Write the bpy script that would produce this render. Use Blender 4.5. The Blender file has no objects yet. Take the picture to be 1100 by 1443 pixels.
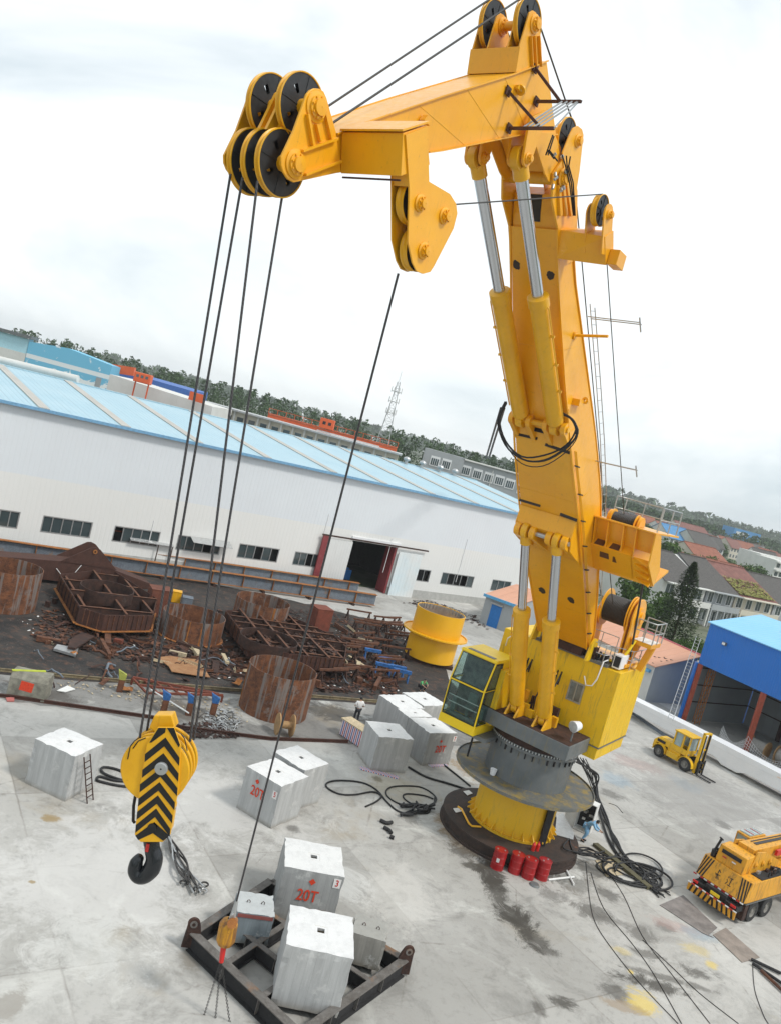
import bpy, bmesh, math, random
from mathutils import Vector, Matrix
random.seed(7)
R_ = math.radians
sc = bpy.context.scene
COL = sc.collection
# ---------------------------------------------------------------- camera
CAMH = 18.0; FPX = 1150.0; PW = 1100.0; PH = 1443.0
ROLL = R_(15.1); PITCH = math.atan(107 / FPX)
FW = Vector((0, math.cos(PITCH), -math.sin(PITCH)))
_r0 = Vector((1, 0, 0)); _u0 = _r0.cross(FW)
RT = math.cos(ROLL) * _r0 + math.sin(ROLL) * _u0
UP = -math.sin(ROLL) * _r0 + math.cos(ROLL) * _u0
CP = Vector((0, 0, CAMH))
cam = bpy.data.cameras.new('camera'); camo = bpy.data.objects.new('camera', cam); COL.objects.link(camo)
camo.matrix_world = Matrix(((RT.x, UP.x, -FW.x, 0), (RT.y, UP.y, -FW.y, 0), (RT.z, UP.z, -FW.z, CAMH), (0, 0, 0, 1)))
cam.sensor_fit = 'HORIZONTAL'; cam.sensor_width = 36.0; cam.lens = FPX / PW * 36.0
cam.clip_start = 0.3; cam.clip_end = 9000
sc.camera = camo
# ---------------------------------------------------------------- light and sky (bright overcast)
SUN_EL, SUN_AZ = R_(52), R_(115)       # azimuth clockwise from +Y
w = bpy.data.worlds.new('World'); sc.world = w; w.use_nodes = True
nt = w.node_tree; N = nt.nodes; L = nt.links
bg = N['Background']
sky = N.new('ShaderNodeTexSky'); sky.sky_type = 'NISHITA'; sky.sun_disc = False
sky.sun_elevation = SUN_EL; sky.sun_rotation = SUN_AZ
tc = N.new('ShaderNodeTexCoord')
mp = N.new('ShaderNodeMapping'); mp.inputs['Scale'].default_value = (1, 1, 2.0); L.new(tc.outputs['Generated'], mp.inputs[0])
n1 = N.new('ShaderNodeTexNoise'); n1.inputs['Scale'].default_value = 1.5; n1.inputs['Detail'].default_value = 6; n1.inputs['Roughness'].default_value = .55
n1.inputs['Distortion'].default_value = .5
L.new(mp.outputs[0], n1.inputs['Vector'])
cr = N.new('ShaderNodeValToRGB'); cr.color_ramp.elements[0].position = .36; cr.color_ramp.elements[1].position = .56
cr.color_ramp.elements[0].color = (4.3, 5.05, 5.5, 1); cr.color_ramp.elements[1].color = (7.7, 8.05, 8.15, 1)
L.new(n1.outputs['Fac'], cr.inputs[0])
mx = N.new('ShaderNodeMix'); mx.data_type = 'RGBA'; mx.inputs[0].default_value = .93
L.new(sky.outputs[0], mx.inputs[6]); L.new(cr.outputs[0], mx.inputs[7]); L.new(mx.outputs[2], bg.inputs[0])
bg.inputs[1].default_value = .1
sl = bpy.data.lights.new('sun', 'SUN'); sl.energy = 1.5; sl.angle = R_(10); sl.color = (1, .96, .9)
so = bpy.data.objects.new('sun', sl); COL.objects.link(so)
so.rotation_euler = Vector((math.sin(SUN_AZ) * math.cos(SUN_EL), math.cos(SUN_AZ) * math.cos(SUN_EL), math.sin(SUN_EL))).to_track_quat('Z', 'Y').to_euler()
so.location = (30, -20, 60)
sc.view_settings.view_transform = 'Standard'; sc.view_settings.look = 'None'
sc.view_settings.exposure = 0.56; sc.view_settings.gamma = 1
# ---------------------------------------------------------------- pixel -> place helpers (photograph pixels)
def ray(px, py): return FW + RT * ((px - PW / 2) / FPX) - UP * ((py - PH / 2) / FPX)
def G(px, py, z=0.0):
    d = ray(px, py); return CP + d * ((z - CAMH) / d.z)
def AT(px, py, dep): return CP + ray(px, py) * dep
def VP(px, py, P0, n):
    d = ray(px, py); return CP + d * ((P0 - CP).dot(n) / d.dot(n))
def zm(o, s, pts): return [(o[0] + p[0] / s, o[1] + p[1] / s) for p in pts]
# ---------------------------------------------------------------- mesh builder
def frame(ax):
    ax = ax.normalized(); t = Vector((0, 0, 1)) if abs(ax.z) < .9 else Vector((1, 0, 0))
    x = t.cross(ax).normalized(); return x, ax.cross(x), ax
class MB:
    def __init__(s): s.v = []; s.f = []; s.sm = []
    def add(s, vs, fs, smooth=False):
        o = len(s.v); s.v += [Vector(q) for q in vs]
        for f in fs: s.f.append([i + o for i in f]); s.sm.append(smooth)
        return s
    def prism(s, a, b):
        n = len(a)
        return s.add(list(a) + list(b), [list(range(n))[::-1], list(range(n, 2 * n))] + [[i, (i + 1) % n, n + (i + 1) % n, n + i] for i in range(n)])
    def box(s, c, h, ax=None):
        c = Vector(c); X, Y, Z_ = ax or (Vector((1, 0, 0)), Vector((0, 1, 0)), Vector((0, 0, 1)))
        q = lambda i, j, k: c + X * (h[0] * i) + Y * (h[1] * j) + Z_ * (h[2] * k)
        return s.prism([q(-1, -1, -1), q(1, -1, -1), q(1, 1, -1), q(-1, 1, -1)], [q(-1, -1, 1), q(1, -1, 1), q(1, 1, 1), q(-1, 1, 1)])
    def bar(s, p, q, w, h=None, up=None):
        p, q = Vector(p), Vector(q); h = w if h is None else h; d = (q - p)
        if d.length < 1e-6: return s
        z = d.normalized(); u = Vector(up or (0, 0, 1))
        if abs(z.dot(u)) > .98: u = Vector((1, 0, 0))
        x = u.cross(z).normalized(); y = z.cross(x)
        a = [p + x * (w / 2 * i) + y * (h / 2 * j) for i, j in ((-1, -1), (1, -1), (1, 1), (-1, 1))]
        return s.prism(a, [k + d for k in a])
    def cyl(s, p, q, r0, r1=None, n=16, caps=True):
        p, q = Vector(p), Vector(q); r1 = r0 if r1 is None else r1
        x, y, z = frame(q - p)
        a = [p + (x * math.cos(t) + y * math.sin(t)) * r0 for t in [2 * math.pi * i / n for i in range(n)]]
        b = [q + (x * math.cos(t) + y * math.sin(t)) * r1 for t in [2 * math.pi * i / n for i in range(n)]]
        s.add(a + b, [[i, (i + 1) % n, n + (i + 1) % n, n + i] for i in range(n)], True)
        if caps: s.add(a, [list(range(n))[::-1]]); s.add(b, [list(range(n))])
        return s
    def tube(s, pts, r, n=8, closed=False):
        pts = [Vector(p) for p in pts]; m = len(pts); V_ = []; px = None
        for i, p in enumerate(pts):
            d = (pts[min(i + 1, m - 1)] - pts[max(i - 1, 0)])
            if d.length < 1e-7: d = Vector((0, 0, 1))
            d.normalize()
            if px is None: x = frame(d)[0]
            else: x = px - d * px.dot(d); x = x.normalized() if x.length > 1e-5 else frame(d)[0]
            px = x; y = d.cross(x)
            rr = r[i] if isinstance(r, (list, tuple)) else r
            V_ += [p + (x * math.cos(2 * math.pi * k / n) + y * math.sin(2 * math.pi * k / n)) * rr for k in range(n)]
        F_ = [[i * n + k, i * n + (k + 1) % n, (i + 1) * n + (k + 1) % n, (i + 1) * n + k] for i in range(m - 1) for k in range(n)]
        s.add(V_, F_, True); s.add(V_[:n], [list(range(n))[::-1]]); s.add(V_[-n:], [list(range(n))])
        return s
    def lathe(s, c, ax, prof, n=32, smooth=True):
        c = Vector(c); x, y, z = frame(Vector(ax))
        for (r0, h0), (r1, h1) in zip(prof, prof[1:]):
            V_ = []
            for r, h in ((r0, h0), (r1, h1)):
                V_ += [c + z * h + (x * math.cos(2 * math.pi * k / n) + y * math.sin(2 * math.pi * k / n)) * r for k in range(n)]
            s.add(V_, [[k, (k + 1) % n, n + (k + 1) % n, n + k] for k in range(n)], smooth)
        return s
    def ico(s, c, r, sub=1):
        b = bmesh.new(); bmesh.ops.create_icosphere(b, subdivisions=sub, radius=1)
        rr = r if isinstance(r, (tuple, list)) else (r, r, r)
        s.add([Vector(c) + Vector((v.co.x * rr[0], v.co.y * rr[1], v.co.z * rr[2])) for v in b.verts], [[v.index for v in f.verts] for f in b.faces], True)
        b.free(); return s
RM = {}                      # world matrix of every root
def link(o, parent=None):
    COL.objects.link(o)
    if parent is not None: o.parent = parent
def root_m(o):
    while o.parent is not None: o = o.parent
    return RM.get(o.name, Matrix())
def mk(mb, name, mat, parent=None, world=True, bev=0, label=None):
    """one mesh object; if world, coordinates are in world space and are moved into the parent's frame"""
    me = bpy.data.meshes.new(name)
    if parent is not None and world:
        inv = root_m(parent).inverted(); vs = [inv @ v for v in mb.v]
    else: vs = mb.v
    me.from_pydata([tuple(v) for v in vs], [], mb.f); me.polygons.foreach_set('use_smooth', mb.sm)
    b = bmesh.new(); b.from_mesh(me)
    bmesh.ops.recalc_face_normals(b, faces=b.faces); b.to_mesh(me); b.free(); me.update()
    me.materials.append(mat)
    o = bpy.data.objects.new(name, me); link(o, parent)
    if bev:
        m = o.modifiers.new('bevel', 'BEVEL'); m.width = bev; m.segments = 2; m.limit_method = 'ANGLE'; m.angle_limit = R_(40)
    if label: o['label'] = label
    return o
def thing(name, label, cat, loc=(0, 0, 0), rot=0, group=None, mtx=None):
    o = bpy.data.objects.new(name, None); link(o); o.empty_display_size = .3
    m = mtx if mtx is not None else Matrix.Translation(Vector(loc)) @ Matrix.Rotation(rot, 4, 'Z')
    o.matrix_world = m; RM[o.name] = m.copy(); o['label'] = label; o['category'] = cat
    if group: o['group'] = group
    return o
def solo(mb, name, mat, label, cat, group=None, kind=None, bev=0):
    """a thing of one mesh, origin at its base centre; mb in world coordinates"""
    c = Vector((sum(v.x for v in mb.v) / len(mb.v), sum(v.y for v in mb.v) / len(mb.v), min(v.z for v in mb.v)))
    mb.v = [v - c for v in mb.v]
    o = mk(mb, name, mat, None, False, bev); o.location = c
    RM[o.name] = Matrix.Translation(c)
    o['label'] = label; o['category'] = cat
    if group: o['group'] = group
    if kind: o['kind'] = kind
    return o
def copy_tree(o, parent=None):
    c = o.copy(); link(c, parent)
    for ch in list(o.children): copy_tree(ch, c)
    return c
def dup(o, loc, rot=0, label=None, group=None):
    c = copy_tree(o); m = Matrix.Translation(Vector(loc)) @ Matrix.Rotation(rot, 4, 'Z')
    c.matrix_world = m; RM[c.name] = m.copy()
    if label: c['label'] = label
    if group: c['group'] = group
    return c
def struct(mb, name, mat):
    o = mk(mb, name, mat); o['kind'] = 'structure'; return o
# ---------------------------------------------------------------- materials
class NT:
    def __init__(s, name):
        s.m = bpy.data.materials.new(name); s.m.use_nodes = True; s.t = s.m.node_tree
        s.b = s.t.nodes['Principled BSDF']; s.tc = s.t.nodes.new('ShaderNodeTexCoord'); s.obj = s.tc.outputs['Object']
    def n(s, t, **k):
        q = s.t.nodes.new(t)
        for a, v in k.items(): setattr(q, a, v)
        return q
    def l(s, a, b): s.t.links.new(a, b)
    def map(s, sc=(1, 1, 1), loc=(0, 0, 0), rot=(0, 0, 0), src=None):
        q = s.n('ShaderNodeMapping'); q.inputs['Scale'].default_value = sc; q.inputs['Location'].default_value = loc; q.inputs['Rotation'].default_value = rot
        s.l(src or s.obj, q.inputs[0]); return q.outputs[0]
    def noise(s, scale, vec=None, detail=6, rough=.6, dist=0):
        q = s.n('ShaderNodeTexNoise'); q.inputs['Scale'].default_value = scale; q.inputs['Detail'].default_value = detail
        q.inputs['Roughness'].default_value = rough; q.inputs['Distortion'].default_value = dist
        s.l(vec or s.obj, q.inputs['Vector']); return q.outputs['Fac']
    def ramp(s, f, a, b, c0=0., c1=1.):
        q = s.n('ShaderNodeMapRange'); q.inputs[1].default_value = a; q.inputs[2].default_value = b; q.inputs[3].default_value = c0; q.inputs[4].default_value = c1
        s.l(f, q.inputs[0]); return q.outputs[0]
    def math(s, op, a, b=None):
        q = s.n('ShaderNodeMath', operation=op)
        for i, x in enumerate((a, b)):
            if x is None: continue
            if hasattr(x, 'links'): s.l(x, q.inputs[i])
            else: q.inputs[i].default_value = x
        return q.outputs[0]
    def mix(s, f, a, b, blend='MIX'):
        q = s.n('ShaderNodeMix', data_type='RGBA', blend_type=blend)
        for i, x in ((0, f), (6, a), (7, b)):
            if hasattr(x, 'links'): s.l(x, q.inputs[i])
            elif i == 0: q.inputs[0].default_value = x
            else: q.inputs[i].default_value = (*x[:3], 1)
        return q.outputs[2]
    def out(s, col, rough=.6, bump=None, bstr=.2, bdist=.02, metal=0, spec=.5):
        if hasattr(col, 'links'): s.l(col, s.b.inputs['Base Color'])
        else: s.b.inputs['Base Color'].default_value = (*col[:3], 1)
        if hasattr(rough, 'links'): s.l(rough, s.b.inputs['Roughness'])
        else: s.b.inputs['Roughness'].default_value = rough
        s.b.inputs['Metallic'].default_value = metal; s.b.inputs['Specular IOR Level'].default_value = spec
        if bump is not None:
            q = s.n('ShaderNodeBump'); q.inputs['Strength'].default_value = bstr; q.inputs['Distance'].default_value = bdist
            s.l(bump, q.inputs['Height']); s.l(q.outputs[0], s.b.inputs['Normal'])
        return s.m
def mul(c, k): return tuple(min(1, x * k) for x in c)
def paint(name, c, c2=None, rough=.45, vs=1.2, dirt=(.12, .09, .06), damt=.35, dthr=.56, streak=True, metal=0, bs=.06, coat=0):
    """worn paint: slow tone drift, vertical runs of dirt, fine speckle"""
    t = NT(name); c2 = c2 or mul(c, .8)
    col = t.mix(t.ramp(t.noise(vs), .35, .68), c, c2)
    if damt > 0:
        v = t.map((5, 5, .55)) if streak else t.obj
        d = t.ramp(t.noise(1.6, v, 8, .7), dthr, dthr + .16, 0, damt); col = t.mix(d, col, dirt)
        sp = t.ramp(t.noise(14, None, 3), .66, .74, 0, damt * .8); col = t.mix(sp, col, dirt)
    if coat:
        t.b.inputs['Coat Weight'].default_value = coat; t.b.inputs['Coat Roughness'].default_value = .22
        col = t.mix(t.ramp(t.noise(.45, None, 7, .7, .5), .52, .72, 0, .4), col, mul(c, .78)); col = t.mix(t.ramp(t.noise(2.7, t.map((3, 3, .35), (9, 4, 2)), 8, .75), .62, .74, 0, .5), col, (.30, .10, .01))
    r = t.ramp(t.noise(6), .3, .7, rough - .08, rough + .12)
    return t.out(col, r, t.noise(18, None, 3), bs, .01, metal)
def plain(name, c, rough=.6, metal=0, var=.2, vs=4, bump=.1, spec=.5):
    t = NT(name); col = t.mix(t.ramp(t.noise(vs), .3, .7), mul(c, 1 + var), mul(c, 1 - var))
    return t.out(col, rough, t.noise(vs * 6, None, 3), bump, .01, metal, spec)
def rusty(name, a=(.20, .075, .03), b=(.07, .03, .018), c=(.20, .19, .18), bands=0, cthr=.6, bump=.4, bd=.02):
    t = NT(name)
    col = t.mix(t.ramp(t.noise(2.2, None, 8, .7), .38, .62), a, b)
    col = t.mix(t.ramp(t.noise(9, None, 5, .7), .5, .7, 0, .6), col, mul(a, 1.5))
    if bands:
        sx = t.n('ShaderNodeSeparateXYZ'); t.l(t.obj, sx.inputs[0])
        ang = t.math('ARCTAN2', sx.outputs[1], sx.outputs[0])
        cb = t.n('ShaderNodeCombineXYZ'); t.l(t.math('MULTIPLY', ang, bands), cb.inputs[0]); t.l(t.math('MULTIPLY', sx.outputs[2], .25), cb.inputs[2])
        st = t.noise(1.0, cb.outputs[0], 4, .6)
        col = t.mix(t.ramp(st, .52, .60, 0, .75), col, c)
    col = t.mix(t.ramp(t.noise(.9, t.map((1, 1, 1), (5, 3, 1)), 6, .65), cthr, cthr + .1, 0, .8), col, c)
    return t.out(col, .85, t.noise(25, None, 4), bump, bd)
YEL = (.80, .42, .022)
M = {}
M['crane'] = paint('crane_orange_yellow', (.88, .415, .002), (.81, .355, .001), .4, .5, (.33, .15, .02), .5, .59, coat=.35)
M['craned'] = paint('cylinder_yellow', (.84, .43, .003), (.74, .37, .004), .42, 1.2, (.42, .24, .02), .4, .55, coat=.25)
M['house'] = paint('house_lemon_paint', (.82, .52, .001), (.74, .45, .002), .45, .8, (.20, .16, .05), .6, .52)
M['cabroof'] = paint('cab_lemon_paint', (.86, .60, .004), (.80, .54, .004), .42, 1.5, (.25, .2, .05), .25, .6)
M['column'] = paint('column_yellow', (.76, .44, .01), (.72, .42, .015), .45, .8, (.25, .2, .05), .55, .54)
M['gray'] = paint('slew_grey_paint', (.11, .125, .13), (.155, .165, .17), .5, 1.3, (.30, .20, .03), .45, .54)
M['deckgray'] = paint('platform_grey_worn', (.10, .11, .11), (.14, .14, .13), .6, 1.0, (.32, .22, .03), .85, .48, False)
M['black'] = plain('sheave_black', (.022, .024, .027), .5, 0, .4, 5)
M['rubber'] = plain('rubber_black', (.014, .014, .015), .65, 0, .3, 8)
M['rope'] = plain('wire_rope_dark', (.055, .052, .05), .6, .3, .3, 30)
M['chrome'] = NT('rod_chrome').out((.58, .60, .63), .22, None, metal=1)
M['rust'] = rusty('rusty_plate', (.15, .058, .026), (.055, .024, .016), (.16, .14, .12)); M['rustring'] = rusty('rusty_rolled_ring', bands=7, cthr=.58)
M['rustdark'] = rusty('dark_rusty_steel', (.060, .026, .017), (.022, .012, .010), (.09, .075, .065), cthr=.66)
M['rustbrown'] = rusty('brown_primer_steel', (.075, .030, .020), (.05, .022, .016), (.10, .05, .035), cthr=.7)
M['rustedge'] = rusty('orange_rust', (.36, .14, .03), (.20, .07, .02), (.3, .2, .08))
M['girder'] = rusty('blue_grey_girder_steel', (.16, .19, .22), (.11, .13, .16), (.26, .13, .045), cthr=.6, bump=.15)
M['frame'] = rusty('frame_dark_steel', (.022, .021, .022), (.014, .014, .015), (.12, .065, .035), cthr=.66, bump=.2)
M['framelight'] = rusty('frame_worn_top_flange', (.15, .14, .13), (.09, .08, .07), (.22, .12, .06), cthr=.58, bump=.2)
M['basering'] = rusty('base_ring_rusty', (.05, .03, .022), (.025, .02, .018), (.30, .10, .03), cthr=.66)
M['stain'] = plain('dark_grease', (.03, .022, .016), .6)
M['white'] = paint('white_paint', (.80, .80, .80), (.74, .75, .76), .4, 1, (.45, .42, .36), .2, .6)
M['offwhite'] = plain('off_white', (.70, .70, .68), .7, 0, .08)
M['silver'] = plain('galvanised_pipe', (.45, .46, .46), .35, .6, .15)
M['glass'] = NT('window_glass').out((.05, .07, .075), .06, None, spec=.9)
M['glass2'] = NT('cab_glass'); _g = M['glass2']; _g.b.inputs['Transmission Weight'].default_value = 1; _g.b.inputs['IOR'].default_value = 1.35
M['glass2'] = _g.out((.62, .76, .74), .03)
M['cabin'] = plain('cab_interior_green', (.16, .22, .20), .6, 0, .2)
M['dark'] = plain('dark_interior', (.02, .02, .022), .8)
M['red'] = paint('red_drum_paint', (.36, .010, .012), (.28, .008, .01), .35, 3, (.10, .02, .02), .4, .58)
M['redbright'] = plain('red_enamel', (.55, .02, .015), .4, 0, .1)
M['stencil'] = plain('stencil_red', (.62, .05, .015), .8, 0, .2, 14)
M['wood'] = plain('weathered_plywood', (.36, .22, .10), .8, 0, .25, 6)
M['woodlight'] = plain('pale_timber', (.50, .41, .27), .8, 0, .25, 6)
M['blue'] = plain('blue_enamel', (.02, .11, .32), .6, 0, .5, 6)
M['bluedoor'] = plain('blue_door', (.01, .15, .45), .5, 0, .1)
M['orange'] = paint('gantry_orange', (.70, .12, .025), (.60, .09, .02), .5, .3, (.2, .05, .02), .3)
M['chev'] = plain('chevron_black', (.008, .008, .008), .4, 0, .2)
M['hookyel'] = paint('hook_block_yellow', (.80, .42, .008), (.72, .36, .006), .38, 2, (.25, .14, .02), .4, .58)
M['skin'] = plain('skin', (.42, .25, .17), .6, 0, .05)
M['hair'] = plain('black_hair', (.01, .01, .01), .6)
M['shirtw'] = plain('white_shirt', (.78, .78, .78), .9, 0, .08)
M['trousers'] = plain('dark_trousers', (.025, .028, .035), .9)
M['workblue'] = plain('light_blue_overalls', (.22, .42, .62), .9, 0, .2)
M['green'] = plain('green_shirt', (.10, .42, .16), .9)
M['tyre'] = plain('tyre_rubber', (.03, .03, .03), .85, 0, .3)
M['truck'] = paint('truck_yellow', (.74, .36, .02), (.64, .30, .025), .45, 1, (.16, .09, .03), .7, .50)
M['fork'] = paint('forklift_yellow', (.75, .45, .01), (.66, .38, .01), .4, 2, (.20, .12, .03), .5, .54)
M['houseroof'] = plain('grey_tile_roof', (.085, .080, .075), .9, 0, .35, 3, .5)
M['redroof'] = plain('red_tile_roof', (.25, .095, .06), .9, 0, .25, 1, .5)
M['brownroof'] = plain('brown_tile_roof', (.19, .085, .07), .9, 0, .25, 1, .5)
M['blueroof'] = plain('blue_tile_roof', (.07, .22, .42), .8, 0, .2, 1)
M['wallwhite'] = paint('render_white', (.66, .66, .63), (.58, .58, .55), .85, .4, (.35, .33, .3), .35, .55)
M['wallcream'] = paint('render_cream', (.60, .56, .46), (.54, .50, .42), .85, .4, (.3, .27, .22), .35, .55)
M['wallgray'] = paint('render_grey', (.36, .38, .39), (.31, .33, .34), .85, .4, (.2, .2, .2), .3, .55)
M['frontwin'] = plain('window_frame_white', (.72, .73, .73), .5, 0, .05)
def bark(): return plain('bark_brown', (.07, .05, .035), .9, 0, .3, 5, .6)
M['bark'] = bark()
def leaves(name, a, b):
    t = NT(name); g = t.n('ShaderNodeNewGeometry')
    col = t.mix(t.ramp(g.outputs['Random Per Island'], 0, 1), a, b)
    col = t.mix(t.ramp(t.noise(.35, None, 3), .35, .65, 0, .6), col, mul(a, .6))
    return t.out(col, .75, None, spec=.2)
M['leaf'] = leaves('broad_leaves', (.045, .095, .02), (.10, .17, .035))
M['leafdark'] = leaves('conifer_needles', (.022, .048, .014), (.06, .09, .022))
M['leaffar'] = leaves('far_woods', (.045, .085, .035), (.085, .14, .055))

def corrug(name, c, c2=None, pitch=.25, depth=.03, axis=0, dirt=.2, rough=.5, rib_c=.6, split=None, c3=None, seam=None):
    """ribbed sheet: ribs repeat along local axis; optional second colour below height `split`"""
    t = NT(name); sx = t.n('ShaderNodeSeparateXYZ'); t.l(t.obj, sx.inputs[0])
    x = sx.outputs[axis]; ph = t.math('FRACT', t.math('DIVIDE', x, pitch))
    rib = t.math('SMOOTH_MIN', t.math('MULTIPLY', t.math('PINGPONG', ph, .5), 4.), 1.)
    col = t.mix(t.ramp(t.noise(.25), .35, .65), c, c2 or mul(c, .93))
    if split is not None:
        f = t.ramp(sx.outputs[2], split - .02, split + .02)
        col = t.mix(f, c3, col)
    line = t.ramp(ph, 0, .12, .78, 1); lc = t.n('ShaderNodeCombineColor')
    for i in range(3): t.l(line, lc.inputs[i])
    col = t.mix(rib_c, col, lc.outputs[0], 'MULTIPLY')
    if seam:
        p2 = t.math('FRACT', t.math('DIVIDE', x, seam)); s2 = t.ramp(p2, 0, .035, .55, 1); sc_ = t.n('ShaderNodeCombineColor')
        for i in range(3): t.l(s2, sc_.inputs[i])
        col = t.mix(.8, col, sc_.outputs[0], 'MULTIPLY')
    d = t.ramp(t.noise(.8, t.map((3, 3, .4)), 6, .65), .55, .75, 0, dirt); col = t.mix(d, col, (.25, .22, .18))
    return t.out(col, rough, rib, .6, depth)
# ================================================================ GROUND
def sheet(name, pts, z, mat, sub=0):
    mb = MB(); mb.add([(p[0], p[1], z) for p in pts], [list(range(len(pts)))])
    return struct(mb, name, mat)
def px_stain(px, py, hw, hh):
    c = G(px, py); d = c.y
    return c.x, c.y, hw * d / FPX, hh * d * d / (FPX * CAMH)
def concrete_mat(name, base, lightc, stains, seam=True, grime=.5):
    t = NT(name)
    col = t.mix(t.ramp(t.noise(.09, None, 5, .6, .4), .36, .64), base, lightc)
    col = t.mix(t.ramp(t.noise(.55, None, 8, .72, .6), .50, .66, 0, .75), col, mul(base, .66))
    col = t.mix(t.ramp(t.noise(.22, t.map((1, 1, 1), (40, 9, 0)), 8, .7, .8), .55, .66, 0, .55), col, (.66, .66, .62))
    col = t.mix(t.ramp(t.noise(3.2, None, 8, .75), .52, .72, 0, .5), col, mul(base, .52))
    col = t.mix(t.ramp(t.noise(11, None, 5, .8), .62, .72, 0, .55), col, mul(base, .35))
    col = t.mix(t.ramp(t.noise(.13, t.map((1, 1, 1), (3, 70, 0)), 6, .65, .5), .58, .70, 0, grime), col, (.33, .27, .18))
    nz = t.noise(.8, None, 10, .85, .6)
    rough = None
    if seam:
        a = G(919.5, 1393); b = G(1042, 1364); ang = math.atan2(b.y - a.y, b.x - a.x)
        v = t.map((1, 1, 1), (0, 0, 0), (0, 0, -ang)); s3 = t.n('ShaderNodeSeparateXYZ'); t.l(v, s3.inputs[0])
        wob = t.ramp(t.noise(2.0, None, 3), 0, 1, -.05, .05)
        tot = None
        for k, off, per in ((0, 2.1, 6.5), (1, 1.0, 5.2)):
            q = t.math('FRACT', t.math('DIVIDE', t.math('ADD', t.math('ADD', s3.outputs[k], wob), off + 200 * per), per))
            ln = t.ramp(t.math('ABSOLUTE', t.math('SUBTRACT', q, .5)), 0, .009, 1, 0)
            tot = ln if tot is None else t.math('MAXIMUM', tot, ln)
        cells = t.n('ShaderNodeCombineXYZ')
        for k, off, per in ((0, 2.1, 6.5), (1, 1.0, 5.2)): t.l(t.math('FLOOR', t.math('ADD', t.math('DIVIDE', t.math('ADD', s3.outputs[k], off), per), 200.5)), cells.inputs[k])
        wn = t.n('ShaderNodeTexWhiteNoise', noise_dimensions='2D'); t.l(cells.outputs[0], wn.inputs['Vector'])
        col = t.mix(t.ramp(wn.outputs['Value'], .0, .45, .42, 0), col, mul(base, .66)); col = t.mix(t.ramp(wn.outputs['Value'], .6, 1, 0, .38), col, (.60, .59, .56))
        col = t.mix(t.math('MULTIPLY', tot, t.ramp(t.noise(.12, None, 4), .45, .62, .05, .6)), col, (.16, .14, .12))
    cv = t.n('ShaderNodeTexVoronoi', feature='DISTANCE_TO_EDGE'); cv.inputs['Scale'].default_value = .16; t.l(t.map((1, 1, 0), (3, 8, 0)), cv.inputs['Vector'])
    wv2 = t.math('ADD', cv.outputs['Distance'], t.ramp(t.noise(3, None, 4), 0, 1, -.01, .03)); col = t.mix(t.math('MULTIPLY', t.ramp(wv2, .004, .016, 1, 0), t.ramp(t.noise(.2, None, 3), .45, .55, 0, .6)), col, (.15, .13, .11))
    for (x, y, rx, ry, rot, c, strength) in stains:
        v = t.map((1 / rx, 1 / ry, 0), (0, 0, 0), (0, 0, 0), t.map((1, 1, 1), (0, 0, 0), (0, 0, 0), t.map((1, 1, 0), (-x, -y, 0))))
        if rot:
            v = t.map((1 / rx, 1 / ry, 0), (0, 0, 0), (0, 0, 0), t.map((1, 1, 1), (0, 0, 0), (0, 0, -rot), t.map((1, 1, 0), (-x, -y, 0))))
        ln = t.n('ShaderNodeVectorMath', operation='LENGTH'); t.l(v, ln.inputs[0])
        e = t.math('ADD', ln.outputs['Value'], t.ramp(nz, .25, .75, -1.05, 1.05))
        col = t.mix(t.ramp(e, .55, 1.05, strength, 0), col, c)
    return t.out(col, .8, t.noise(5, None, 8, .75), .35, .03, spec=.3)
WET = (.055, .050, .042); BR = (.28, .19, .10); YP = (.66, .50, .12); BLU = (.16, .30, .42); RED = (.42, .20, .17)
SL = []
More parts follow.
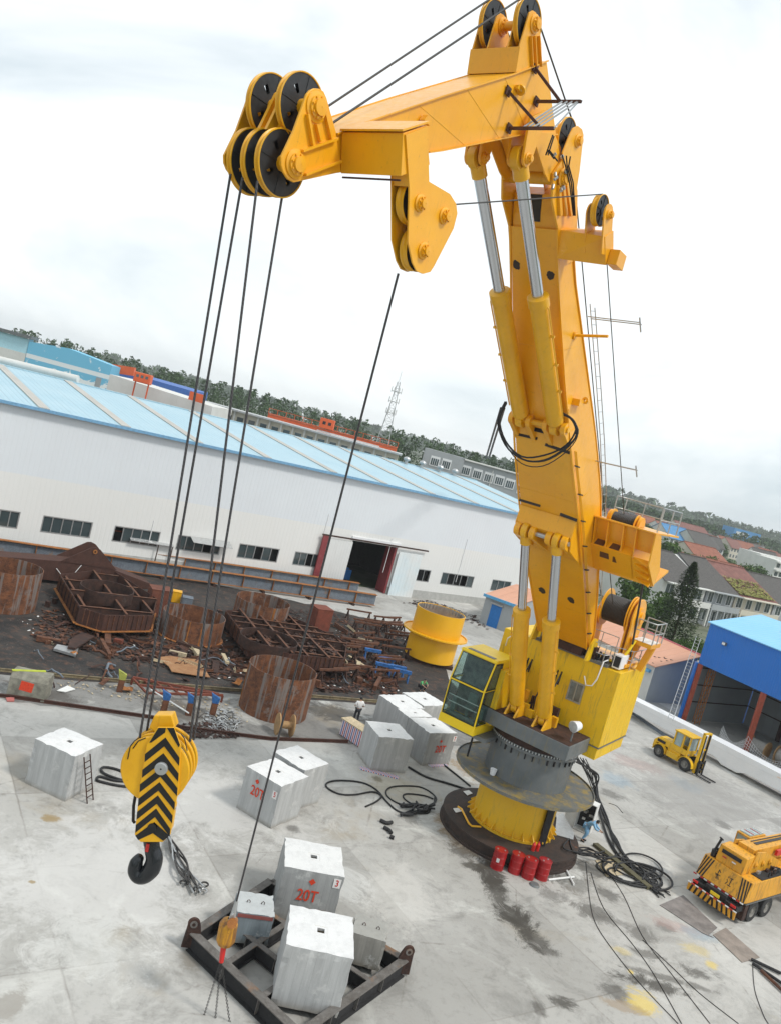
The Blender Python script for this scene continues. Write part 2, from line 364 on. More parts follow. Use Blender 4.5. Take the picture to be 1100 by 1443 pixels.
for px, py, hw, hh, c, k, *r in [
    (690, 1232, 26, 26, WET, .85), (722, 1290, 34, 18, WET, .85), (752, 1325, 30, 16, WET, .75), (842, 1287, 42, 13, WET, .85), (902, 1316, 30, 12, WET, .8),
    (938, 1308, 16, 8, WET, .7), (915, 1386, 62, 11, WET, .85), (985, 1372, 36, 10, WET, .7), (795, 1415, 26, 12, WET, .8), (868, 1398, 30, 12, WET, .6),
    (1018, 1162, 13, 6, WET, .8), (865, 1122, 22, 6, WET, .5), (640, 1165, 30, 18, BR, .8), (655, 1195, 22, 12, BR, .6), (575, 1150, 18, 12, WET, .5), (532, 1098, 10, 5, WET, .8),
    (668, 1080, 34, 24, BR, .75), (840, 1205, 30, 12, BR, .5), (800, 1240, 40, 14, WET, .6), (780, 1262, 24, 10, WET, .5),
    (905, 1412, 26, 20, YP, .75), (1002, 1360, 10, 6, YP, .7), (978, 1338, 26, 8, YP, .5), (888, 1370, 6, 4, YP, .8), (875, 1340, 18, 6, YP, .35),
    (900, 1078, 45, 10, RED, .35), (870, 1100, 30, 10, BLU, .35), (965, 1105, 26, 12, BLU, .3), (950, 1305, 40, 10, RED, .4), (982, 1316, 34, 10, BLU, .4),
    (700, 1255, 22, 40, WET, .8), (735, 1300, 18, 34, WET, .75), (668, 1222, 22, 8, WET, .8), (770, 1340, 22, 8, WET, .6), (870, 1300, 60, 8, WET, .5), (940, 1380, 70, 6, WET, .6), (820, 1290, 12, 6, WET, .5), (880, 1420, 40, 8, BR, .5), (60, 1180, 70, 40, (.36, .35, .33), .4), (330, 1150, 60, 20, (.35, .34, .32), .4),
    (985, 1120, 130, 55, (.29, .28, .265), .6), (900, 1290, 120, 50, (.33, .32, .30), .4), (140, 1240, 170, 120, (.64, .63, .61), .5), (300, 1130, 180, 60, (.62, .61, .59), .45), (560, 1260, 60, 60, (.60, .58, .54), .4), (715, 1215, 75, 14, WET, .85), (650, 1200, 26, 12, WET, .7), (828, 1225, 34, 12, WET, .7), (775, 1235, 26, 8, WET, .7), (860, 1262, 26, 10, WET, .6), (930, 1225, 22, 12, (.25, .26, .27), .8), (910, 1345, 30, 8, WET, .6), (760, 1420, 14, 16, WET, .6),
    (18, 1412, 22, 40, (.30, .28, .25), .8), (272, 1352, 20, 26, (.22, .20, .17), .85), (70, 1153, 13, 7, (.30, .22, .11), .9), (45, 1243, 6, 3, (.3, .22, .1), .8), (412, 1168, 12, 6, WET, .6),
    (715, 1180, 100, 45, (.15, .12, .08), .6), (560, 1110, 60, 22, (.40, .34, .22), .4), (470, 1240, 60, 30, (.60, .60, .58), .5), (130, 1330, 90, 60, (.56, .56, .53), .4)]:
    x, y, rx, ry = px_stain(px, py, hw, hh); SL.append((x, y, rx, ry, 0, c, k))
def far_ground():
    t = NT('far_ground_green')
    col = t.mix(t.ramp(t.noise(.03, None, 6, .65), .42, .58), (.055, .085, .035), (.15, .16, .11))
    col = t.mix(t.ramp(t.noise(.3, None, 6), .5, .6, 0, .5), col, (.035, .055, .02)); return t.out(col, .9)
struct(MB().add([(-2590, -190, -.012), (2590, -190, -.012), (2590, 1640, -.012), (-2590, 1640, -.012)], [[0, 1, 2, 3]]), 'ground', far_ground())
sheet('concrete_yard', [(-60, -5), (70, -5), (75, 75), (62, 100), (22, 112), (-45, 58), (-75, 36)], .0, concrete_mat('yard_concrete', (.355, .345, .32), (.47, .46, .435), SL))
def dirt_mat():
    t = NT('scrap_yard_dirt')
    col = t.mix(t.ramp(t.noise(.35, None, 8, .7), .38, .62), (.014, .013, .013), (.048, .041, .036))
    col = t.mix(t.ramp(t.noise(1.7, None, 8, .7), .52, .66, 0, .8), col, (.13, .065, .04))
    col = t.mix(t.ramp(t.noise(6, None, 4, .7), .64, .7, 0, .8), col, (.30, .28, .25))
    return t.out(col, .9, t.noise(6, None, 6, .7), .6, .06)
def wob(pts, n=7, a=.35):
    out = []
    for i, p in enumerate(pts):
        q = pts[(i + 1) % len(pts)]; p = Vector((p[0], p[1], 0)); q = Vector((q[0], q[1], 0))
        for k in range(n): v = p.lerp(q, k / n); out.append((v.x + random.uniform(-a, a), v.y + random.uniform(-a, a)))
    return out
dpx = [(-120, 948), (0, 958), (180, 968), (345, 984), (530, 1000), (640, 1008), (655, 985), (600, 905), (545, 880), (505, 868), (400, 843), (250, 812), (100, 792), (-40, 772), (-150, 800)]
sheet('scrap_yard_ground', wob([G(*p)[:2] for p in dpx]), .004, dirt_mat())
spx = [(-120, 935), (0, 952), (180, 964), (345, 980), (530, 994), (640, 1002), (700, 1050), (600, 1052), (490, 1048), (380, 1044), (255, 1032), (215, 1018), (100, 1000), (0, 986), (-140, 968)]
t_ = concrete_mat('rail_strip_concrete', (.19, .185, .175), (.30, .295, .28), [(*px_stain(470, 1005, 60, 14), 0, (.06, .055, .05), .8), (*px_stain(60, 975, 60, 9), 0, (.09, .08, .07), .8), (*px_stain(250, 1000, 60, 14), 0, (.10, .08, .06), .7)], False, .8)
sheet('rail_strip', wob([G(*p)[:2] for p in spx], 5, .15), .008, t_)
# rails
def rail(name, px, label, mat):
    mb = MB(); P = [G(*p) for p in px]
    for a, b in zip(P, P[1:]):
        mb.bar(a + Vector((0, 0, .02)), b + Vector((0, 0, .02)), .16, .03); mb.bar(a + Vector((0, 0, .09)), b + Vector((0, 0, .09)), .03, .12); mb.bar(a + Vector((0, 0, .16)), b + Vector((0, 0, .16)), .09, .04)
    return solo(mb, name, mat, label, 'rail')
M['railmat'] = rusty('rail_steel', (.24, .20, .12), (.12, .09, .05), (.3, .3, .26))
rail('crane_rail', [(-60, 938), (0, 946), (170, 961), (345, 975)], 'rusty rail crossing the left of the scrap yard behind the painted stone block', M['railmat'])
rail('crane_rail', [(430, 982), (530, 990), (640, 1000)], 'rusty rail running between the big rusty ring and the yellow flanged tube', M['railmat'])
rail('crane_rail', [(-40, 978), (15, 984), (215, 1013), (255, 1027), (380, 1043), (490, 1047)], 'rusty rail along the edge of the pale concrete yard', M['rustbrown'])

# ================================================================ WAREHOUSE
ang = R_(38); WO = Vector((-31, 67.3, 0)); WX = Vector((math.cos(ang), math.sin(ang), 0)); WN = Vector((-math.sin(ang), math.cos(ang), 0))
def Wl(px, py):            # pixel on the wall plane -> (along, height)
    p = VP(px, py, WO, WN); return (p - WO).dot(WX), p.z
WL0, WL1, EH, RH, WD = -24.0, 70.0, 12.4, 14.3, 21.0
wh = thing('warehouse', 'long white warehouse with pale blue roof and beige skylight strips', 'warehouse', WO, ang)
b = lambda *a: Vector(a)
M['wh_wall'] = corrug('warehouse_cladding', (.70, .735, .765), (.68, .71, .74), .42, .012, 0, .06, .45, .22, 6.7, (.74, .74, .72))
M['wh_roof'] = corrug('warehouse_roof_sheet', (.31, .49, .58), (.36, .53, .61), .55, .05, 0, .14, .4, seam=1.65)
M['skylight'] = corrug('beige_skylight_sheet', (.48, .46, .42), (.42, .40, .36), .28, .04, 0, .4, .5)
M['wh_plinth'] = plain('warehouse_plinth', (.42, .42, .40), .8, 0, .15, 2)
M['eave'] = plain('eave_gutter_blue', (.16, .34, .52), .5, 0, .2)
# openings along the wall
door = (Wl(482, 830)[0], Wl(551, 830)[0]); DH = 5.6
door = (Wl(480, 827)[0], Wl(543, 836)[0])
wins = []
for (x0, y0, x1, y1, pane) in [(-45, 728, 25, 750, 5), (57, 745, 127, 762, 5), (157, 762, 222, 775, 5), (246, 777, 307, 795, 5), (333, 786, 389, 803, 5), (411, 797, 445, 811, 4), (575, 822, 600, 836, 3), (617, 829, 661, 845, 5), (687, 840, 712, 855, 3)]:
    a0, z1 = Wl(x0, y0); a1, z1b = Wl(x1, (y0 + y1) / 2 + 2)
    wins.append((a0, a1, 2.0, 3.5, pane))
cuts = sorted([(a, c, lo, hi) for a, c, lo, hi, _ in wins] + [(door[0], door[1], 0, DH)])
mb = MB(); pl = MB()
x = WL0; th = .25
def wb(mb, x0, x1, z0, z1): mb.box(((x0 + x1) / 2, th / 2, (z0 + z1) / 2), ((x1 - x0) / 2, th / 2, (z1 - z0) / 2))
for a, c, lo, hi in cuts:
    wb(mb, x, a, .9, EH - .05)
    wb(pl, x, a, 0, .897)
    if lo > 0: wb(pl, a, c, 0, .897); wb(mb, a, c, .9, lo)
    else: mk(pl, 'plinth', M['wh_plinth'], wh, False); pl = MB()
    wb(mb, a, c, hi, EH - .05); x = c
wb(mb, x, WL1, .9, EH - .05); wb(pl, x, WL1, 0, .897)
mk(mb, 'front_wall', M['wh_wall'], wh, False); mk(pl, 'plinth', M['wh_plinth'], wh, False)
mb = MB()
for xx in (WL0, WL1 - .2):
    mb.prism([b(xx, .26, 0), b(xx, 2 * WD, 0), b(xx, 2 * WD, EH), b(xx, WD, RH - .1), b(xx, .26, EH - .06)], [b(xx + .2, .26, 0), b(xx + .2, 2 * WD, 0), b(xx + .2, 2 * WD, EH), b(xx + .2, WD, RH - .1), b(xx + .2, .26, EH - .06)])
mb.box(((WL0 + WL1) / 2, 2 * WD, EH / 2), ((WL1 - WL0) / 2, .1, EH / 2)); mk(mb, 'side_wall', M['wh_wall'], wh, False)
mb = MB()
for y0, z0, y1, z1 in ((-.35, EH, WD, RH), (WD + .002, RH, 2 * WD + .3, EH)):
    mb.prism([b(WL0 - .3, y0, z0), b(WL1 + .3, y0, z0), b(WL1 + .3, y1, z1), b(WL0 - .3, y1, z1)], [b(WL0 - .3, y0, z0 + .1), b(WL1 + .3, y0, z0 + .1), b(WL1 + .3, y1, z1 + .1), b(WL0 - .3, y1, z1 + .1)])
roof = mk(mb, 'roof', M['wh_roof'], wh, False)
for xs in [-20, -13, -6.5, 1.0, 8, 15, 22.5, 30.5, 37.3, 44.4, 51.5, 59, 66]:
    z = lambda y: EH + .115 + (RH - EH) * (y + .35) / (WD + .35)
    mb = MB(); mb.prism([b(xs - .45, -.3, z(-.3)), b(xs + .45, -.3, z(-.3)), b(xs + .45, WD - .3, z(WD - .3)), b(xs - .45, WD - .3, z(WD - .3))], [b(xs - .45, -.3, z(-.3) + .06), b(xs + .45, -.3, z(-.3) + .06), b(xs + .45, WD - .3, z(WD - .3) + .06), b(xs - .45, WD - .3, z(WD - .3) + .06)])
    mk(mb, 'skylight_strip', M['skylight'], roof, False)
mb = MB(); mb.box(((WL0 + WL1) / 2, -.43, EH - .02), ((WL1 - WL0) / 2 + .3, .10, .13)); mk(mb, 'gutter', M['eave'], wh, False)
mb = MB(); mb.box(((WL0 + WL1) / 2, WD, RH + .13), ((WL1 - WL0) / 2 + .3, .35, .05)); mk(mb, 'ridge_cap', M['wh_roof'], wh, False)
for xs in (-20.0, -14.0, 55.5, 58.5, 62.0, 65.0):       # ridge vents
    mb = MB(); mb.cyl((xs, WD - .8, RH), (xs, WD - .8, RH + .55), .22, .22, 12); mb.lathe((xs, WD - .8, RH + .5), (0, 0, 1), [(.24, 0), (.48, .12), (.52, .32), (.4, .5), (.15, .6), (.01, .62)], 14)
    mk(mb, 'roof_vent', M['silver'], roof, False)
for a, c, lo, hi, n in wins:
    mb = MB(); W_ = .05
    for xx in (a + W_, c - W_): mb.box((xx, .06, (lo + hi) / 2), (W_, .05, (hi - lo) / 2))
    for zz_ in (lo + W_, hi - W_): mb.box(((a + c) / 2, .06, zz_), ((c - a) / 2 - 2 * W_, .05, W_))
    for k in range(1, n): mb.box((a + (c - a) * k / n, .065, (lo + hi) / 2), (.04, .04, (hi - lo) / 2 - 2 * W_))
    f = mk(mb, 'window', M['silver'], wh, False)
    for k in range(n):
        g = MB()
        if random.random() < .62: g.box((a + (c - a) * (k + .5) / n, .10, (lo + hi) / 2), ((c - a) / 2 / n - .03, .01, (hi - lo) / 2 - .08))
        if g.v: mk(g, 'pane', M['glass'], f, False)
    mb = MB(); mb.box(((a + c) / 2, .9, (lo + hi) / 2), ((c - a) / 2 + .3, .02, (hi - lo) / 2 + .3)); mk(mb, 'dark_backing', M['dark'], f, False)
# door opening: sliding leaves, red jambs, rail, dark hall
d0, d1 = door
mb = MB(); mb.box((d0 - 1.75, -.28, 2.75), (1.6, .06, 2.7)); mk(mb, 'sliding_door', corrug('door_sheet', (.72, .73, .72), None, .35, .02), wh, False)
mb = MB(); mb.box((d1 + 1.9, -.28, 2.6), (1.75, .06, 2.6)); mk(mb, 'sliding_door', corrug('door_sheet_blue', (.62, .72, .76), (.74, .74, .72), .5, .02), wh, False)
M['jamb'] = plain('dark_red_jamb', (.22, .035, .04), .6)
mb = MB(); mb.box((d0 - 3.75, -.32, 2.85), (.38, .10, 2.85)); mk(mb, 'door_post', M['jamb'], wh, False)
mb = MB(); mb.box((d1 - .15, .9, DH / 2), (.13, .85, DH / 2 - .05)); mk(mb, 'door_post', M['jamb'], wh, False)
mb = MB(); mb.bar((d0 - 4.3, -.36, DH + .2), (d1 + 4.3, -.36, DH + .2), .12, .16); mk(mb, 'door_rail', M['rustdark'], wh, False)
mb = MB(); mb.box(((d0 + d1) / 2, .05, DH + .35), ((d1 - d0) / 2 + .25, .22, .16)); mk(mb, 'door_canopy', M['white'], wh, False)
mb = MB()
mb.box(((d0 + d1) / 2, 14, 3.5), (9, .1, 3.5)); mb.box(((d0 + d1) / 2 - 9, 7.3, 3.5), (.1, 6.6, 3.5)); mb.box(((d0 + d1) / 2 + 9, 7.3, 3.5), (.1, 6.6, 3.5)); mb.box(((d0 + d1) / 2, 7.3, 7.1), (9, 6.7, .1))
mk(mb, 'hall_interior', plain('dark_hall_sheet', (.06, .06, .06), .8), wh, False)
mb = MB(); mb.box((0, 0, .6), (1.1, .7, .6)); mb.box((.1, 0, 1.3), (.7, .5, .1))
dp = WO + WX * (d0 + 3.4) + WN * 5.5
o = thing('skip', 'blue skip standing inside the open warehouse door', 'skip', dp, ang); mk(mb, 'tub', M['bluedoor'], o, False, .04)
mb = MB(); mb.box((0, 0, 1.22), (1.0, .6, .02)); mk(mb, 'load', M['dark'], o, False)
mb = MB(); mb.tube([(WL0 + .2 + 0, -.12, 9.9 - 0), (WL0 + 3, -.12, 9.9)], .03); 
for px, h in ((225, 4.5), (470, 8), (568, 6.5), (675, 8)):
    a_ = Wl(px, 700)[0]; m2 = MB(); m2.tube([(a_, -.03, 2.5), (a_ + .02, -.03, h)], .035, 6); mk(m2, 'drain_pipe', M['white'], wh, False)
# ================================================================ PEDESTAL CRANE
AZ = R_(34); CA = Vector((-math.sin(AZ), -math.cos(AZ), 0)); CS = Vector((math.cos(AZ), -math.sin(AZ), 0)); C0 = G(714, 1175); C0.z = 0
def W_(f, s, z): return C0 + CA * f + CS * s + Vector((0, 0, z))
def LS(px, py, s):                       # pixel on the crane's vertical plane at side offset s -> (forward, z)
    p = VP(px, py, C0 + CS * s, CS) - C0; return p.dot(CA), p.z
def LF(px, py, f):
    p = VP(px, py, C0 + CA * f, CA) - C0; return p.dot(CS), p.z
Z1 = lambda *p: zm((300, 0), 2.895, p); Z2 = lambda *p: zm((620, 0), 3.437, p); Z3 = lambda *p: zm((640, 380), 3.607, p); Z4 = lambda *p: zm((600, 680), 3.056, p)
T1 = lambda *p: zm((320, 90), 6.111, p); T2 = lambda *p: zm((640, 0), 6.56, p); T3 = lambda *p: zm((730, 140), 6.012, p); T5 = lambda *p: zm((790, 690), 5.5, p)
def FZ(pts, s): return [LS(px, py, s) for px, py in pts]
def slab(mb, fz, s0, s1): return mb.prism([W_(f, s0, z) for f, z in fz], [W_(f, s1, z) for f, z in fz])
def roundend(c, r, a0, a1, n=9): return [(c[0] + r * math.cos(a0 + (a1 - a0) * i / n), c[1] + r * math.sin(a0 + (a1 - a0) * i / n)) for i in range(n + 1)]
crane = thing('pedestal_crane', 'huge yellow knuckle boom pedestal crane standing on its round rusty base ring', 'crane', C0, -AZ)
K = crane
def disc(name, mat, s_, prof, at=(0, 0), parent=None, n=64):
    mb = MB(); mb.lathe(W_(at[0], s_, at[1]), CS, prof, n); return mk(mb, name, mat, parent or K)
# --- pedestal
mb = MB(); mb.lathe(C0, (0, 0, 1), [(3.55, .0), (3.55, .12), (3.42, .12), (3.42, .5), (3.5, .5), (3.5, .62), (2.9, .64), (2.2, .66), (0.1, .66)], 72)
mk(mb, 'base_ring', M['basering'], K)
for t in range(40):
    pass
mb = MB(); mb.lathe(C0, (0, 0, 1), [(2.0, .66), (2.0, 3.16)], 64); mb.lathe(C0, (0, 0, 1), [(2.14, .665), (2.14, .80), (2.0, .80)], 64); colm = mk(mb, 'pedestal_column', M['column'], K)
mb = MB()
for i in range(26):
    a = 2 * math.pi * i / 26; d = Vector((math.cos(a), math.sin(a), 0)); c = C0 + d * 2.0
    tt = Vector((-d.y, d.x, 0)) * .02
    q = [c + Vector((0, 0, .8)), c + d * .32 + Vector((0, 0, .8)), c + d * .32 + Vector((0, 0, .86)), c + Vector((0, 0, 1.15))]
    mk(MB().prism([k - tt for k in q], [k + tt for k in q]), 'stiffener', M['column'], colm)
mb = MB(); mb.lathe(C0, (0, 0, 1), [(2.06, 3.17), (3.55, 3.17), (3.55, 3.32), (3.50, 3.32), (3.50, 3.26), (2.0, 3.26)], 80); wk = mk(mb, 'ring_walkway', M['deckgray'], K)
mb = MB(); mb.lathe(C0, (0, 0, 1), [(2.08, 3.262), (2.08, 4.98), (2.22, 4.98), (2.22, 5.10), (2.12, 5.11), (2.12, 5.62)], 80); sc_ = mk(mb, 'slewing_column', M['gray'], K)
M['bolt'] = plain('white_bolt_caps', (.55, .56, .55), .5)
mb = MB()
for i in range(88):
    a = 2 * math.pi * i / 88; c = C0 + Vector((math.cos(a), math.sin(a), 0)) * 2.17 + Vector((0, 0, 5.10)); mb.cyl(c - Vector((0, 0, .03)), c + Vector((0, 0, .09)), .034, n=6)
bo = mk(mb, 'bolt_circle', M['bolt'], sc_); bo['kind'] = 'stuff'
mb = MB(); mb.lathe(C0, (0, 0, 1), [(2.135, 5.2), (2.135, 5.5)], 80); mk(mb, 'slewing_gear', M['rustdark'], sc_)
# dark cable trunk down the column
a = R_(-52); mb = MB(); d = Vector((math.cos(a), math.sin(a), 0)); mb.bar(C0 + d * 2.1 + Vector((0, 0, .7)), C0 + d * 2.1 + Vector((0, 0, 3.1)), .45, .3); mk(mb, 'cable_trunk', M['rubber'], K)
# --- slewing deck (grey polygonal fascia) : plan in (s, f)
def planprism(mb, pts, z0, z1): return mb.prism([W_(f, s, z0) for s, f in pts], [W_(f, s, z1) for s, f in pts])
dz1 = 6.35; dz0 = 5.63
front = []
for px, py in zm((580, 960), 3.4375, [(400, 135), (560, 195), (700, 262), (825, 300)]):
    p = G(px, py, dz1) - C0; front.append((p.dot(CS), p.dot(CA)))
print('deck front', front)
deckp = [(-3.0, -2.4), (-2.75, .9), (-2.35, 2.35), (-.6, 2.55), (1.2, 2.6), (2.62, 2.6), (2.62, .1), (2.6, -2.4)]
mb = MB(); planprism(mb, deckp, dz0, dz1); mk(mb, 'slewing_deck', M['gray'], K, bev=.03)
mb = MB(); planprism(mb, [(s * .985, f * .985) for s, f in deckp], dz1 + .003, dz1 + .02); mk(mb, 'deck_plate', M['rustdark'], K)
for i in range(36):
    a = 2 * math.pi * i / 36; d = Vector((math.cos(a), math.sin(a), 0)); mb = MB(); mb.box(C0 + d * 2.1 + Vector((0, 0, 4.83)), (.05, .03, .14), (d, Vector((-d.y, d.x, 0)), Vector((0, 0, 1)))); mk(mb, 'stiffener', M['rubber'] if i % 3 else M['gray'], sc_)
# --- machinery house
HS0, HS1, HF0, HF1, HZ0, HZ1 = -3.25, 3.12, -4.1, -.05, 5.5, 9.85
mb = MB(); planprism(mb, [(HS0, HF0), (HS1, HF0), (HS1, HF1), (HS0, HF1)], HZ0 + .55, HZ1); ho = mk(mb, 'machinery_house', M['house'], K, bev=.03)
mb = MB(); planprism(mb, [(HS0, HF0 + .05), (HS1 - .06, HF0 + .05), (HS1 - .06, HF1 - .06), (HS0, HF1 - .06)], HZ0 - .1, HZ0 + .5); mk(mb, 'house_skirt', M['house'], ho)
mb = MB(); planprism(mb, [(HS0 - .02, HF0 - .02), (HS1 + .03, HF0 - .02), (HS1 + .03, HF1 + .03), (HS0 - .02, HF1 + .03)], HZ0 + .5, HZ0 + .55); mk(mb, 'house_band', M['gray'], ho)
mb = MB(); c = (LF(747, 894, 0)[0], LF(862, 942, 0)[0]); mb.prism([W_(HF1 + .02, c[0], HZ1 + .003), W_(HF1 + .02, c[1] - .25, HZ1 + .003), W_(HF1 - .9, c[1] - .25, HZ1 + .003), W_(HF1 - .9, c[0], HZ1 + .003)], [W_(HF1 + .02, c[0], HZ1 + .14), W_(HF1 + .02, c[1] - .25, HZ1 + .14), W_(HF1 - .9, c[1] - .25, HZ1 + .14), W_(HF1 - .9, c[0], HZ1 + .14)])
mk(mb, 'roof_coaming', M['gray'], ho)
# window in the house front
M['paneg'] = plain('dusty_pane', (.14, .16, .15), .12, 0, .5, 2); M['winframe'] = plain('aluminium_frame', (.30, .29, .24), .5)
wz = [LF(*q, HF1) for q in Z4((617, 838), (695, 868), (668, 968), (585, 935))]
ws0 = min(q[0] for q in wz) + .15; ws1 = max(q[0] for q in wz) - .12; wz0 = min(q[1] for q in wz) + .12; wz1 = max(q[1] for q in wz) - .1
mb = MB()
for a_, b_, c_, d_ in ((ws0, ws0 + .07, wz0, wz1), (ws1 - .07, ws1, wz0, wz1), (ws0 + .07, ws1 - .07, wz0, wz0 + .07), (ws0 + .07, ws1 - .07, wz1 - .07, wz1), ((ws0 + ws1) / 2 - .03, (ws0 + ws1) / 2 + .03, wz0 + .07, wz1 - .07)):
    mb.prism([W_(HF1 + .004, a_, c_), W_(HF1 + .004, b_, c_), W_(HF1 + .004, b_, d_), W_(HF1 + .004, a_, d_)], [W_(HF1 + .07, a_, c_), W_(HF1 + .07, b_, c_), W_(HF1 + .07, b_, d_), W_(HF1 + .07, a_, d_)])
wi = mk(mb, 'window', M['winframe'], ho)
for a_, b_ in ((ws0 + .07, (ws0 + ws1) / 2 - .03), ((ws0 + ws1) / 2 + .03, ws1 - .07)):
    mb = MB(); mb.prism([W_(HF1 + .004, a_, wz0 + .07), W_(HF1 + .004, b_, wz0 + .07), W_(HF1 + .004, b_, wz1 - .07), W_(HF1 + .004, a_, wz1 - .07)], [W_(HF1 + .03, a_, wz0 + .07), W_(HF1 + .03, b_, wz0 + .07), W_(HF1 + .03, b_, wz1 - .07), W_(HF1 + .03, a_, wz1 - .07)]); mk(mb, 'pane', M['paneg'], wi)
# air conditioner on the house roof edge
mb = MB(); ac = W_(HF1 - .72, 2.72, HZ1 + .42); mb.box(ac, (.5, .2, .34), (CA, CS, Vector((0, 0, 1)))); acu = mk(mb, 'air_conditioner', M['white'], ho, bev=.02)
mb = MB(); mb.box(ac + CA * .505, (.006, .15, .26), (CA, CS, Vector((0, 0, 1)))); mk(mb, 'grille', M['dark'], acu)
mb = MB(); mb.tube([W_(-.2, 2.3, 10.2), W_(.05, 2.2, 10.1), W_(.12, 2.15, 9.2), W_(.1, 2.0, 8.8), W_(.08, 1.7, 8.7), W_(.06, 1.5, 9.1)], .035); mk(mb, 'drain_hose', M['white'], ho)
mb = MB(); mb.tube([W_(.05, -2.9, 9.0), W_(.5, -2.7, 9.5), W_(.35, -2.4, 9.9), W_(-.1, -2.2, 10.1)], .03); mk(mb, 'drain_hose', M['white'], ho)
# --- operator cab : corners from the photograph on its own planes (front plane f=3.6)
cf = 3.35
Tlf = LF(641, 914, cf); Trf = LF(689, 933, cf); Blf = LF(625, 1005, cf); Brf = LF(673, 1031, cf); Ml = LF(632, 953, cf); Mr = LF(676, 957, cf)
s0 = (Tlf[0] + Blf[0]) / 2; s1 = (Trf[0] + Brf[0]) / 2; zt = (Tlf[1] + Trf[1]) / 2; zb = (Blf[1] + Brf[1]) / 2; zmid = zb + (zt - zb) * .56
print('cab', s0, s1, zb, zt)
FT = cf - .42      # windscreen top leans back
prof = [(cf, zb), (cf + .02, zmid), (FT, zt), (cf - 2.55, zt + .02), (cf - 2.55, zb - .5), (cf - .5, zb - .5), (cf - .5, zb - .02)]
cabm = MB()
# hollow shell: floor, roof, back wall, far side, near rear wall, posts
fb = cf - 2.55
def bx(mb, f0, f1, a0, a1, z0, z1): return mb.prism([W_(f0, a0, z0), W_(f1, a0, z0), W_(f1, a1, z0), W_(f0, a1, z0)], [W_(f0, a0, z1), W_(f1, a0, z1), W_(f1, a1, z1), W_(f0, a1, z1)])
sr = cf - 1.15     # glazed part reaches back to here
mb = MB(); bx(mb, fb, sr, s0, s1, zb + .02, zt - .02); cab = mk(mb, 'operator_cab', M['cabroof'], K, bev=.03)
mb = MB(); bx(mb, sr + .003, sr + .03, s0 + .04, s1 - .04, zb + .05, zt - .1); mk(mb, 'cab_back_panel', plain('cab_inner_wall', (.13, .15, .14), .7, 0, .5, 3), cab)
mb = MB(); bx(mb, fb, cf + .03, s0 - .02, s1 + .02, zb - .38, zb + .015); mk(mb, 'cab_floor', M['cabroof'], cab)
mb = MB(); mb.prism([W_(fb - .05, s0 - .06, zt), W_(FT + .08, s0 - .06, zt), W_(FT + .08, s1 + .06, zt), W_(fb - .05, s1 + .06, zt)], [W_(fb, s0, zt + .1), W_(FT, s0, zt + .1), W_(FT, s1, zt + .1), W_(fb, s1, zt + .1)]); mk(mb, 'cab_roof', M['cabroof'], cab)
mb = MB(); bx(mb, FT - .36, FT - .06, s0 + .25, s1 - .25, zt + .102, zt + .125); mk(mb, 'roof_window', M['gray'], cab)
mb = MB()
P = .07
for s_ in (s0 + P / 2, s1 - P / 2):
    mb.bar(W_(cf, s_, zb), W_(cf + .02, s_, zmid), P); mb.bar(W_(cf + .02, s_, zmid), W_(FT, s_, zt), P)
    mb.bar(W_(cf, s_, zb + .06), W_(sr, s_, zb + .06), P * .9); mb.bar(W_(cf, s_, zmid), W_(sr, s_, zmid + .02), P * .8); mb.bar(W_(FT, s_, zt - .04), W_(sr, s_, zt - .04), P * .8)
for f_, z_ in ((cf, zb + .04), (cf + .02, zmid), (FT, zt - .03)): mb.bar(W_(f_, s0 + P, z_), W_(f_, s1 - P, z_), P, P)
mk(mb, 'window_frame', M['cabroof'], cab)
mb = MB(); mb.prism([W_(cf - .01, s0 + P, zb + .06), W_(cf - .01, s1 - P, zb + .06), W_(cf + .0, s1 - P, zmid - .04), W_(cf + .0, s0 + P, zmid - .04)], [W_(cf - .02, s0 + P, zb + .06), W_(cf - .02, s1 - P, zb + .06), W_(cf - .01, s1 - P, zmid - .04), W_(cf - .01, s0 + P, zmid - .04)]); mk(mb, 'lower_windscreen', M['glass2'], cab)
mb = MB(); mb.prism([W_(cf, s0 + P, zmid + .04), W_(cf, s1 - P, zmid + .04), W_(FT + .02, s1 - P, zt - .06), W_(FT + .02, s0 + P, zt - .06)], [W_(cf - .01, s0 + P, zmid + .04), W_(cf - .01, s1 - P, zmid + .04), W_(FT + .01, s1 - P, zt - .06), W_(FT + .01, s0 + P, zt - .06)]); mk(mb, 'upper_windscreen', M['glass2'], cab)
for s_ in (s0 + .02, s1 - .03):
    mb = MB(); slab(mb, [(cf - .03, zb + .1), (sr + .01, zb + .1), (sr + .01, zt - .08), (FT - .02, zt - .08), (cf - .02, zmid)], s_, s_ + .01); mk(mb, 'side_glass', M['glass2'], cab)
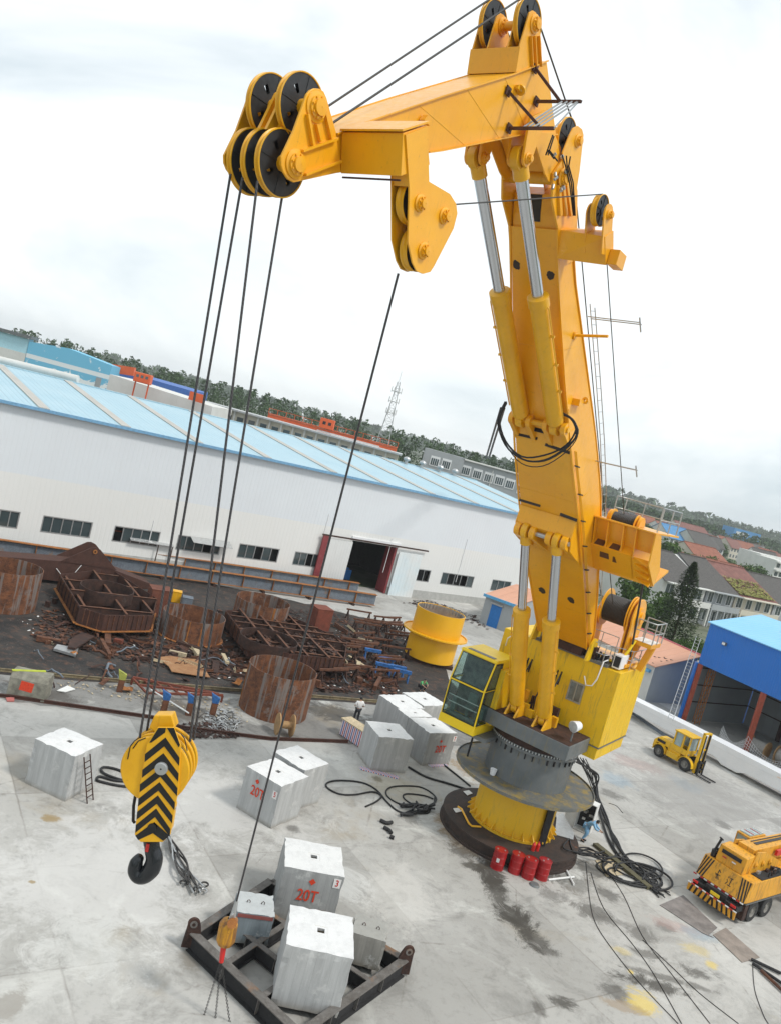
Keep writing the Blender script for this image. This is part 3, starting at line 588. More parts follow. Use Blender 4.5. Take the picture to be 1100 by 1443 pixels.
# black window rubbers
mb = MB(); r_ = .016
for s_ in (s1 + .006, s0 - .006):
    mb.tube([W_(cf - .05, s_, zb + .11), W_(sr + .02, s_, zb + .11), W_(sr + .02, s_, zmid - .03), W_(cf - .04, s_, zmid - .05), W_(cf - .05, s_, zb + .11)], r_ * 1.4, 5)
    mb.tube([W_(cf - .06, s_, zmid + .05), W_(sr + .02, s_, zmid + .07), W_(sr + .02, s_, zt - .09), W_(FT - .03, s_, zt - .09), W_(cf - .06, s_, zmid + .05)], r_ * 1.4, 5)
mb.tube([W_(cf + .03, s0 + .09, zb + .09), W_(cf + .03, s1 - .09, zb + .09), W_(cf + .045, s1 - .09, zmid - .06), W_(cf + .045, s0 + .09, zmid - .06), W_(cf + .03, s0 + .09, zb + .09)], r_ * 1.6, 5)
mb.tube([W_(cf + .035, s0 + .09, zmid + .06), W_(cf + .035, s1 - .09, zmid + .06), W_(FT + .05, s1 - .09, zt - .09), W_(FT + .05, s0 + .09, zt - .09), W_(cf + .035, s0 + .09, zmid + .06)], r_ * 1.6, 5)
mk(mb, 'window_seal', M['rubber'], cab)
mb = MB()
for z_ in (zb + .72, zb + 1.05): mb.tube([W_(cf - .12, s0 + .1, z_), W_(cf - .12, s1 - .1, z_)], .025)
mk(mb, 'guard_rail', M['offwhite'], cab)
sm_ = (s0 + s1) / 2
mb = MB(); bx(mb, cf - 1.1, cf - .65, sm_ - .28, sm_ + .28, zb + .45, zb + .6); bx(mb, cf - 1.12, cf - 1.0, sm_ - .26, sm_ + .26, zb + .6, zb + 1.25); bx(mb, cf - 1.0, cf - .75, sm_ - .1, sm_ + .1, zb + .02, zb + .45); mk(mb, 'seat', M['cabin'], cab, bev=.04)
mb = MB(); bx(mb, cf - .55, cf - .2, s0 + .12, s1 - .1, zb + .02, zb + .2); bx(mb, cf - .9, cf - .5, s0 + .15, s0 + .4, zb + .2, zb + .85); bx(mb, cf - .9, cf - .5, s1 - .42, s1 - .15, zb + .2, zb + .85); mk(mb, 'console', M['cabin'], cab, bev=.03)
mb = MB(); bx(mb, .3, cf - .35, s0 + .5, s1 + .55, zb - .58, zb - .39); mk(mb, 'cab_bracket', M['gray'], cab)
mb = MB(); bx(mb, fb, fb + 1.5, s1 - .01, s1 + .3, zb + .1, zt - .35); mk(mb, 'cab_rear_box', M['house'], cab, bev=.02)
for k in (0, 1):   # support legs from deck down to the walkway
    mb = MB(); mb.tube([W_(1.5 + k * .3, -2.6 + k * .14, 5.6), W_(1.5 + k * .3, -2.6 + k * .14, 3.4)], .05); mk(mb, 'ladder_leg', M['rubber'], K)
# --- boom
fr = [(1.23, 11.35), (3.6, 13.8), (6.4, 16.7), (8.2, 18.6), (10.4, 21.2), (11.9, 23.1), (13.25, 24.85), (14.0, 25.9)]
rr_ = [(-.15, 10.5), (-.05, 11.25), (2.2, 14.5), (4.6, 18.0), (6.85, 20.4), (9.2, 22.6), (12.0, 25.2), (12.7, 26.1)]
def interp(line, z):
    for (f0, z0), (f1, z1) in zip(line, line[1:]):
        if z0 <= z <= z1: return f0 + (f1 - f0) * (z - z0) / (z1 - z0)
    return line[0][0] if z < line[0][1] else line[-1][0]
hw = lambda z: interp([(1.25, 10), (1.30, 11), (1.38, 13.5), (1.38, 16.5), (1.25, 19), (1.08, 21.5), (.88, 24.8), (.86, 27)], z)
n_ = 24
# resample both edges along the boom direction
def resample(line, m):
    d = [0]
    for a, b_ in zip(line, line[1:]): d.append(d[-1] + math.dist(a, b_))
    out = []
    for i in range(m + 1):
        t = d[-1] * i / m; k = max(j for j in range(len(d) - 1) if d[j] <= t + 1e-9); u = (t - d[k]) / (d[k + 1] - d[k]); out.append((line[k][0] + (line[k + 1][0] - line[k][0]) * u, line[k][1] + (line[k + 1][1] - line[k][1]) * u))
    return out
fr2, rr2 = resample([(.3, 10.4)] + fr, n_), resample(rr_, n_)
mb = MB(); rings = []
for (f0, z0), (f1, z1) in zip(fr2, rr2):
    h = hw((z0 + z1) / 2); rings.append([W_(f0, -h, z0), W_(f0, h, z0), W_(f1, h, z1), W_(f1, -h, z1)])
vs = [v for r in rings for v in r]; fs = [[3, 2, 1, 0], [4 * n_, 4 * n_ + 1, 4 * n_ + 2, 4 * n_ + 3]]
for i in range(n_):
    for k in range(4): fs.append([4 * i + k, 4 * i + (k + 1) % 4, 4 * i + 4 + (k + 1) % 4, 4 * i + 4 + k])
mb.add(vs, fs); boom = mk(mb, 'boom', M['crane'], K, bev=.02)
for i in (3, 7, 11, 15, 19):
    f0, z0 = fr2[i]; h = hw(z0); mb = MB(); mb.bar(W_(f0 + .003, -h, z0), W_(f0 + .003, h, z0), .02, .012); mk(mb, 'weld_seam', M['craned'], boom)
    f1, z1 = rr2[i]; mb = MB(); mb.bar(W_(f0, h + .003, z0), W_(f1, hw(z1) + .003, z1), .012, .02); mk(mb, 'weld_seam', M['craned'], boom)
# welded edge flange strips and grease marks on the front plate
for sg in (-1, 1):
    mb = MB()
    for a, b_ in zip(fr2, fr2[1:]):
        h0, h1 = hw(a[1]), hw(b_[1]); mb.bar(W_(a[0] + .01, sg * (h0 + .03), a[1]), W_(b_[0] + .01, sg * (h1 + .03), b_[1]), .07, .05, CA)
    mk(mb, 'edge_flange', M['crane'], boom)
    mb = MB()
    for a, b_ in zip(rr2, rr2[1:]):
        h0, h1 = hw(a[1]), hw(b_[1]); mb.bar(W_(a[0] - .01, sg * (h0 + .03), a[1]), W_(b_[0] - .01, sg * (h1 + .03), b_[1]), .07, .05, CA)
    mk(mb, 'edge_flange', M['crane'], boom)
def on_front(px, py):    # point on the front plate of the boom
    best = None
    for (f0, z0), (f1, z1) in zip(fr2, fr2[1:]):
        nrm = (CA * (z1 - z0) - Vector((0, 0, 1)) * (f1 - f0)).normalized(); p = VP(px, py, W_(f0, 0, z0), nrm); q = p - C0
        if z0 - .02 <= q.z <= z1 + .02: return p, nrm
    return p, nrm
for (x0, y0, x1, y1, wd) in [(725.5, 610, 757, 617, .16), (768, 625, 803, 637, .18), (731, 703, 761, 712, .16), (789, 723, 813, 732, .2)]:
    a, n0 = on_front(x0, y0); b_, _ = on_front(x1, y1); mb = MB(); mb.bar(a + n0 * .012, b_ + n0 * .012, .02, wd, CA.cross(CS)); mk(mb, 'wear_pad', M['stain'], boom)
for (x, y, r0) in [(727, 373, .17), (775, 388, .18), (763, 832, .2), (804, 846, .2)]:
    a, n0 = on_front(x, y); mb = MB()
    tx = CS; ty = n0.cross(tx)
    mb.add([a + n0 * .006 + (tx * math.cos(t) * r0 * .9 + ty * math.sin(t) * r0) * random.uniform(.8, 1.15) for t in [2 * math.pi * k / 18 for k in range(18)]], [list(range(18))]); mk(mb, 'grease_mark', M['stain'], boom)
# pad eyes and bracket bits on the side
for px, py in ((617 / 1, 0),): pass
mb = MB(); q = LS(809, 473, 1.0); mb.cyl(W_(q[0], .9, q[1]), W_(q[0] + .1, 2.3, q[1] + .15), .055); mb.cyl(W_(q[0], 1.0, q[1]), W_(q[0], 1.06, q[1]), .14); mk(mb, 'side_peg', M['crane'], boom)
mb = MB(); q = LS(812, 565, 1.15); slab(mb, [(q[0] - .3, q[1] - .12), (q[0] + .25, q[1] - .2), (q[0] + .3, q[1] + .05), (q[0], q[1] + .1)], 1.05, 1.4); mb.lathe(W_(q[0] - .15, 1.42, q[1] + .1), CA, [(.05, -.04), (.13, -.04), (.13, .04), (.05, .04)], 14); mk(mb, 'pad_eye', M['crane'], boom)
# pipes with clamps down the side
for k in range(3):
    pts = []
    for i in range(13):
        z = 10.6 + (19.2 - 10.6) * i / 12; pts.append(W_(interp([(.3, 10.4)] + fr, z) - .18 - .1 * k, hw(z) + .11, z))
    mb = MB(); mb.tube(pts, .022, 6); mk(mb, 'hydraulic_pipe', M['craned'], boom)
for i in range(8):
    z = 11.3 + i * 1.05; f = interp(fr, z); mb = MB(); mb.bar(W_(f - .06, hw(z) + .13, z), W_(f - .5, hw(z) + .13, z), .07, .05); mk(mb, 'pipe_clamp', M['frame'], boom)
# --- cylinders
SP = .75
def lug_mid(pl, pr):
    # same (f,z) seen at s=-SP for the left and +SP for the right
    a = LS(*pl, -SP); b_ = LS(*pr, SP); return ((a[0] + b_[0]) / 2, (a[1] + b_[1]) / 2)
L1 = lug_mid((740, 745), (786, 765)); L0 = lug_mid((724, 990), (768, 1018)); U0 = lug_mid((735, 590), (782, 603)); U1 = lug_mid((677, 214), (724, 230))
print('cyl pins', L0, L1, U0, U1)
def cylinder(p0, p1, s_, joint, rb, rr, label=None):
    a, b_ = W_(p0[0], s_, p0[1]), W_(p1[0], s_, p1[1]); d = (b_ - a); Ln = d.length; d.normalize(); J = a + d * joint
    mb = MB(); mb.cyl(a + d * .30, J, rb, n=28); mb.lathe(J, d, [(rb * 1.0, -.4), (rb * 1.12, -.38), (rb * 1.12, -.02), (rb * 1.0, 0), (rr, .02)], 28)
    mb.lathe(a, d, [(rb * .55, .05), (rb * .98, .32)], 28)
    br = mk(mb, 'cylinder_barrel', M['craned'], K)
    mb = MB(); mb.cyl(J - d * .3, b_ - d * .38, rr, n=24); mk(mb, 'cylinder_rod', M['chrome'], br)
    mb = MB(); mb.cyl(b_ - d * .62, b_ - d * .2, rr * 1.25, n=20); mb.lathe(b_, CS, [(.09, -.13), (rr * 1.75, -.13), (rr * 1.75, .13), (.09, .13)], 24); mk(mb, 'rod_eye', M['cabroof'] if joint < 3.6 else M['craned'], br)
    mb = MB(); mb.lathe(a, CS, [(.08, -.14), (rb * .95, -.14), (rb * .95, .14), (.08, .14)], 24); mk(mb, 'base_eye', M['craned'], br)
    sd = CS if s_ > 0 else -CS
    mb = MB(); fwd = CA * .1; mb.tube([a + d * .6 + sd * (rb + .07) + fwd, J - d * .5 + sd * (rb + .07) + fwd, J - d * .35 + sd * (rb * .9) + fwd], .028, 6)
    for k in range(1, 4): mb.bar(a + d * (.6 + (joint - 1) * k / 4) + sd * (rb - .05) + fwd, a + d * (.6 + (joint - 1) * k / 4) + sd * (rb + .15) + fwd, .05, .09)
    mk(mb, 'cylinder_pipe', M['craned'], br)
    return a, b_, d
def jdist(p0, p1, s_, px, py):
    q = LS(px, py, s_); a = Vector((p0[0], p0[1])); d = (Vector((p1[0], p1[1])) - a).normalized(); return (Vector(q) - a).dot(d)
jl = (jdist(L0, L1, -SP, 739, 856) + jdist(L0, L1, SP, 779, 870)) / 2; ju = (jdist(U0, U1, -SP, 704, 412) + jdist(U0, U1, SP, 751, 420)) / 2
print('joints', jl, ju)
for s_ in (-SP, SP):
    cylinder(L0, L1, s_, jl, .36, .20); cylinder(U0, U1, s_, ju, .33, .20)
# lower cylinder feet on deck
for s_ in (-SP, SP):
    for e in (-.26, .26):
        mb = MB(); q = roundend(L0, .26, 0, math.pi, 8); slab(mb, q + [(L0[0] - .5, 6.36), (L0[0] + .55, 6.36)], s_ + e - .05, s_ + e + .05); mk(mb, 'foot_lug', M['craned'], K)
# boom lugs: plate bracket with fingers (lower rod end and upper barrel foot)
def frontpt(z): return (interp(fr, z), z)
def finger(P, zt, zb_, s_, w_, r_=.27):
    t_, b_ = frontpt(zt), frontpt(zb_); mb = MB(); a0 = math.atan2(P[1] - (t_[1] + b_[1]) / 2, P[0] - (t_[0] + b_[0]) / 2)
    slab(mb, [(b_[0] - .05, b_[1])] + roundend(P, r_, a0 - 1.5, a0 + 1.35, 10) + [(t_[0] - .05, t_[1])], s_ - w_, s_ + w_)
    return mk(mb, 'pin_lug', M['crane'], boom, bev=.012)
q_, _n = on_front(771, 722); zt_ = (q_ - C0).z
for s_ in (-SP - .36, -SP + .36, SP - .36, SP + .36): finger(L1, zt_ - .3, L1[1] - .7, s_, .13, .29)
A_ = frontpt(zt_); B_ = (L1[0] + .10, L1[1] + .27); hh = hw(zt_) - .02
mb = MB(); mb.prism([W_(A_[0] + .02, -hh, A_[1]), W_(A_[0] + .02, hh, A_[1]), W_(B_[0], 1.25, B_[1]), W_(B_[0], -1.25, B_[1])], [W_(A_[0] - .3, -hh, A_[1] - .35), W_(A_[0] - .3, hh, A_[1] - .35), W_(B_[0] - .3, 1.25, B_[1] - .25), W_(B_[0] - .3, -1.25, B_[1] - .25)])
mk(mb, 'cylinder_bracket', M['crane'], boom, bev=.015)
for sg in (-1, 1):
    mb = MB(); slab(mb, [A_, B_, (B_[0] - .35, B_[1] - .6), frontpt(L1[1] - .9)], sg * 1.27, sg * 1.33); mk(mb, 'bracket_side', M['crane'], boom)
mb = MB(); mb.cyl(W_(L1[0], -1.3, L1[1]), W_(L1[0], 1.3, L1[1]), .10, n=16); mk(mb, 'hinge_pin', M['silver'], boom)
mb = MB(); slab(mb, [frontpt(L1[1] + .3), (L1[0] - .5, L1[1]), frontpt(L1[1] - .4)], -.25, .25); mk(mb, 'bracket_recess', M['rustdark'], boom)
for s_ in (-SP - .38, -SP + .38, SP - .38, SP + .38): finger(U0, U0[1] + .75, U0[1] - .75, s_, .10, .26)
mb = MB(); u_, v_ = frontpt(U0[1] + 1.0), frontpt(U0[1] - .9)
mb.prism([W_(u_[0], -hw(20), u_[1]), W_(u_[0], hw(20), u_[1]), W_(U0[0] - .35, 1.2, U0[1] + .15), W_(U0[0] - .35, -1.2, U0[1] + .15)], [W_(u_[0] - .3, -hw(20), u_[1] - .3), W_(u_[0] - .3, hw(20), u_[1] - .3), W_(v_[0] - .1, 1.2, v_[1]), W_(v_[0] - .1, -1.2, v_[1])]); mk(mb, 'cylinder_bracket', M['crane'], boom, bev=.015)
mb = MB(); slab(mb, [(U0[0] - .34, U0[1] + .12), (U0[0] - .36, U0[1] - .32), (U0[0] - .5, U0[1] - .3), (U0[0] - .5, U0[1] + .1)], -.27, .27); mk(mb, 'bracket_recess', M['dark'], boom)
mb = MB(); mb.cyl(W_(U0[0], -1.3, U0[1]), W_(U0[0], 1.3, U0[1]), .12, n=16); mk(mb, 'hinge_pin', M['craned'], boom)
# --- sheave
def sheave(f, z, s_, r, parent, rimmat=None, wd=.14, n=48):
    c = W_(f, s_, z); prof = [(r * .965, -wd / 2), (r, -wd / 2), (r, -wd * .3), (r * .94, -wd * .1), (r * .94, wd * .1), (r, wd * .3), (r, wd / 2), (r * .965, wd / 2), (r * .95, wd * .3), (r * .95, -wd * .3), (r * .965, -wd / 2)]
    mb = MB(); mb.lathe(c, CS, prof, n); rim = mk(mb, 'sheave', rimmat or M['craned'], parent)
    mb = MB(); x, y, zz_ = frame(CS); Nn = 48; rad = [.14, .42, .50, .60, .68, .955]
    for side in (-wd * .36, wd * .36):
        vs = []; fs = []
        for rr0 in rad:
            for k in range(Nn): t = 2 * math.pi * k / Nn; vs.append(c + zz_ * side + (x * math.cos(t) + y * math.sin(t)) * rr0 * r)
        for i in range(len(rad) - 1):
            for k in range(Nn):
                hole = k % 12 in (5, 6) and i in (1, 2, 3) and not (k % 12 == 5 and i == 9)
                if not hole: fs.append([i * Nn + k, i * Nn + (k + 1) % Nn, (i + 1) * Nn + (k + 1) % Nn, (i + 1) * Nn + k])
        mb.add(vs, fs)
    for k in range(4):
        t = math.pi / 2 * k; d = x * math.cos(t) + y * math.sin(t); mb.bar(c + d * r * .15, c + d * r * .93, .03, wd * .9, CS)
    mb.cyl(c - CS * wd * .5, c + CS * wd * .5, r * .2, n=20)
    mk(mb, 'web', M['black'], rim)
    return rim
def hub(f, z, s_, sg, parent, r=.2):
    mb = MB(); c = W_(f, s_, z); mb.lathe(c, CS * sg, [(r * 1.5, 0), (r * 1.5, .03), (r * 1.15, .05), (r * 1.15, .09), (r * .8, .1), (r * .8, .16), (.01, .17)], 24)
    for k in range(8): t = k * math.pi / 4; x, y, _ = frame(CS); p = c + (x * math.cos(t) + y * math.sin(t)) * r * .98 + CS * sg * .09; mb.cyl(p, p + CS * sg * .035, .025, n=6)
    return mk(mb, 'hub_cap', M['crane'], parent)
# --- jib (second section)
top = FZ(Z1((610, 500)) + Z2((0, 465), (340, 360), (515, 293)), .75)
bot = FZ(Z2((560, 650), (440, 640), (0, 728)) + Z1((875, 620)), .75)
nose = FZ(Z1((500, 545)), .75) + FZ(Z1((512, 705)), .75)
poly = [nose[0]] + top + bot + [FZ(Z1((735, 650)), .75)[0], nose[1]]
mb = MB(); slab(mb, poly, -.75, .75); jib = mk(mb, 'jib', M['crane'], K, bev=.015)
for line in ([nose[0]] + top, bot):       # flange lips
    for sg in (-1, 1):
        mb = MB()
        for a, b_ in zip(line, line[1:]): mb.bar(W_(a[0], sg * .79, a[1]), W_(b_[0], sg * .79, b_[1]), .07, .035, (CA.x, CA.y, 1))
        mk(mb, 'edge_flange', M['crane'], jib)
for k_s in (.25, .5, .72):
    a_t = Vector(top[0]).lerp(Vector(top[-1]), k_s); b_t = Vector(bot[-1]).lerp(Vector(bot[0]), k_s * 1.05); mb = MB(); mb.bar(W_(a_t.x, .753, a_t.y), W_(b_t.x, .753, b_t.y), .01, .018); mk(mb, 'weld_seam', M['craned'], jib)
# tip plates
tp = FZ(T1((670, 260), (700, 225), (735, 208), (780, 212), (815, 235), (840, 290), (920, 575), (965, 930), (870, 950), (600, 1010), (560, 1018), (510, 990), (470, 930), (450, 870), (450, 800), (560, 570), (610, 430)), .85)
for s_, m_ in ((.85, 0), (-.9, 0)):
    mb = MB(); slab(mb, tp, s_, s_ + .06); tpl = mk(mb, 'tip_plate', M['crane'], jib, bev=.012)
    if s_ > 0:
        TH = FZ(T1((770, 370), (590, 860)), .91)
        for q in TH: hub(q[0], q[1], .91, 1, tpl, .21 if q is TH[0] else .2)
        for a, b_ in ((T1((690, 430))[0], T1((735, 700))[0]), (T1((765, 515))[0], T1((800, 665))[0]), (T1((825, 360))[0], T1((895, 650))[0])):
            p, q = FZ([a, b_], .91); mb = MB(); slab(mb, [p, q, (q[0] + .05, q[1] - .03), (p[0] + .05, p[1] - .03)], .912, 1.0); mk(mb, 'rib', M['crane'], tpl)
        for a, b_ in ((T1((630, 735))[0], T1((930, 630))[0]), (T1((655, 940))[0], T1((960, 825))[0])):
            p, q = FZ([a, b_], .91); mb = MB(); slab(mb, [p, q, (q[0] - .02, q[1] - .05), (p[0] - .02, p[1] - .05)], .912, 1.02); mk(mb, 'rib', M['crane'], tpl)
U = FZ(T1((770, 370)), .91)[0]; Lw = FZ(T1((590, 860)), .91)[0]
UR = .70
for s_ in (-.45, .45): sheave(U[0], U[1], s_, UR, jib)
for s_ in (-.40, .03, .46): sheave(Lw[0], Lw[1], s_, UR, jib)
inner = FZ(T1((440, 250), (480, 222), (520, 240), (500, 480), (470, 560), (290, 560), (330, 480)), 0.0)
mb = MB(); slab(mb, inner, -.12, -.04); mk(mb, 'centre_plate', M['crane'], jib)
mb = MB(); slab(mb, inner, .10, .18); mk(mb, 'centre_plate', M['crane'], jib)
mb = MB(); mb.cyl(W_(U[0], -.9, U[1]), W_(U[0], .9, U[1]), .17, n=20); mk(mb, 'sheave_pin', M['crane'], jib)
mb = MB(); mb.cyl(W_(Lw[0], -.9, Lw[1]), W_(Lw[0], .9, Lw[1]), .17, n=20); mk(mb, 'sheave_pin', M['crane'], jib)
q0 = FZ(T1((290, 555)), -.3)[0]
mb = MB(); bx(mb, q0[0] - .1, q0[0] - .02, -.3, .3, q0[1], q0[1] + .1); mk(mb, 'rope_keeper', M['crane'], jib)
# cross box carrying the pendant sheaves
D_ = LS(*Z1((780, 545))[0], 2.5); C_ = LS(*Z1((868, 510))[0], 2.5); D2 = LS(*Z1((735, 715))[0], 2.3); A0 = LS(*Z1((495, 540))[0], .9)
cb = [(24.80, 24.2), (24.10, 24.68), (23.62, 24.02), (24.5, 23.40)]
mb = MB(); slab(mb, cb, .78, 2.5); crossb = mk(mb, 'cross_box', M['crane'], jib, bev=.012)
mb = MB(); slab(mb, [(24.86, 24.2), (24.05, 24.76), (24.07, 24.79), (24.88, 24.24)], .78, 2.54); mk(mb, 'top_plate', M['crane'], crossb)
pen = FZ(Z1((780, 548), (868, 514), (872, 625), (875, 740), (960, 790), (985, 830), (990, 870), (975, 930), (895, 1085), (880, 1108), (850, 1116), (825, 1105), (808, 1070), (790, 985), (795, 765)), 2.5)
mb = MB(); slab(mb, pen, 2.5, 2.54); pp_ = mk(mb, 'pendant_plate', M['crane'], crossb)
pen2 = FZ(Z1((872, 640), (875, 740), (960, 790), (985, 830), (990, 870), (975, 930), (895, 1085), (880, 1108), (850, 1116), (825, 1105), (808, 1070), (790, 985), (790, 640)), 2.5)
mb = MB(); slab(mb, pen2, 2.05, 2.09); mk(mb, 'pendant_plate', M['crane'], crossb)
mb = MB(); slab(mb, FZ(Z1((785, 620), (868, 600), (872, 700), (795, 760)), 2.5), 2.092, 2.498); mk(mb, 'pendant_box', M['crane'], crossb)
for hx, hy in ((845, 828), (943, 880), (858, 1022)):
    q = LS(*Z1((hx, hy))[0], 2.56); hub(q[0], q[1], 2.542, 1, pp_, .13)
PS1 = LS(*Z1((845, 828))[0], 2.5); PS2 = LS(*Z1((943, 880))[0], 2.5); PS3 = LS(*Z1((858, 1022))[0], 2.5)
for q, r0 in ((PS1, .50), (PS3, .50), (PS2, .3)): sheave(q[0] + .03, q[1], 2.3, r0, crossb, wd=.2)
mb = MB(); a, b_ = FZ(Z1((500, 708), (735, 722)), 1.0); mb.tube([W_(24.43, .8, 23.34), W_(24.43, 2.45, 23.34)], .022, 6); mk(mb, 'nose_pipe', M['rustbrown'], jib)
q = LS(*Z1((852, 493))[0], .8); mb = MB(); slab(mb, [(q[0] + .12, q[1] - .02), (q[0] - .15, q[1] - .05), (q[0] - .1, q[1] + .12), (q[0] + .03, q[1] + .14)], .79, .95); mk(mb, 'lifting_lug', M['crane'], jib)
q = LS(*Z2((380, 435))[0], .8); mb = MB(); mb.lathe(W_(q[0], .86, q[1]), (CA.x, CA.y, -1), [(.05, -.03), (.15, -.03), (.15, .03), (.05, .03)], 16); mb.box(W_(q[0] + .08, .83, q[1]), (.12, .05, .05), (CA, CS, Vector((0, 0, 1)))); mk(mb, 'lifting_lug', M['craned'], jib)
# stay frame of dark bars on the jib heel
P1 = [LS(*Z2(k)[0], .8) for k in ((460, 328), (328, 440), (465, 490), (333, 620))]
E1 = W_(P1[2][0] - .2, 3.1, P1[2][1] - .05); E2 = W_(P1[3][0] - .1, 3.0, P1[3][1])
def far_at(px, py, s_): q = LS(px, py, s_); return W_(q[0], s_, q[1])
e1 = far_at(*Z2((680, 490))[0], 3.0); e2 = far_at(*Z2((548, 620))[0], 2.9); j1 = far_at(*Z2((580, 490))[0], 2.1); j2 = far_at(*Z2((482, 615))[0], 2.0)
for k, (a, b_) in enumerate(((W_(P1[2][0], .8, P1[2][1]), e1), (W_(P1[3][0], .8, P1[3][1]), e2), (W_(P1[0][0], .8, P1[0][1]), j1), (W_(P1[1][0], .8, P1[1][1]), j2))):
    mb = MB(); mb.bar(a, b_, .075); mb.box(a, (.12, .02, .12), (CA, CS, Vector((0, 0, 1)))); mk(mb, 'stay_bar', M['rustbrown'], jib)
mb = MB()
for k in range(4):
    t = k / 3; a = e1.lerp(j1, .15 + t * .75); b_ = e2.lerp(j2, .4 + t * .6); b_ = e2.lerp(W_(P1[3][0], .8, P1[3][1]), .35 + t * .35); mb.bar(a, b_, .04)
mb.bar(e1.lerp(j1, .1), e2, .03); mk(mb, 'stay_grating', M['silver'], jib)
# top sheave bracket on the jib heel
thb = LS(*T2((735, 220))[0], .78); dirj = Vector((top[-1][0] - top[0][0], top[-1][1] - top[0][1])).normalized()
pl1 = FZ(T2((672, 170), (690, 110), (720, 92), (748, 110), (775, 180), (800, 400), (805, 592), (590, 660), (600, 420)), .78)
fb_ = FZ(T2((575, 655), (605, 425)), .78)
for s_ in (.74, .36, -.30, -.80):
    mb = MB(); slab(mb, pl1, s_, s_ + .05); p_ = mk(mb, 'sheave_cheek', M['crane'], jib, bev=.01)
    if s_ in (.74, -.30): hub(thb[0], thb[1], s_ + .05, 1, p_, .17)
mb = MB(); slab(mb, FZ(T2((560, 665), (598, 425), (612, 425), (590, 660)), .78), -.84, .80); mk(mb, 'front_plate', M['crane'], jib, bev=.01)
for x0, x1 in ((690, 700), (725, 735), (765, 780)):
    p = FZ(T2((x0, 330), (x1 + 5, 600)), .80); mb = MB(); slab(mb, [p[0], p[1], (p[1][0] - .05, p[1][1] - .02), (p[0][0] - .05, p[0][1] - .02)], .793, .88); mk(mb, 'rib', M['crane'], jib)
mb = MB(); mb.cyl(W_(thb[0], -.82, thb[1]), W_(thb[0], .8, thb[1]), .13, n=16); mk(mb, 'sheave_pin', M['crane'], jib)
SH_T = (thb[0] + .02, thb[1]); 
for s_ in (-.56, .575): sheave(SH_T[0], SH_T[1], s_, .70, jib)
mb = MB(); q = LS(*T2((500, 440))[0], .1)
for k in range(7): mb.ico(W_(q[0] + random.uniform(-.1, .1), .1 + random.uniform(-.15, .15), q[1] + random.uniform(-.25, .25)), .07)
mk(mb, 'grease_lump', M['stain'], jib)
# jib heel cheeks to knee pin
KP = LS(*T3((270, 640))[0], .75)
hc = FZ(Z2((440, 640), (545, 640), (560, 680), (572, 740), (560, 830), (545, 870), (520, 880), (500, 840), (470, 745)), .80)
for s_ in (-.84, .78):
    mb = MB(); slab(mb, hc, s_, s_ + .06); mk(mb, 'heel_cheek', M['crane'], jib, bev=.01)
# upper cylinder lugs under the jib
for s_ in (-SP, SP):
    for e in (-.25, .25):
        mb = MB(); q = roundend(U1, .24, math.pi, 2 * math.pi, 8); slab(mb, q + [(U1[0] + .45, U1[1] + 1.0), (U1[0] - .5, U1[1] + 1.7)], s_ + e - .04, s_ + e + .04); mk(mb, 'jib_lug', M['crane'], jib)
    hub(U1[0], U1[1], s_ + .29, 1, jib, .11)
# boom head: plates up to the knee, gearbox-like boss, lower sheaves
bh = [(13.2, 24.9), (14.0, 25.9), (14.9, 26.5), (15.3, 27.2), (14.9, 27.9), (14.2, 28.0), (13.4, 27.4), (12.6, 26.3), (12.3, 25.4)]
for s_ in (-.98, .86):
    mb = MB(); slab(mb, bh, s_, s_ + .08); mk(mb, 'head_plate', M['crane'], boom, bev=.01)
mb = MB(); slab(mb, [(13.6, 25.4), (14.1, 26.3), (14.35, 26.9), (13.9, 27.3), (13.2, 26.9), (12.5, 26.0), (12.6, 25.5)], -.85, .85); mk(mb, 'head_web', M['crane'], boom)
mb = MB(); slab(mb, [(14.02, 26.1), (14.36, 26.88), (14.30, 26.9), (13.96, 26.14)], -.45, .2); mk(mb, 'head_recess', M['stain'], boom)
mb = MB(); slab(mb, [(15.2, 27.3), (16.3, 27.9), (15.8, 28.4), (14.9, 28.2), (14.5, 27.6)], -.72, .72); mk(mb, 'heel_web', M['crane'], jib)
kp = (14.75, 27.3)
mb = MB(); mb.cyl(W_(kp[0], -1.05, kp[1]), W_(kp[0], 1.1, kp[1]), .22, n=20); mk(mb, 'knee_pin', M['craned'], boom)
hub(kp[0], kp[1], 1.0, 1, boom, .2)
lp = FZ(T3((430, 300), (460, 240), (500, 222), (535, 250), (548, 300), (515, 600), (480, 820), (455, 990), (430, 860), (380, 600), (370, 450)), .95)
lhb = LS(*T3((495, 350))[0], .95)
for s_ in (.92, -.98, .1):
    mb = MB(); slab(mb, lp, s_, s_ + .05); p_ = mk(mb, 'sheave_cheek', M['crane'], boom, bev=.01)
    if s_ > .5: hub(lhb[0], lhb[1], s_ + .05, 1, p_, .14)
for s_ in (-.56, .60): sheave(lhb[0] + .12, lhb[1] + .02, s_, .64, boom)
mb = MB(); mb.cyl(W_(lhb[0], -.95, lhb[1]), W_(lhb[0], .95, lhb[1]), .13, n=16); mk(mb, 'sheave_pin', M['crane'], boom)
for k in range(3):
    mb = MB(); a = FZ(T3((335 + 35 * k, 720), (345 + 45 * k, 980)), .95); mb.bar(W_(a[0][0], .97, a[0][1]), W_(a[1][0], 1.0, a[1][1]), .09, .14); mk(mb, 'rib', M['crane'], boom)
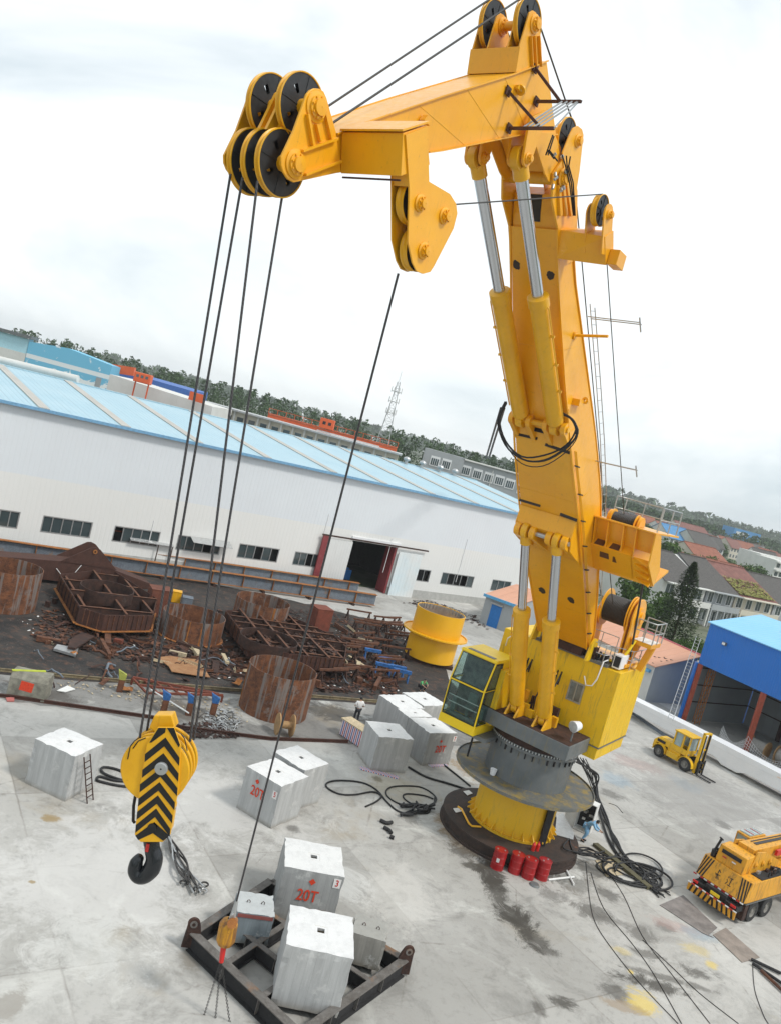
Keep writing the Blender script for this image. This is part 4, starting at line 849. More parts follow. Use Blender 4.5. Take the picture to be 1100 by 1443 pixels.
# hoses and fittings at the knee
random.seed(3)
for k in range(5):
    a = FZ(T3((300 + 20 * k, 500 + 20 * k), (250, 430), (230 + 10 * k, 470), (290, 300 + 10 * k)), 1.1)
    if k > 1: a = FZ(T3((300 + 25 * k, 460 + 5 * k), (370 + 4 * k, 560), (400 + 6 * k, 700), (450 - 2 * k, 980)), 1.1)
    mb = MB(); mb.tube([W_(q[0], 1.1 + .04 * k, q[1]) for q in a], .025, 6); mk(mb, 'hydraulic_hose', M['rubber'], boom)
for k in range(9):
    q = FZ(T3((300 + random.uniform(-20, 90), 500 + random.uniform(-30, 300))), 1.1)[0]; c = W_(q[0], 1.12, q[1]); mb = MB(); mb.cyl(c, c + Vector((random.uniform(-.1, .1), random.uniform(-.1, .1), random.uniform(.05, .15))), .05, n=8); mk(mb, 'hose_fitting', M['silver'], boom)
# aux bracket with sheave near boom head
ab = FZ(T3((590, 1060), (750, 1150), (750, 1380), (620, 1360), (600, 1200)), 2.45)
AF0, AF1, AZ0, AZ1 = 13.0, 14.0, 25.2, 26.0
mb = MB(); mb.prism([W_(13.5, .9, 25.1), W_(13.85, .9, 25.95), W_(13.2, .9, 26.25), W_(12.75, .9, 25.4)], [W_(12.95, 2.45, 25.2), W_(13.62, 2.45, 25.92), W_(13.1, 2.45, 26.3), W_(12.45, 2.45, 25.5)]); axb = mk(mb, 'side_bracket', M['crane'], boom, bev=.012)
axc = LS(*T3((745, 975))[0], 2.35)
cheek = roundend(axc, .33, -.35, 2.6, 10) + [(12.75, 25.6), (13.45, 25.4)]
for s_ in (1.78, 2.38):
    mb = MB(); slab(mb, cheek, s_, s_ + .05); mk(mb, 'sheave_cheek', M['crane'], axb)
hub(axc[0], axc[1], 2.43, 1, axb, .11); sheave(axc[0], axc[1] + .12, 2.08, .50, axb, wd=.2)
mb = MB(); bx(mb, 12.3, 12.95, 2.46, 2.8, 25.25, 25.75); mk(mb, 'bracket_end_box', M['crane'], axb, bev=.01)
# --- side box platform for the aux winch (lower bracket)
def band(mb, a, b_, s0_, s1_, th=.05):
    d = Vector((b_[0] - a[0], b_[1] - a[1])).normalized(); n = Vector((-d.y, d.x)) * th
    return slab(mb, [a, b_, (b_[0] + n.x, b_[1] + n.y), (a[0] + n.x, a[1] + n.y)], s0_, s1_)
PA, PB, PC, PD = (2.9, 14.6), (4.05, 15.62), (3.78, 15.95), (4.35, 16.8)
mb = MB(); band(mb, PA, PB, 1.15, 3.3); sbx = mk(mb, 'winch_platform', M['crane'], boom, bev=.008)
mb = MB(); band(mb, PB, PC, 1.15, 3.3); mk(mb, 'platform_shelf', M['crane'], sbx)
mb = MB(); band(mb, PC, PD, 1.15, 4.1); mk(mb, 'platform_web', M['crane'], sbx)
mb = MB(); band(mb, (PA[0], PA[1]), (PB[0] - .1, PB[1] - .1), 3.302, 4.1); mk(mb, 'platform_plate', M['crane'], sbx)
mb = MB(); slab(mb, [(4.6, 16.82), (4.6, 16.88), (1.0, 16.9), (1.0, 16.82)], 1.1, 4.12); mk(mb, 'platform_deck', M['crane'], sbx)
mb = MB(); slab(mb, [(2.88, 14.6), (2.85, 14.52), (.9, 15.2), (.95, 15.3)], 1.15, 4.1); mk(mb, 'platform_plate', M['crane'], sbx)
M['pocket'] = plain('pocket_brown', (.10, .04, .01), .7)
def onband(a, b_, t, o=.008):
    d = Vector((b_[0] - a[0], b_[1] - a[1])); n = Vector((d.y, -d.x)).normalized(); return (a[0] + d.x * t + n.x * o, a[1] + d.y * t + n.y * o)
def patch(a, b_, t0, t1, s0_, s1_, sk=0):
    mb = MB(); p, q = onband(a, b_, t0), onband(a, b_, t1); mb.add([W_(p[0], s0_, p[1]), W_(p[0], s1_, p[1]), W_(q[0], s1_ - sk, q[1]), W_(q[0], s0_ + .05, q[1])], [[0, 1, 2, 3]]); mk(mb, 'cutout', M['pocket'], sbx)
patch(PB, PC, .15, .9, 1.5, 1.95); patch(PB, PC, .15, .9, 2.2, 2.65); patch(PA, PB, .55, .8, 1.75, 2.2); patch(PA, PB, .5, .75, 2.35, 2.55, .06)
for s_ in (1.42, 2.02, 2.72, 3.28): mb = MB(); slab(mb, [PC, (PB[0] - .02, PB[1] + .05), (PD[0] + .2, PD[1]), PD], s_, s_ + .05); mk(mb, 'stiffener', M['crane'], sbx)
mb = MB(); slab(mb, [(PA[0] - .1, PA[1] - .05), (PB[0] + .3, PB[1] - .15), (4.62, 16.85), (PD[0] - .5, PD[1]), (2.6, 15.3)], 4.12, 4.18); mk(mb, 'end_flange', M['crane'], sbx)
for t in (.12, .42, .72, .98):
    p = onband(PA, PB, t, 0); q = onband(PA, PB, t, .32); mb = MB(); mb.prism([W_(p[0], 3.3, p[1]), W_(p[0], 4.1, p[1]), W_(q[0], 4.1, q[1])], [W_(p[0] + .03, 3.3, p[1] + .04), W_(p[0] + .03, 4.1, p[1] + .04), W_(q[0] + .03, 4.1, q[1] + .04)]); mk(mb, 'gusset', M['crane'], sbx)
mb = MB(); slab(mb, [PA, PB, PC, (3.0, 16.8), (1.2, 16.8), (1.0, 15.3)], 3.22, 3.28); mk(mb, 'platform_web', M['crane'], sbx)
# aux winch drum on the platform
def winch(f, z, s_a, s_b, r, parent, name='winch_drum'):
    mb = MB(); mb.cyl(W_(f, s_a, z), W_(f, s_b, z), r, n=32)
    n = int((s_b - s_a) / .07)
    for i in range(n): mb.lathe(W_(f, s_a + (i + .5) * (s_b - s_a) / n, z), CS, [(r, -.033), (r + .03, 0), (r, .033)], 28)
    d = mk(mb, name, M['rope'], parent)
    for s_ in (s_a, s_b):
        mb = MB(); mb.lathe(W_(f, s_, z), CS, [(.05, -.03), (r * 1.45, -.03), (r * 1.45, .03), (.05, .03)], 36); fl = mk(mb, 'drum_flange', M['crane'], d)
    return d
wq = LS(880, 735, 2.4); wf, wz = wq[0], wq[1]; print('aux winch', wq)
wd_ = winch(wf, wz, 1.85, 2.95, .3, sbx)
for s_ in (1.68, 3.05):
    mb = MB(); slab(mb, roundend((wf, wz), .38, -.2, math.pi + .2, 10) + [(wf - .55, 16.9), (wf + .5, 16.9)], s_, s_ + .12); mk(mb, 'winch_cheek', M['crane'], sbx)
# handrails round the platform
def railing(pts, parent, h=1.0, r=.022, mid=True, every=1, mat=None):
    mb = MB()
    mb.tube([p + Vector((0, 0, h)) for p in pts], r, 6)
    if mid: mb.tube([p + Vector((0, 0, h * .5)) for p in pts], r * .9, 6)
    for p in pts[::every]: mb.tube([p, p + Vector((0, 0, h))], r, 6)
    return mk(mb, 'handrail', mat or M['silver'], parent)
railing([W_(1.9, 1.2, 16.9), W_(1.1, 1.4, 16.9), W_(1.1, 2.3, 16.9), W_(1.1, 3.2, 16.9), W_(1.1, 4.0, 16.9), W_(2.6, 4.05, 16.9), W_(4.2, 4.05, 16.9)], sbx, 1.05, .028)
# --- main winch behind the boom, on the house
mw = winch(-1.7, 12.45, 1.0, 2.35, .66, K, 'main_winch_drum')
for s_ in (2.42, 2.62):
    mb = MB(); slab(mb, roundend((-1.7, 12.45), .92, -.5, math.pi + .3, 14) + [(-2.4, 10.2), (-1.0, 10.2)], s_, s_ + .08); mk(mb, 'winch_cheek', M['crane'], K, bev=.01)
mb = MB(); mb.lathe(W_(-1.7, 2.70, 12.45), CS, [(.5, 0), (.5, .1), (.3, .1), (.3, .2), (.01, .2)], 24); mk(mb, 'gear_motor', M['crane'], K)
mb = MB(); slab(mb, [(-2.5, 10.1), (-1.0, 10.1), (-1.3, 12.6), (-2.2, 12.6)], .75, .85); mk(mb, 'winch_cheek', M['crane'], K)
mb = MB(); bx(mb, -3.0, -.9, .5, 3.0, 9.99, 10.16); mk(mb, 'winch_base', M['crane'], K, bev=.02)
mb = MB(); bx(mb, -3.0, -1.4, 2.75, 3.75, 11.2, 11.4); mk(mb, 'side_platform', M['crane'], K)
mb = MB(); bx(mb, -2.95, -1.45, 2.8, 3.7, 11.405, 11.42); mk(mb, 'platform_tread', M['offwhite'], K)
for s_ in (3.2, 3.9): mb = MB(); mb.bar(W_(-2.2, s_ - .6, 9.9), W_(-2.2, s_ - .3, 11.2), .3); mk(mb, 'platform_strut', M['crane'], K)
railing([W_(-1.4, 2.8, 11.4), W_(-1.4, 3.3, 11.4), W_(-1.4, 3.75, 11.4), W_(-2.2, 3.75, 11.4), W_(-3.0, 3.75, 11.4), W_(-3.0, 2.8, 11.4)], K, 1.05, .03)
railing([W_(-.1, .9, 9.9), W_(-.1, 1.5, 9.9), W_(-.1, 2.1, 9.9), W_(-.6, 2.2, 9.9), W_(-1.2, 3.1, 9.9), W_(-2.4, 3.12, 9.9), W_(-3.6, 3.12, 9.9)], K, .95)
railing([W_(-.9, .8, 10.2), W_(-.9, 1.5, 10.2), W_(-.9, 2.3, 10.2)], K, 1.1)
mb = MB(); mb.tube([W_(-.7, 1.2, 10.1), W_(-.7, 2.0, 10.1), W_(-.7, 2.7, 10.15), W_(-1.0, 2.9, 10.9), W_(-1.2, 3.0, 11.4)], .07); mk(mb, 'yellow_pipe', M['cabroof'], K)
random.seed(11)
for k in range(26):    # pumps, pipes and fittings around the boom foot
    s_ = random.uniform(-1.6, 2.6); f = random.uniform(-.9, -.2); z = 9.97 + random.uniform(0, .1); h = random.uniform(.15, .6); mb = MB()
    if k % 3: mb.cyl(W_(f, s_, z), W_(f + random.uniform(-.1, .1), s_ + random.uniform(-.2, .2), z + h), random.uniform(.03, .1), n=10)
    else: mb.box(W_(f, s_, z + h / 2), (random.uniform(.08, .2), random.uniform(.08, .2), h / 2), (CA, CS, Vector((0, 0, 1))))
    mk(mb, 'hydraulic_unit', random.choice([M['dark'], M['crane'], M['gray'], M['rustdark'], M['cabroof'], M['silver']]), K)
# boom foot hinge cheeks
for s_ in (-1.55, 1.42):
    mb = MB(); slab(mb, roundend((-.05, 10.55), .45, 0, math.pi, 10) + [(-.9, 9.9), (.6, 9.9)], s_, s_ + .1); mk(mb, 'foot_cheek', M['house'], K)
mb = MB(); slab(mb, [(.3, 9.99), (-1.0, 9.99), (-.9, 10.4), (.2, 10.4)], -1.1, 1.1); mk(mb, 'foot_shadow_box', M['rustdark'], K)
# hydraulics between the lower cylinders
for k in range(16):
    s_ = random.uniform(-1.3, 1.1); f = random.uniform(.2, 1.3); mb = MB(); z = 6.38; h = random.uniform(.3, 1.3)
    if k % 2: mb.cyl(W_(f, s_, z), W_(f, s_, z + h), random.uniform(.05, .14), n=12)
    else: mb.box(W_(f, s_, z + h / 2), (.12, random.uniform(.1, .22), h / 2), (CA, CS, Vector((0, 0, 1))))
    mk(mb, 'hydraulic_unit', random.choice([M['house'], M['craned'], M['house'], M['rustdark']]), K)
for k in range(5):
    s_ = [-.2, .15, .35, -1.5, -1.3][k]; mb = MB(); mb.tube([W_(.9, s_, 6.5), W_(1.3, s_ + .1, 7.5), W_(.9, s_ + .25, 8.6), W_(.3, s_ + .1, 8.9), W_(.1, s_, 8.2)], .04); mk(mb, 'hydraulic_hose', M['rubber'], K)
# floodlight on the deck corner
mb = MB(); fl = W_(1.9, 2.35, 6.4); mb.tube([fl, fl + Vector((0, 0, .45))], .04); mb.tube([fl + Vector((0, 0, .45)) - CS * .02, fl + Vector((0, 0, .7))], .03); lampo = mk(mb, 'floodlight', M['gray'], K)
mb = MB(); mb.lathe(fl + Vector((0, 0, .75)) + CA * .22, (CA * 1.0 + CS * -.3 + Vector((0, 0, -.15))), [(.14, -.5), (.2, -.42), (.27, 0), (.25, .02)], 20); mb.lathe(fl + Vector((0, 0, .75)) + CA * .22, (CA * 1.0 + CS * -.3 + Vector((0, 0, -.15))), [(.14, -.5), (.01, -.52)], 20); mk(mb, 'lamp_housing', M['white'], lampo)
mb = MB(); mb.lathe(fl + Vector((0, 0, .75)) + CA * .22, (CA * 1.0 + CS * -.3 + Vector((0, 0, -.15))), [(.25, .0), (.01, .01)], 20); mk(mb, 'lamp_glass', M['silver'], lampo)
# hoses looping across the boom front
for k in range(4):
    pts = []
    for i, (px, py) in enumerate([(712, 566), (702, 590), (711, 622), (735, 645), (765, 647), (795, 630), (812, 608), (806, 590), (792, 581)]):
        q = LF(px + random.uniform(-1.5, 1.5), py + random.uniform(-2, 3) + (k - 1) * 4 * math.sin(math.pi * i / 8), 9.9); pts.append(W_(9.9, q[0], q[1]))
    sm2 = []
    for i in range(len(pts) - 1):
        p0 = pts[max(i - 1, 0)]; p1 = pts[i]; p2 = pts[i + 1]; p3 = pts[min(i + 2, len(pts) - 1)]
        for t in (0, .25, .5, .75): sm2.append(.5 * ((2 * p1) + (p2 - p0) * t + (2 * p0 - 5 * p1 + 4 * p2 - p3) * t * t + (3 * p1 - p0 - 3 * p2 + p3) * t ** 3))
    mb = MB(); mb.tube(sm2 + [pts[-1]], .035 if k < 3 else .02); mk(mb, 'hydraulic_hose', M['rubber'], boom)
for k in range(2):
    a = LF(705 + k * 5, 575, 9.4); b_ = LF(683 + k * 5, 645, 8.0); c_ = LF(672 + k * 4, 705, 7.0); mb = MB(); mb.tube([W_(9.4, a[0], a[1]), AT(684 + k * 4, 646, 96)], [.045, .11])
    mk(mb, 'antenna_stay', M['rope'], boom)
# access ladder behind the boom with hoops and stand-off arms
def rearp(z, off): f = interp(rr_, z); return W_(f - off, .75, z)
for o_ in (.3,):
    mb = MB(); P0 = [W_(interp(rr_, z) - .45 - .0, 1.25, z) for z in (12.5, 14, 16, 18, 20, 22, 24.4)]; P2 = [W_(interp(rr_, z) - .95, 1.25, z) for z in (12.5, 14, 16, 18, 20, 22, 24.4)]
    mb.tube(P0, .02, 5); mb.tube(P2, .02, 5)
    for i in range(30):
        z = 12.6 + i * .4; mb.tube([W_(interp(rr_, z) - .45, 1.25, z), W_(interp(rr_, z + .1) - .95, 1.25, z + .1)], .012, 4)
    mk(mb, 'access_ladder', M['silver'], boom)
for py0, s1_ in ((440, 2.9), (645, 3.0), (790, 2.6)):
    q = LS(823, py0, 1.0)
    for k in (0, 1):
        mb = MB(); mb.tube([W_(q[0] - .6 - k * .3, .9, q[1]), W_(q[0] - .6 - k * .3, s1_, q[1] + .05)], .022, 5); mk(mb, 'stand_off_arm', M['silver'], boom)
    mb = MB(); mb.tube([W_(q[0] - .5, s1_, q[1] + .2), W_(q[0] - 1.0, s1_, q[1] - .2)], .03, 5); mk(mb, 'stand_off_bar', M['silver'], boom)
# ropes along the crane (running ropes move with it)
def wr(name, pts, r, parent=None, mat=None): mb = MB(); mb.tube(pts, r, 6); return mk(mb, name, mat or M['rope'], parent or K)
def tan_pt(c, r, ang): return (c[0] + r * math.cos(ang), c[1] + r * math.sin(ang))
jdir = math.atan2(SH_T[1] - U[1], SH_T[0] - U[0])
for s_, s2 in ((-.56, -.45), (.575, .45)):
    sg = 1 if math.sin(jdir - math.pi / 2) > 0 else -1
    nx, nz = sg * math.cos(jdir - math.pi / 2), sg * math.sin(jdir - math.pi / 2)
    wr('running_rope', [W_(SH_T[0] + .68 * nx + .05, s_, SH_T[1] + .68 * nz), W_(U[0] - .66 * nx, s2, U[1] - .66 * nz)], .028)
    wr('running_rope', [W_(SH_T[0] - .55, s_, SH_T[1] + .35), W_(lhb[0] - .25, s_ * 1.0 + .02, lhb[1] + .55)], .028)
    wr('running_rope', [W_(lhb[0] - .5, s_ + .02, lhb[1] - .1), W_(-1.6, 1.2 + s_ * .5, 12.2)], .024)
wr('running_rope', [W_(axc[0] + .1, 2.08, axc[1] + .61), W_(PS2[0] - .1, 2.3, PS2[1] + .28)], .02)
wr('running_rope', [W_(axc[0] - .45, 2.08, axc[1] + .05), W_(wf + .1, 2.3, wz + .3)], .02)
wr('running_rope', [W_(-1.5, 2.9, 10.5), W_(-.6, 3.0, 12.0), W_(1.2, 3.2, 14.8)], .05)
# items left on the walkway
mb = MB(); c = G(693, 1092, 3.27); mb.lathe(c, (0, 0, 1), [(.13, .003), (.17, .3), (.16, .3), (.12, .02)], 18); mb.lathe(c, (0, 0, 1), [(.01, .2), (.155, .2)], 18)
o = solo(mb, 'paint_bucket', M['white'], 'white paint bucket standing on the grey round walkway of the crane', 'bucket')
# ================================================================ HANGING TACKLE
HY = 17.4                                     # distance of the main tackle
HN = Vector((0, 1, 0)); HP = Vector((0, HY, 0))
Z5 = lambda *p: zm((0, 980), 3.3333, p); Z6 = lambda *p: zm((320, 960), 3.235, p); Z7 = lambda *p: zm((240, 1160), 3.056, p)
hp = lambda px, py, dy=0: VP(px, py, HP + Vector((0, dy, 0)), HN)
hook = thing('hook_block', 'big yellow hook block with black chevrons and open black hook hanging from four ropes', 'hook block', hp(205, 1248))
Y1 = Vector((0, 1, 0))
def face(mb, px, dy, th): q = [hp(x, y, dy) for x, y in px]; return mb.prism(q, [v + Y1 * th for v in q])
plate = Z5((740, 152), (815, 152), (850, 240), (838, 440), (800, 655), (785, 668), (765, 690), (660, 690), (633, 655), (655, 440), (690, 230))
mb = MB(); face(mb, plate, -.42, .06); cp = mk(mb, 'cheek_plate', M['hookyel'], hook, bev=.008)
mb = MB(); face(mb, plate, .42, .06); mk(mb, 'cheek_plate', M['hookyel'], hook, bev=.008)
# round sheave covers (between the cheeks), crown piece, bottom crosshead
cc = hp(*Z5((752, 320))[0]); RC = (hp(*Z5((910, 320))[0]) - hp(*Z5((592, 320))[0])).length / 2
tilt = Vector((-.03, 1, -.04)).normalized()
for dy in (-.34, -.12, .12, .34):
    mb = MB(); mb.lathe(cc + Y1 * dy, Y1, [(.05, -.035), (RC * .97, -.035), (RC, -.02), (RC, .02), (RC * .97, .035), (.05, .035)], 56); mk(mb, 'sheave_cover', M['hookyel'], hook)
for dy in (-.22, .22):
    mb = MB(); mb.lathe(cc + Y1 * dy, Y1, [(RC * .93, -.07), (RC * .86, 0), (RC * .93, .07)], 48); mk(mb, 'sheave', M['black'], hook)
mb = MB(); face(mb, Z5((725, 95), (805, 95), (822, 152), (760, 200), (700, 152)), -.16, .32); mk(mb, 'crown', M['hookyel'], hook, bev=.02)
mb = MB(); face(mb, Z5((665, 560), (795, 560), (775, 684), (655, 684)), -.33, .66); mk(mb, 'crosshead', M['hookyel'], hook, bev=.02)
q = hp(*Z5((759, 343))[0], -.44)
mb = MB(); mb.lathe(q, -Y1, [(.02, .05), (.12, .05), (.14, .04), (.14, -.02)], 28); mb.lathe(q, -Y1, [(.02, .055), (.02, .051)], 8); mk(mb, 'sheave_pin', M['silver'], hook)
# chevrons proud of the plate
ax0 = Z5((782, 165))[0]; ax1 = Z5((713, 690))[0]
def edge(y, side):      # plate edge x at this y
    pts = [(690, 230), (655, 440), (633, 655), (660, 690)] if side < 0 else [(830, 190), (850, 240), (838, 440), (800, 655)]
    pts = [(x, y_) for x, y_ in pts]
    for a, b_ in zip(pts, pts[1:]):
        if a[1] <= y <= b_[1]: return a[0] + (b_[0] - a[0]) * (y - a[1]) / (b_[1] - a[1])
    return pts[0][0] if y < pts[0][1] else pts[-1][0]
cx = lambda y: 782 + (713 - 782) * (y - 165) / 525
for k, (ya, th_) in enumerate([(198, 42), (272, 42), (340, 42), (408, 40), (470, 40), (532, 40), (594, 54)]):
    if k == 6: ya, th_ = 596, 52
    dL, dR = 78, 96
    yl, yr = ya + dL, ya + dR
    xl, xr = edge(min(yl + 15, 655), -1) + 2, edge(min(yr + 15, 655), 1) - 2
    L_, R2 = Z5((cx(ya), ya), (xr, yr), (xr - 2, yr + th_ * .9), (cx(ya + th_), ya + th_), (xl - 2, yl + th_ * .9), (xl, yl)), None
    if k == 6: L_ = Z5((cx(ya), ya), (796, 660), (782, 672), (768, 684), (cx(ya + th_), ya + th_), (650, 680), (636, 660))
    q = [hp(x, y, -.424) for x, y in L_]; mb = MB()
    mb.prism([q[0], q[1], q[2], q[3]], [v - Y1 * .006 for v in (q[0], q[1], q[2], q[3])]); mb.prism([q[0], q[3], q[4], q[5]] + ([q[6]] if len(q) > 6 else []), [v - Y1 * .006 for v in ([q[0], q[3], q[4], q[5]] + ([q[6]] if len(q) > 6 else []))])
    mk(mb, 'chevron_stripe', M['chev'], cp)
for pts in (((745, 153), (780, 153), (776, 175), (712, 222), (702, 222)), ((785, 153), (818, 153), (846, 232), (840, 245), (800, 178))):
    mb = MB(); q = [hp(x, y, -.424) for x, y in Z5(*pts)]; mb.prism(q, [v - Y1 * .006 for v in q]); mk(mb, 'chevron_stripe', M['chev'], cp)
for pts in (((880, 260), (868, 205), (850, 180)), ((625, 250), (650, 215), (685, 200)), ((600, 300), (612, 240), (632, 215), (660, 195))):
    mb = MB(); q = [hp(x, y, -.385) for x, y in Z5(*pts)]; mb.tube(q, .012, 4); mk(mb, 'paint_stripe', M['chev'], hook)
mb = MB(); mb.tube([hp(x, y, -.1) for x, y in Z5((640, 450), (628, 520), (626, 590), (634, 600))], .035); mk(mb, 'side_guard', M['rubber'], hook)
mb = MB(); mb.lathe(hp(*Z5((715, 622))[0], -.44), -Y1, [(.01, .03), (.10, .03), (.10, 0)], 20); mk(mb, 'crosshead_pin', M['chev'], hook)
mb = MB(); mb.tube([hp(x, y, 0) for x, y in Z5((800, 520), (820, 512), (826, 530), (815, 550), (800, 545))], .02); mk(mb, 'side_eye', M['silver'], hook)
# the hook itself: tapered tube along a curve
hk = [(712, 670), (716, 720), (726, 768), (712, 815), (682, 845), (652, 848), (636, 822), (642, 785), (664, 752)]
hr = [.17, .17, .19, .20, .185, .175, .17, .15, .08]
pts = [hp(x, y, 0) for x, y in Z5(*hk)]; sm2 = []; sr_ = []
for i in range(len(pts) - 1):
    p0 = pts[max(i - 1, 0)]; p1 = pts[i]; p2 = pts[i + 1]; p3 = pts[min(i + 2, len(pts) - 1)]
    for t in (0, .25, .5, .75):
        sm2.append(.5 * ((2 * p1) + (p2 - p0) * t + (2 * p0 - 5 * p1 + 4 * p2 - p3) * t * t + (3 * p1 - p0 - 3 * p2 + p3) * t ** 3)); sr_.append(hr[i] + (hr[i + 1] - hr[i]) * t)
mb = MB(); mb.tube(sm2 + [pts[-1]], sr_ + [.04], 16); mk(mb, 'hook', NT('hook_black').out((.012, .014, .017), .22), hook)
mb = MB(); face(mb, Z5((688, 698), (702, 702), (695, 738), (680, 735)), -.2, .04); mk(mb, 'safety_mark', M['redbright'], hook)
mb = MB(); mb.cyl(hp(*Z5((712, 640))[0]), hp(*Z5((712, 700))[0]), .2, .17, 20); mk(mb, 'hook_shank', M['chev'], hook)
# falls
TF = lambda s_, sg: None
def tip_edge(px, py, s_): f, z = LS(px, py, s_); return W_(f, s_, z)
falls = [((325, 245), -.40, (197, 1040), -.22, 'outermost left'), ((342, 250), .03, (205, 1042), .22, ''), ((363, 255), .46, (268, 1045), -.22, ''), ((398, 275), .46, (273, 1043), .22, '')]
fl_lab = ['leftmost of the four hoisting ropes running down to the hook block', 'second hoisting rope from the left above the hook block', 'third hoisting rope from the left above the hook block', 'rightmost of the four hoisting ropes running down to the hook block']
def ropetex():
    t = NT('wire_rope_strands'); wv = t.n('ShaderNodeTexWave', wave_type='BANDS', bands_direction='DIAGONAL'); wv.inputs['Scale'].default_value = 7; t.l(t.obj, wv.inputs[0])
    return t.out(t.mix(wv.outputs['Fac'], (.062, .058, .062), (.028, .026, .027)), .5, wv.outputs['Fac'], .5, .01)
M['ropet'] = ropetex()
for k, ((x0, y0), s_, (x1, y1), dy, _l) in enumerate(falls):
    a = tip_edge(x0, y0, s_); b_ = hp(x1, y1, dy); mb = MB(); mb.tube([a, a.lerp(b_, .5), b_], .028, 8); o = solo(mb, 'hoisting_rope', M['ropet'], fl_lab[k], 'rope', 'ropes carrying the hook block')
# small ball hook and its slings
AY = 25.2; ah = lambda px, py, dy=0: VP(px, py, Vector((0, AY + dy, 0)), HN)
a = W_(PS3[0] + .1, 2.3, PS3[1] - .3); a = tip_edge(561, 385, 2.3)
AY2 = a.y
ah = lambda px, py, dy=0: VP(px, py, Vector((0, 22.6 + dy, 0)), HN)
mb = MB(); mb.tube([a, ah(333, 1272)], .029, 8); solo(mb, 'hoisting_rope', M['ropet'], 'single thin rope running down to the small rusty hook ball', 'rope')
ball = thing('ball_hook', 'small rusty yellow hook weight hanging on a single rope over the steel frame', 'hook', ah(318, 1335))
mb = MB(); p0, p1 = ah(323, 1300), ah(317, 1332); mb.lathe(p0, p1 - p0, [(.06, -.12), (.2, -.06), (.27, .05), (.28, .55), (.22, .68), (.1, .76)], 24); mk(mb, 'weight', paint('rusty_yellow', (.55, .26, .01), (.30, .12, .02), .5, 2, (.12, .05, .02), .8, .46), ball)
mb = MB(); mb.cyl(ah(327, 1302, -.3), ah(329, 1298, .3), .14, n=16); mk(mb, 'pin_boss', M['rustedge'], ball)
mb = MB(); mb.cyl(ah(334, 1270), ah(327, 1296), .05, .1, 10); mb.bar(ah(328, 1288, -.12), ah(322, 1300, -.12), .12, .06); mb.bar(ah(328, 1288, .12), ah(322, 1300, .12), .12, .06); mk(mb, 'rope_socket', M['silver'], ball)
mb = MB(); mb.cyl(ah(316, 1330), ah(312, 1356), .09, .07, 10); mk(mb, 'shackle', M['redbright'], ball)
for k, (xe, ye, lb) in enumerate([(279, 1460, 'left of the three chain slings below the small rusty hook ball'), (300, 1470, 'middle chain sling below the small rusty hook ball'), (327, 1465, 'right of the three chain slings below the small rusty hook ball')]):
    mb = MB(); p0 = ah(312, 1353); p1 = ah(xe, ye); n = 46
    for i in range(n):
        c0, c1 = p0.lerp(p1, i / n), p0.lerp(p1, (i + .8) / n); off = Vector((.022, 0, 0)) if i % 2 else Vector((0, .022, 0)); mb.bar(c0 + off, c1 + off, .018); mb.bar(c0 - off, c1 - off, .018)
    solo(mb, 'chain_sling', M['rope'], lb, 'sling', 'slings under the small hook')
# ================================================================ CONCRETE TEST BLOCKS
def block_mat(name, base=(.43, .435, .43), top=(.70, .70, .695), dark=.0):
    t = NT(name); sn = t.n('ShaderNodeSeparateXYZ'); t.l(t.tc.outputs['Normal'], sn.inputs[0]); sx = t.n('ShaderNodeSeparateXYZ'); t.l(t.obj, sx.inputs[0])
    isx = t.math('GREATER_THAN', t.math('ABSOLUTE', sn.outputs[0]), .6); istop = t.math('GREATER_THAN', sn.outputs[2], .6)
    u = t.mix(isx, (0, 0, 0), (1, 1, 1))
    a = t.math('MULTIPLY', isx, sx.outputs[1]); b_ = t.math('MULTIPLY', t.math('SUBTRACT', 1., isx), sx.outputs[0]); uu = t.math('ADD', t.math('ADD', a, b_), 5.03)
    fr_ = t.math('FRACT', t.math('DIVIDE', uu, .262)); ln = t.ramp(fr_, .0, .07, 1, 0)
    fl = t.math('FLOOR', t.math('DIVIDE', uu, .262)); wn = t.n('ShaderNodeTexWhiteNoise', noise_dimensions='1D'); t.l(fl, wn.inputs['W'])
    v = t.map((3.5, 3.5, .35)); st = t.noise(1.3, v, 8, .7)
    col = t.mix(t.ramp(st, .38, .66), mul(base, 1.12), mul(base, .84))
    col = t.mix(t.math('MULTIPLY', wn.outputs[0], .28), col, mul(base, .7))
    col = t.mix(t.math('MULTIPLY', ln, .38), col, mul(base, .5))
    col = t.mix(t.ramp(t.noise(1.1, None, 6, .7), .58, .68, 0, .6), col, (.62, .62, .60))
    skylit_top = t.mix(t.ramp(t.noise(2.2, None, 8, .75), .46, .70, 0, .6), top, mul(top, .72)); skylit_top = t.mix(t.ramp(t.noise(9, None, 4, .8), .66, .74, 0, .5), skylit_top, (.35, .34, .32))
    col = t.mix(istop, col, skylit_top)  # upward faces painted paler than the sides, putting skylight into the colour
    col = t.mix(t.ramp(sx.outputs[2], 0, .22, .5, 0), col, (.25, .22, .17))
    h = t.math('ADD', t.math('MULTIPLY', ln, -.25), t.noise(7, None, 6, .7))
    return t.out(col, .85, h, .35, .02, spec=.3)
M['block'] = block_mat('board_marked_concrete')
M['blockdark'] = block_mat('grey_board_marked_concrete', (.33, .335, .33), (.68, .68, .67))
M['holed'] = plain('block_socket', (.16, .13, .09), .9)
M['label'] = plain('white_number_patch', (.74, .72, .70), .8, 0, .08)
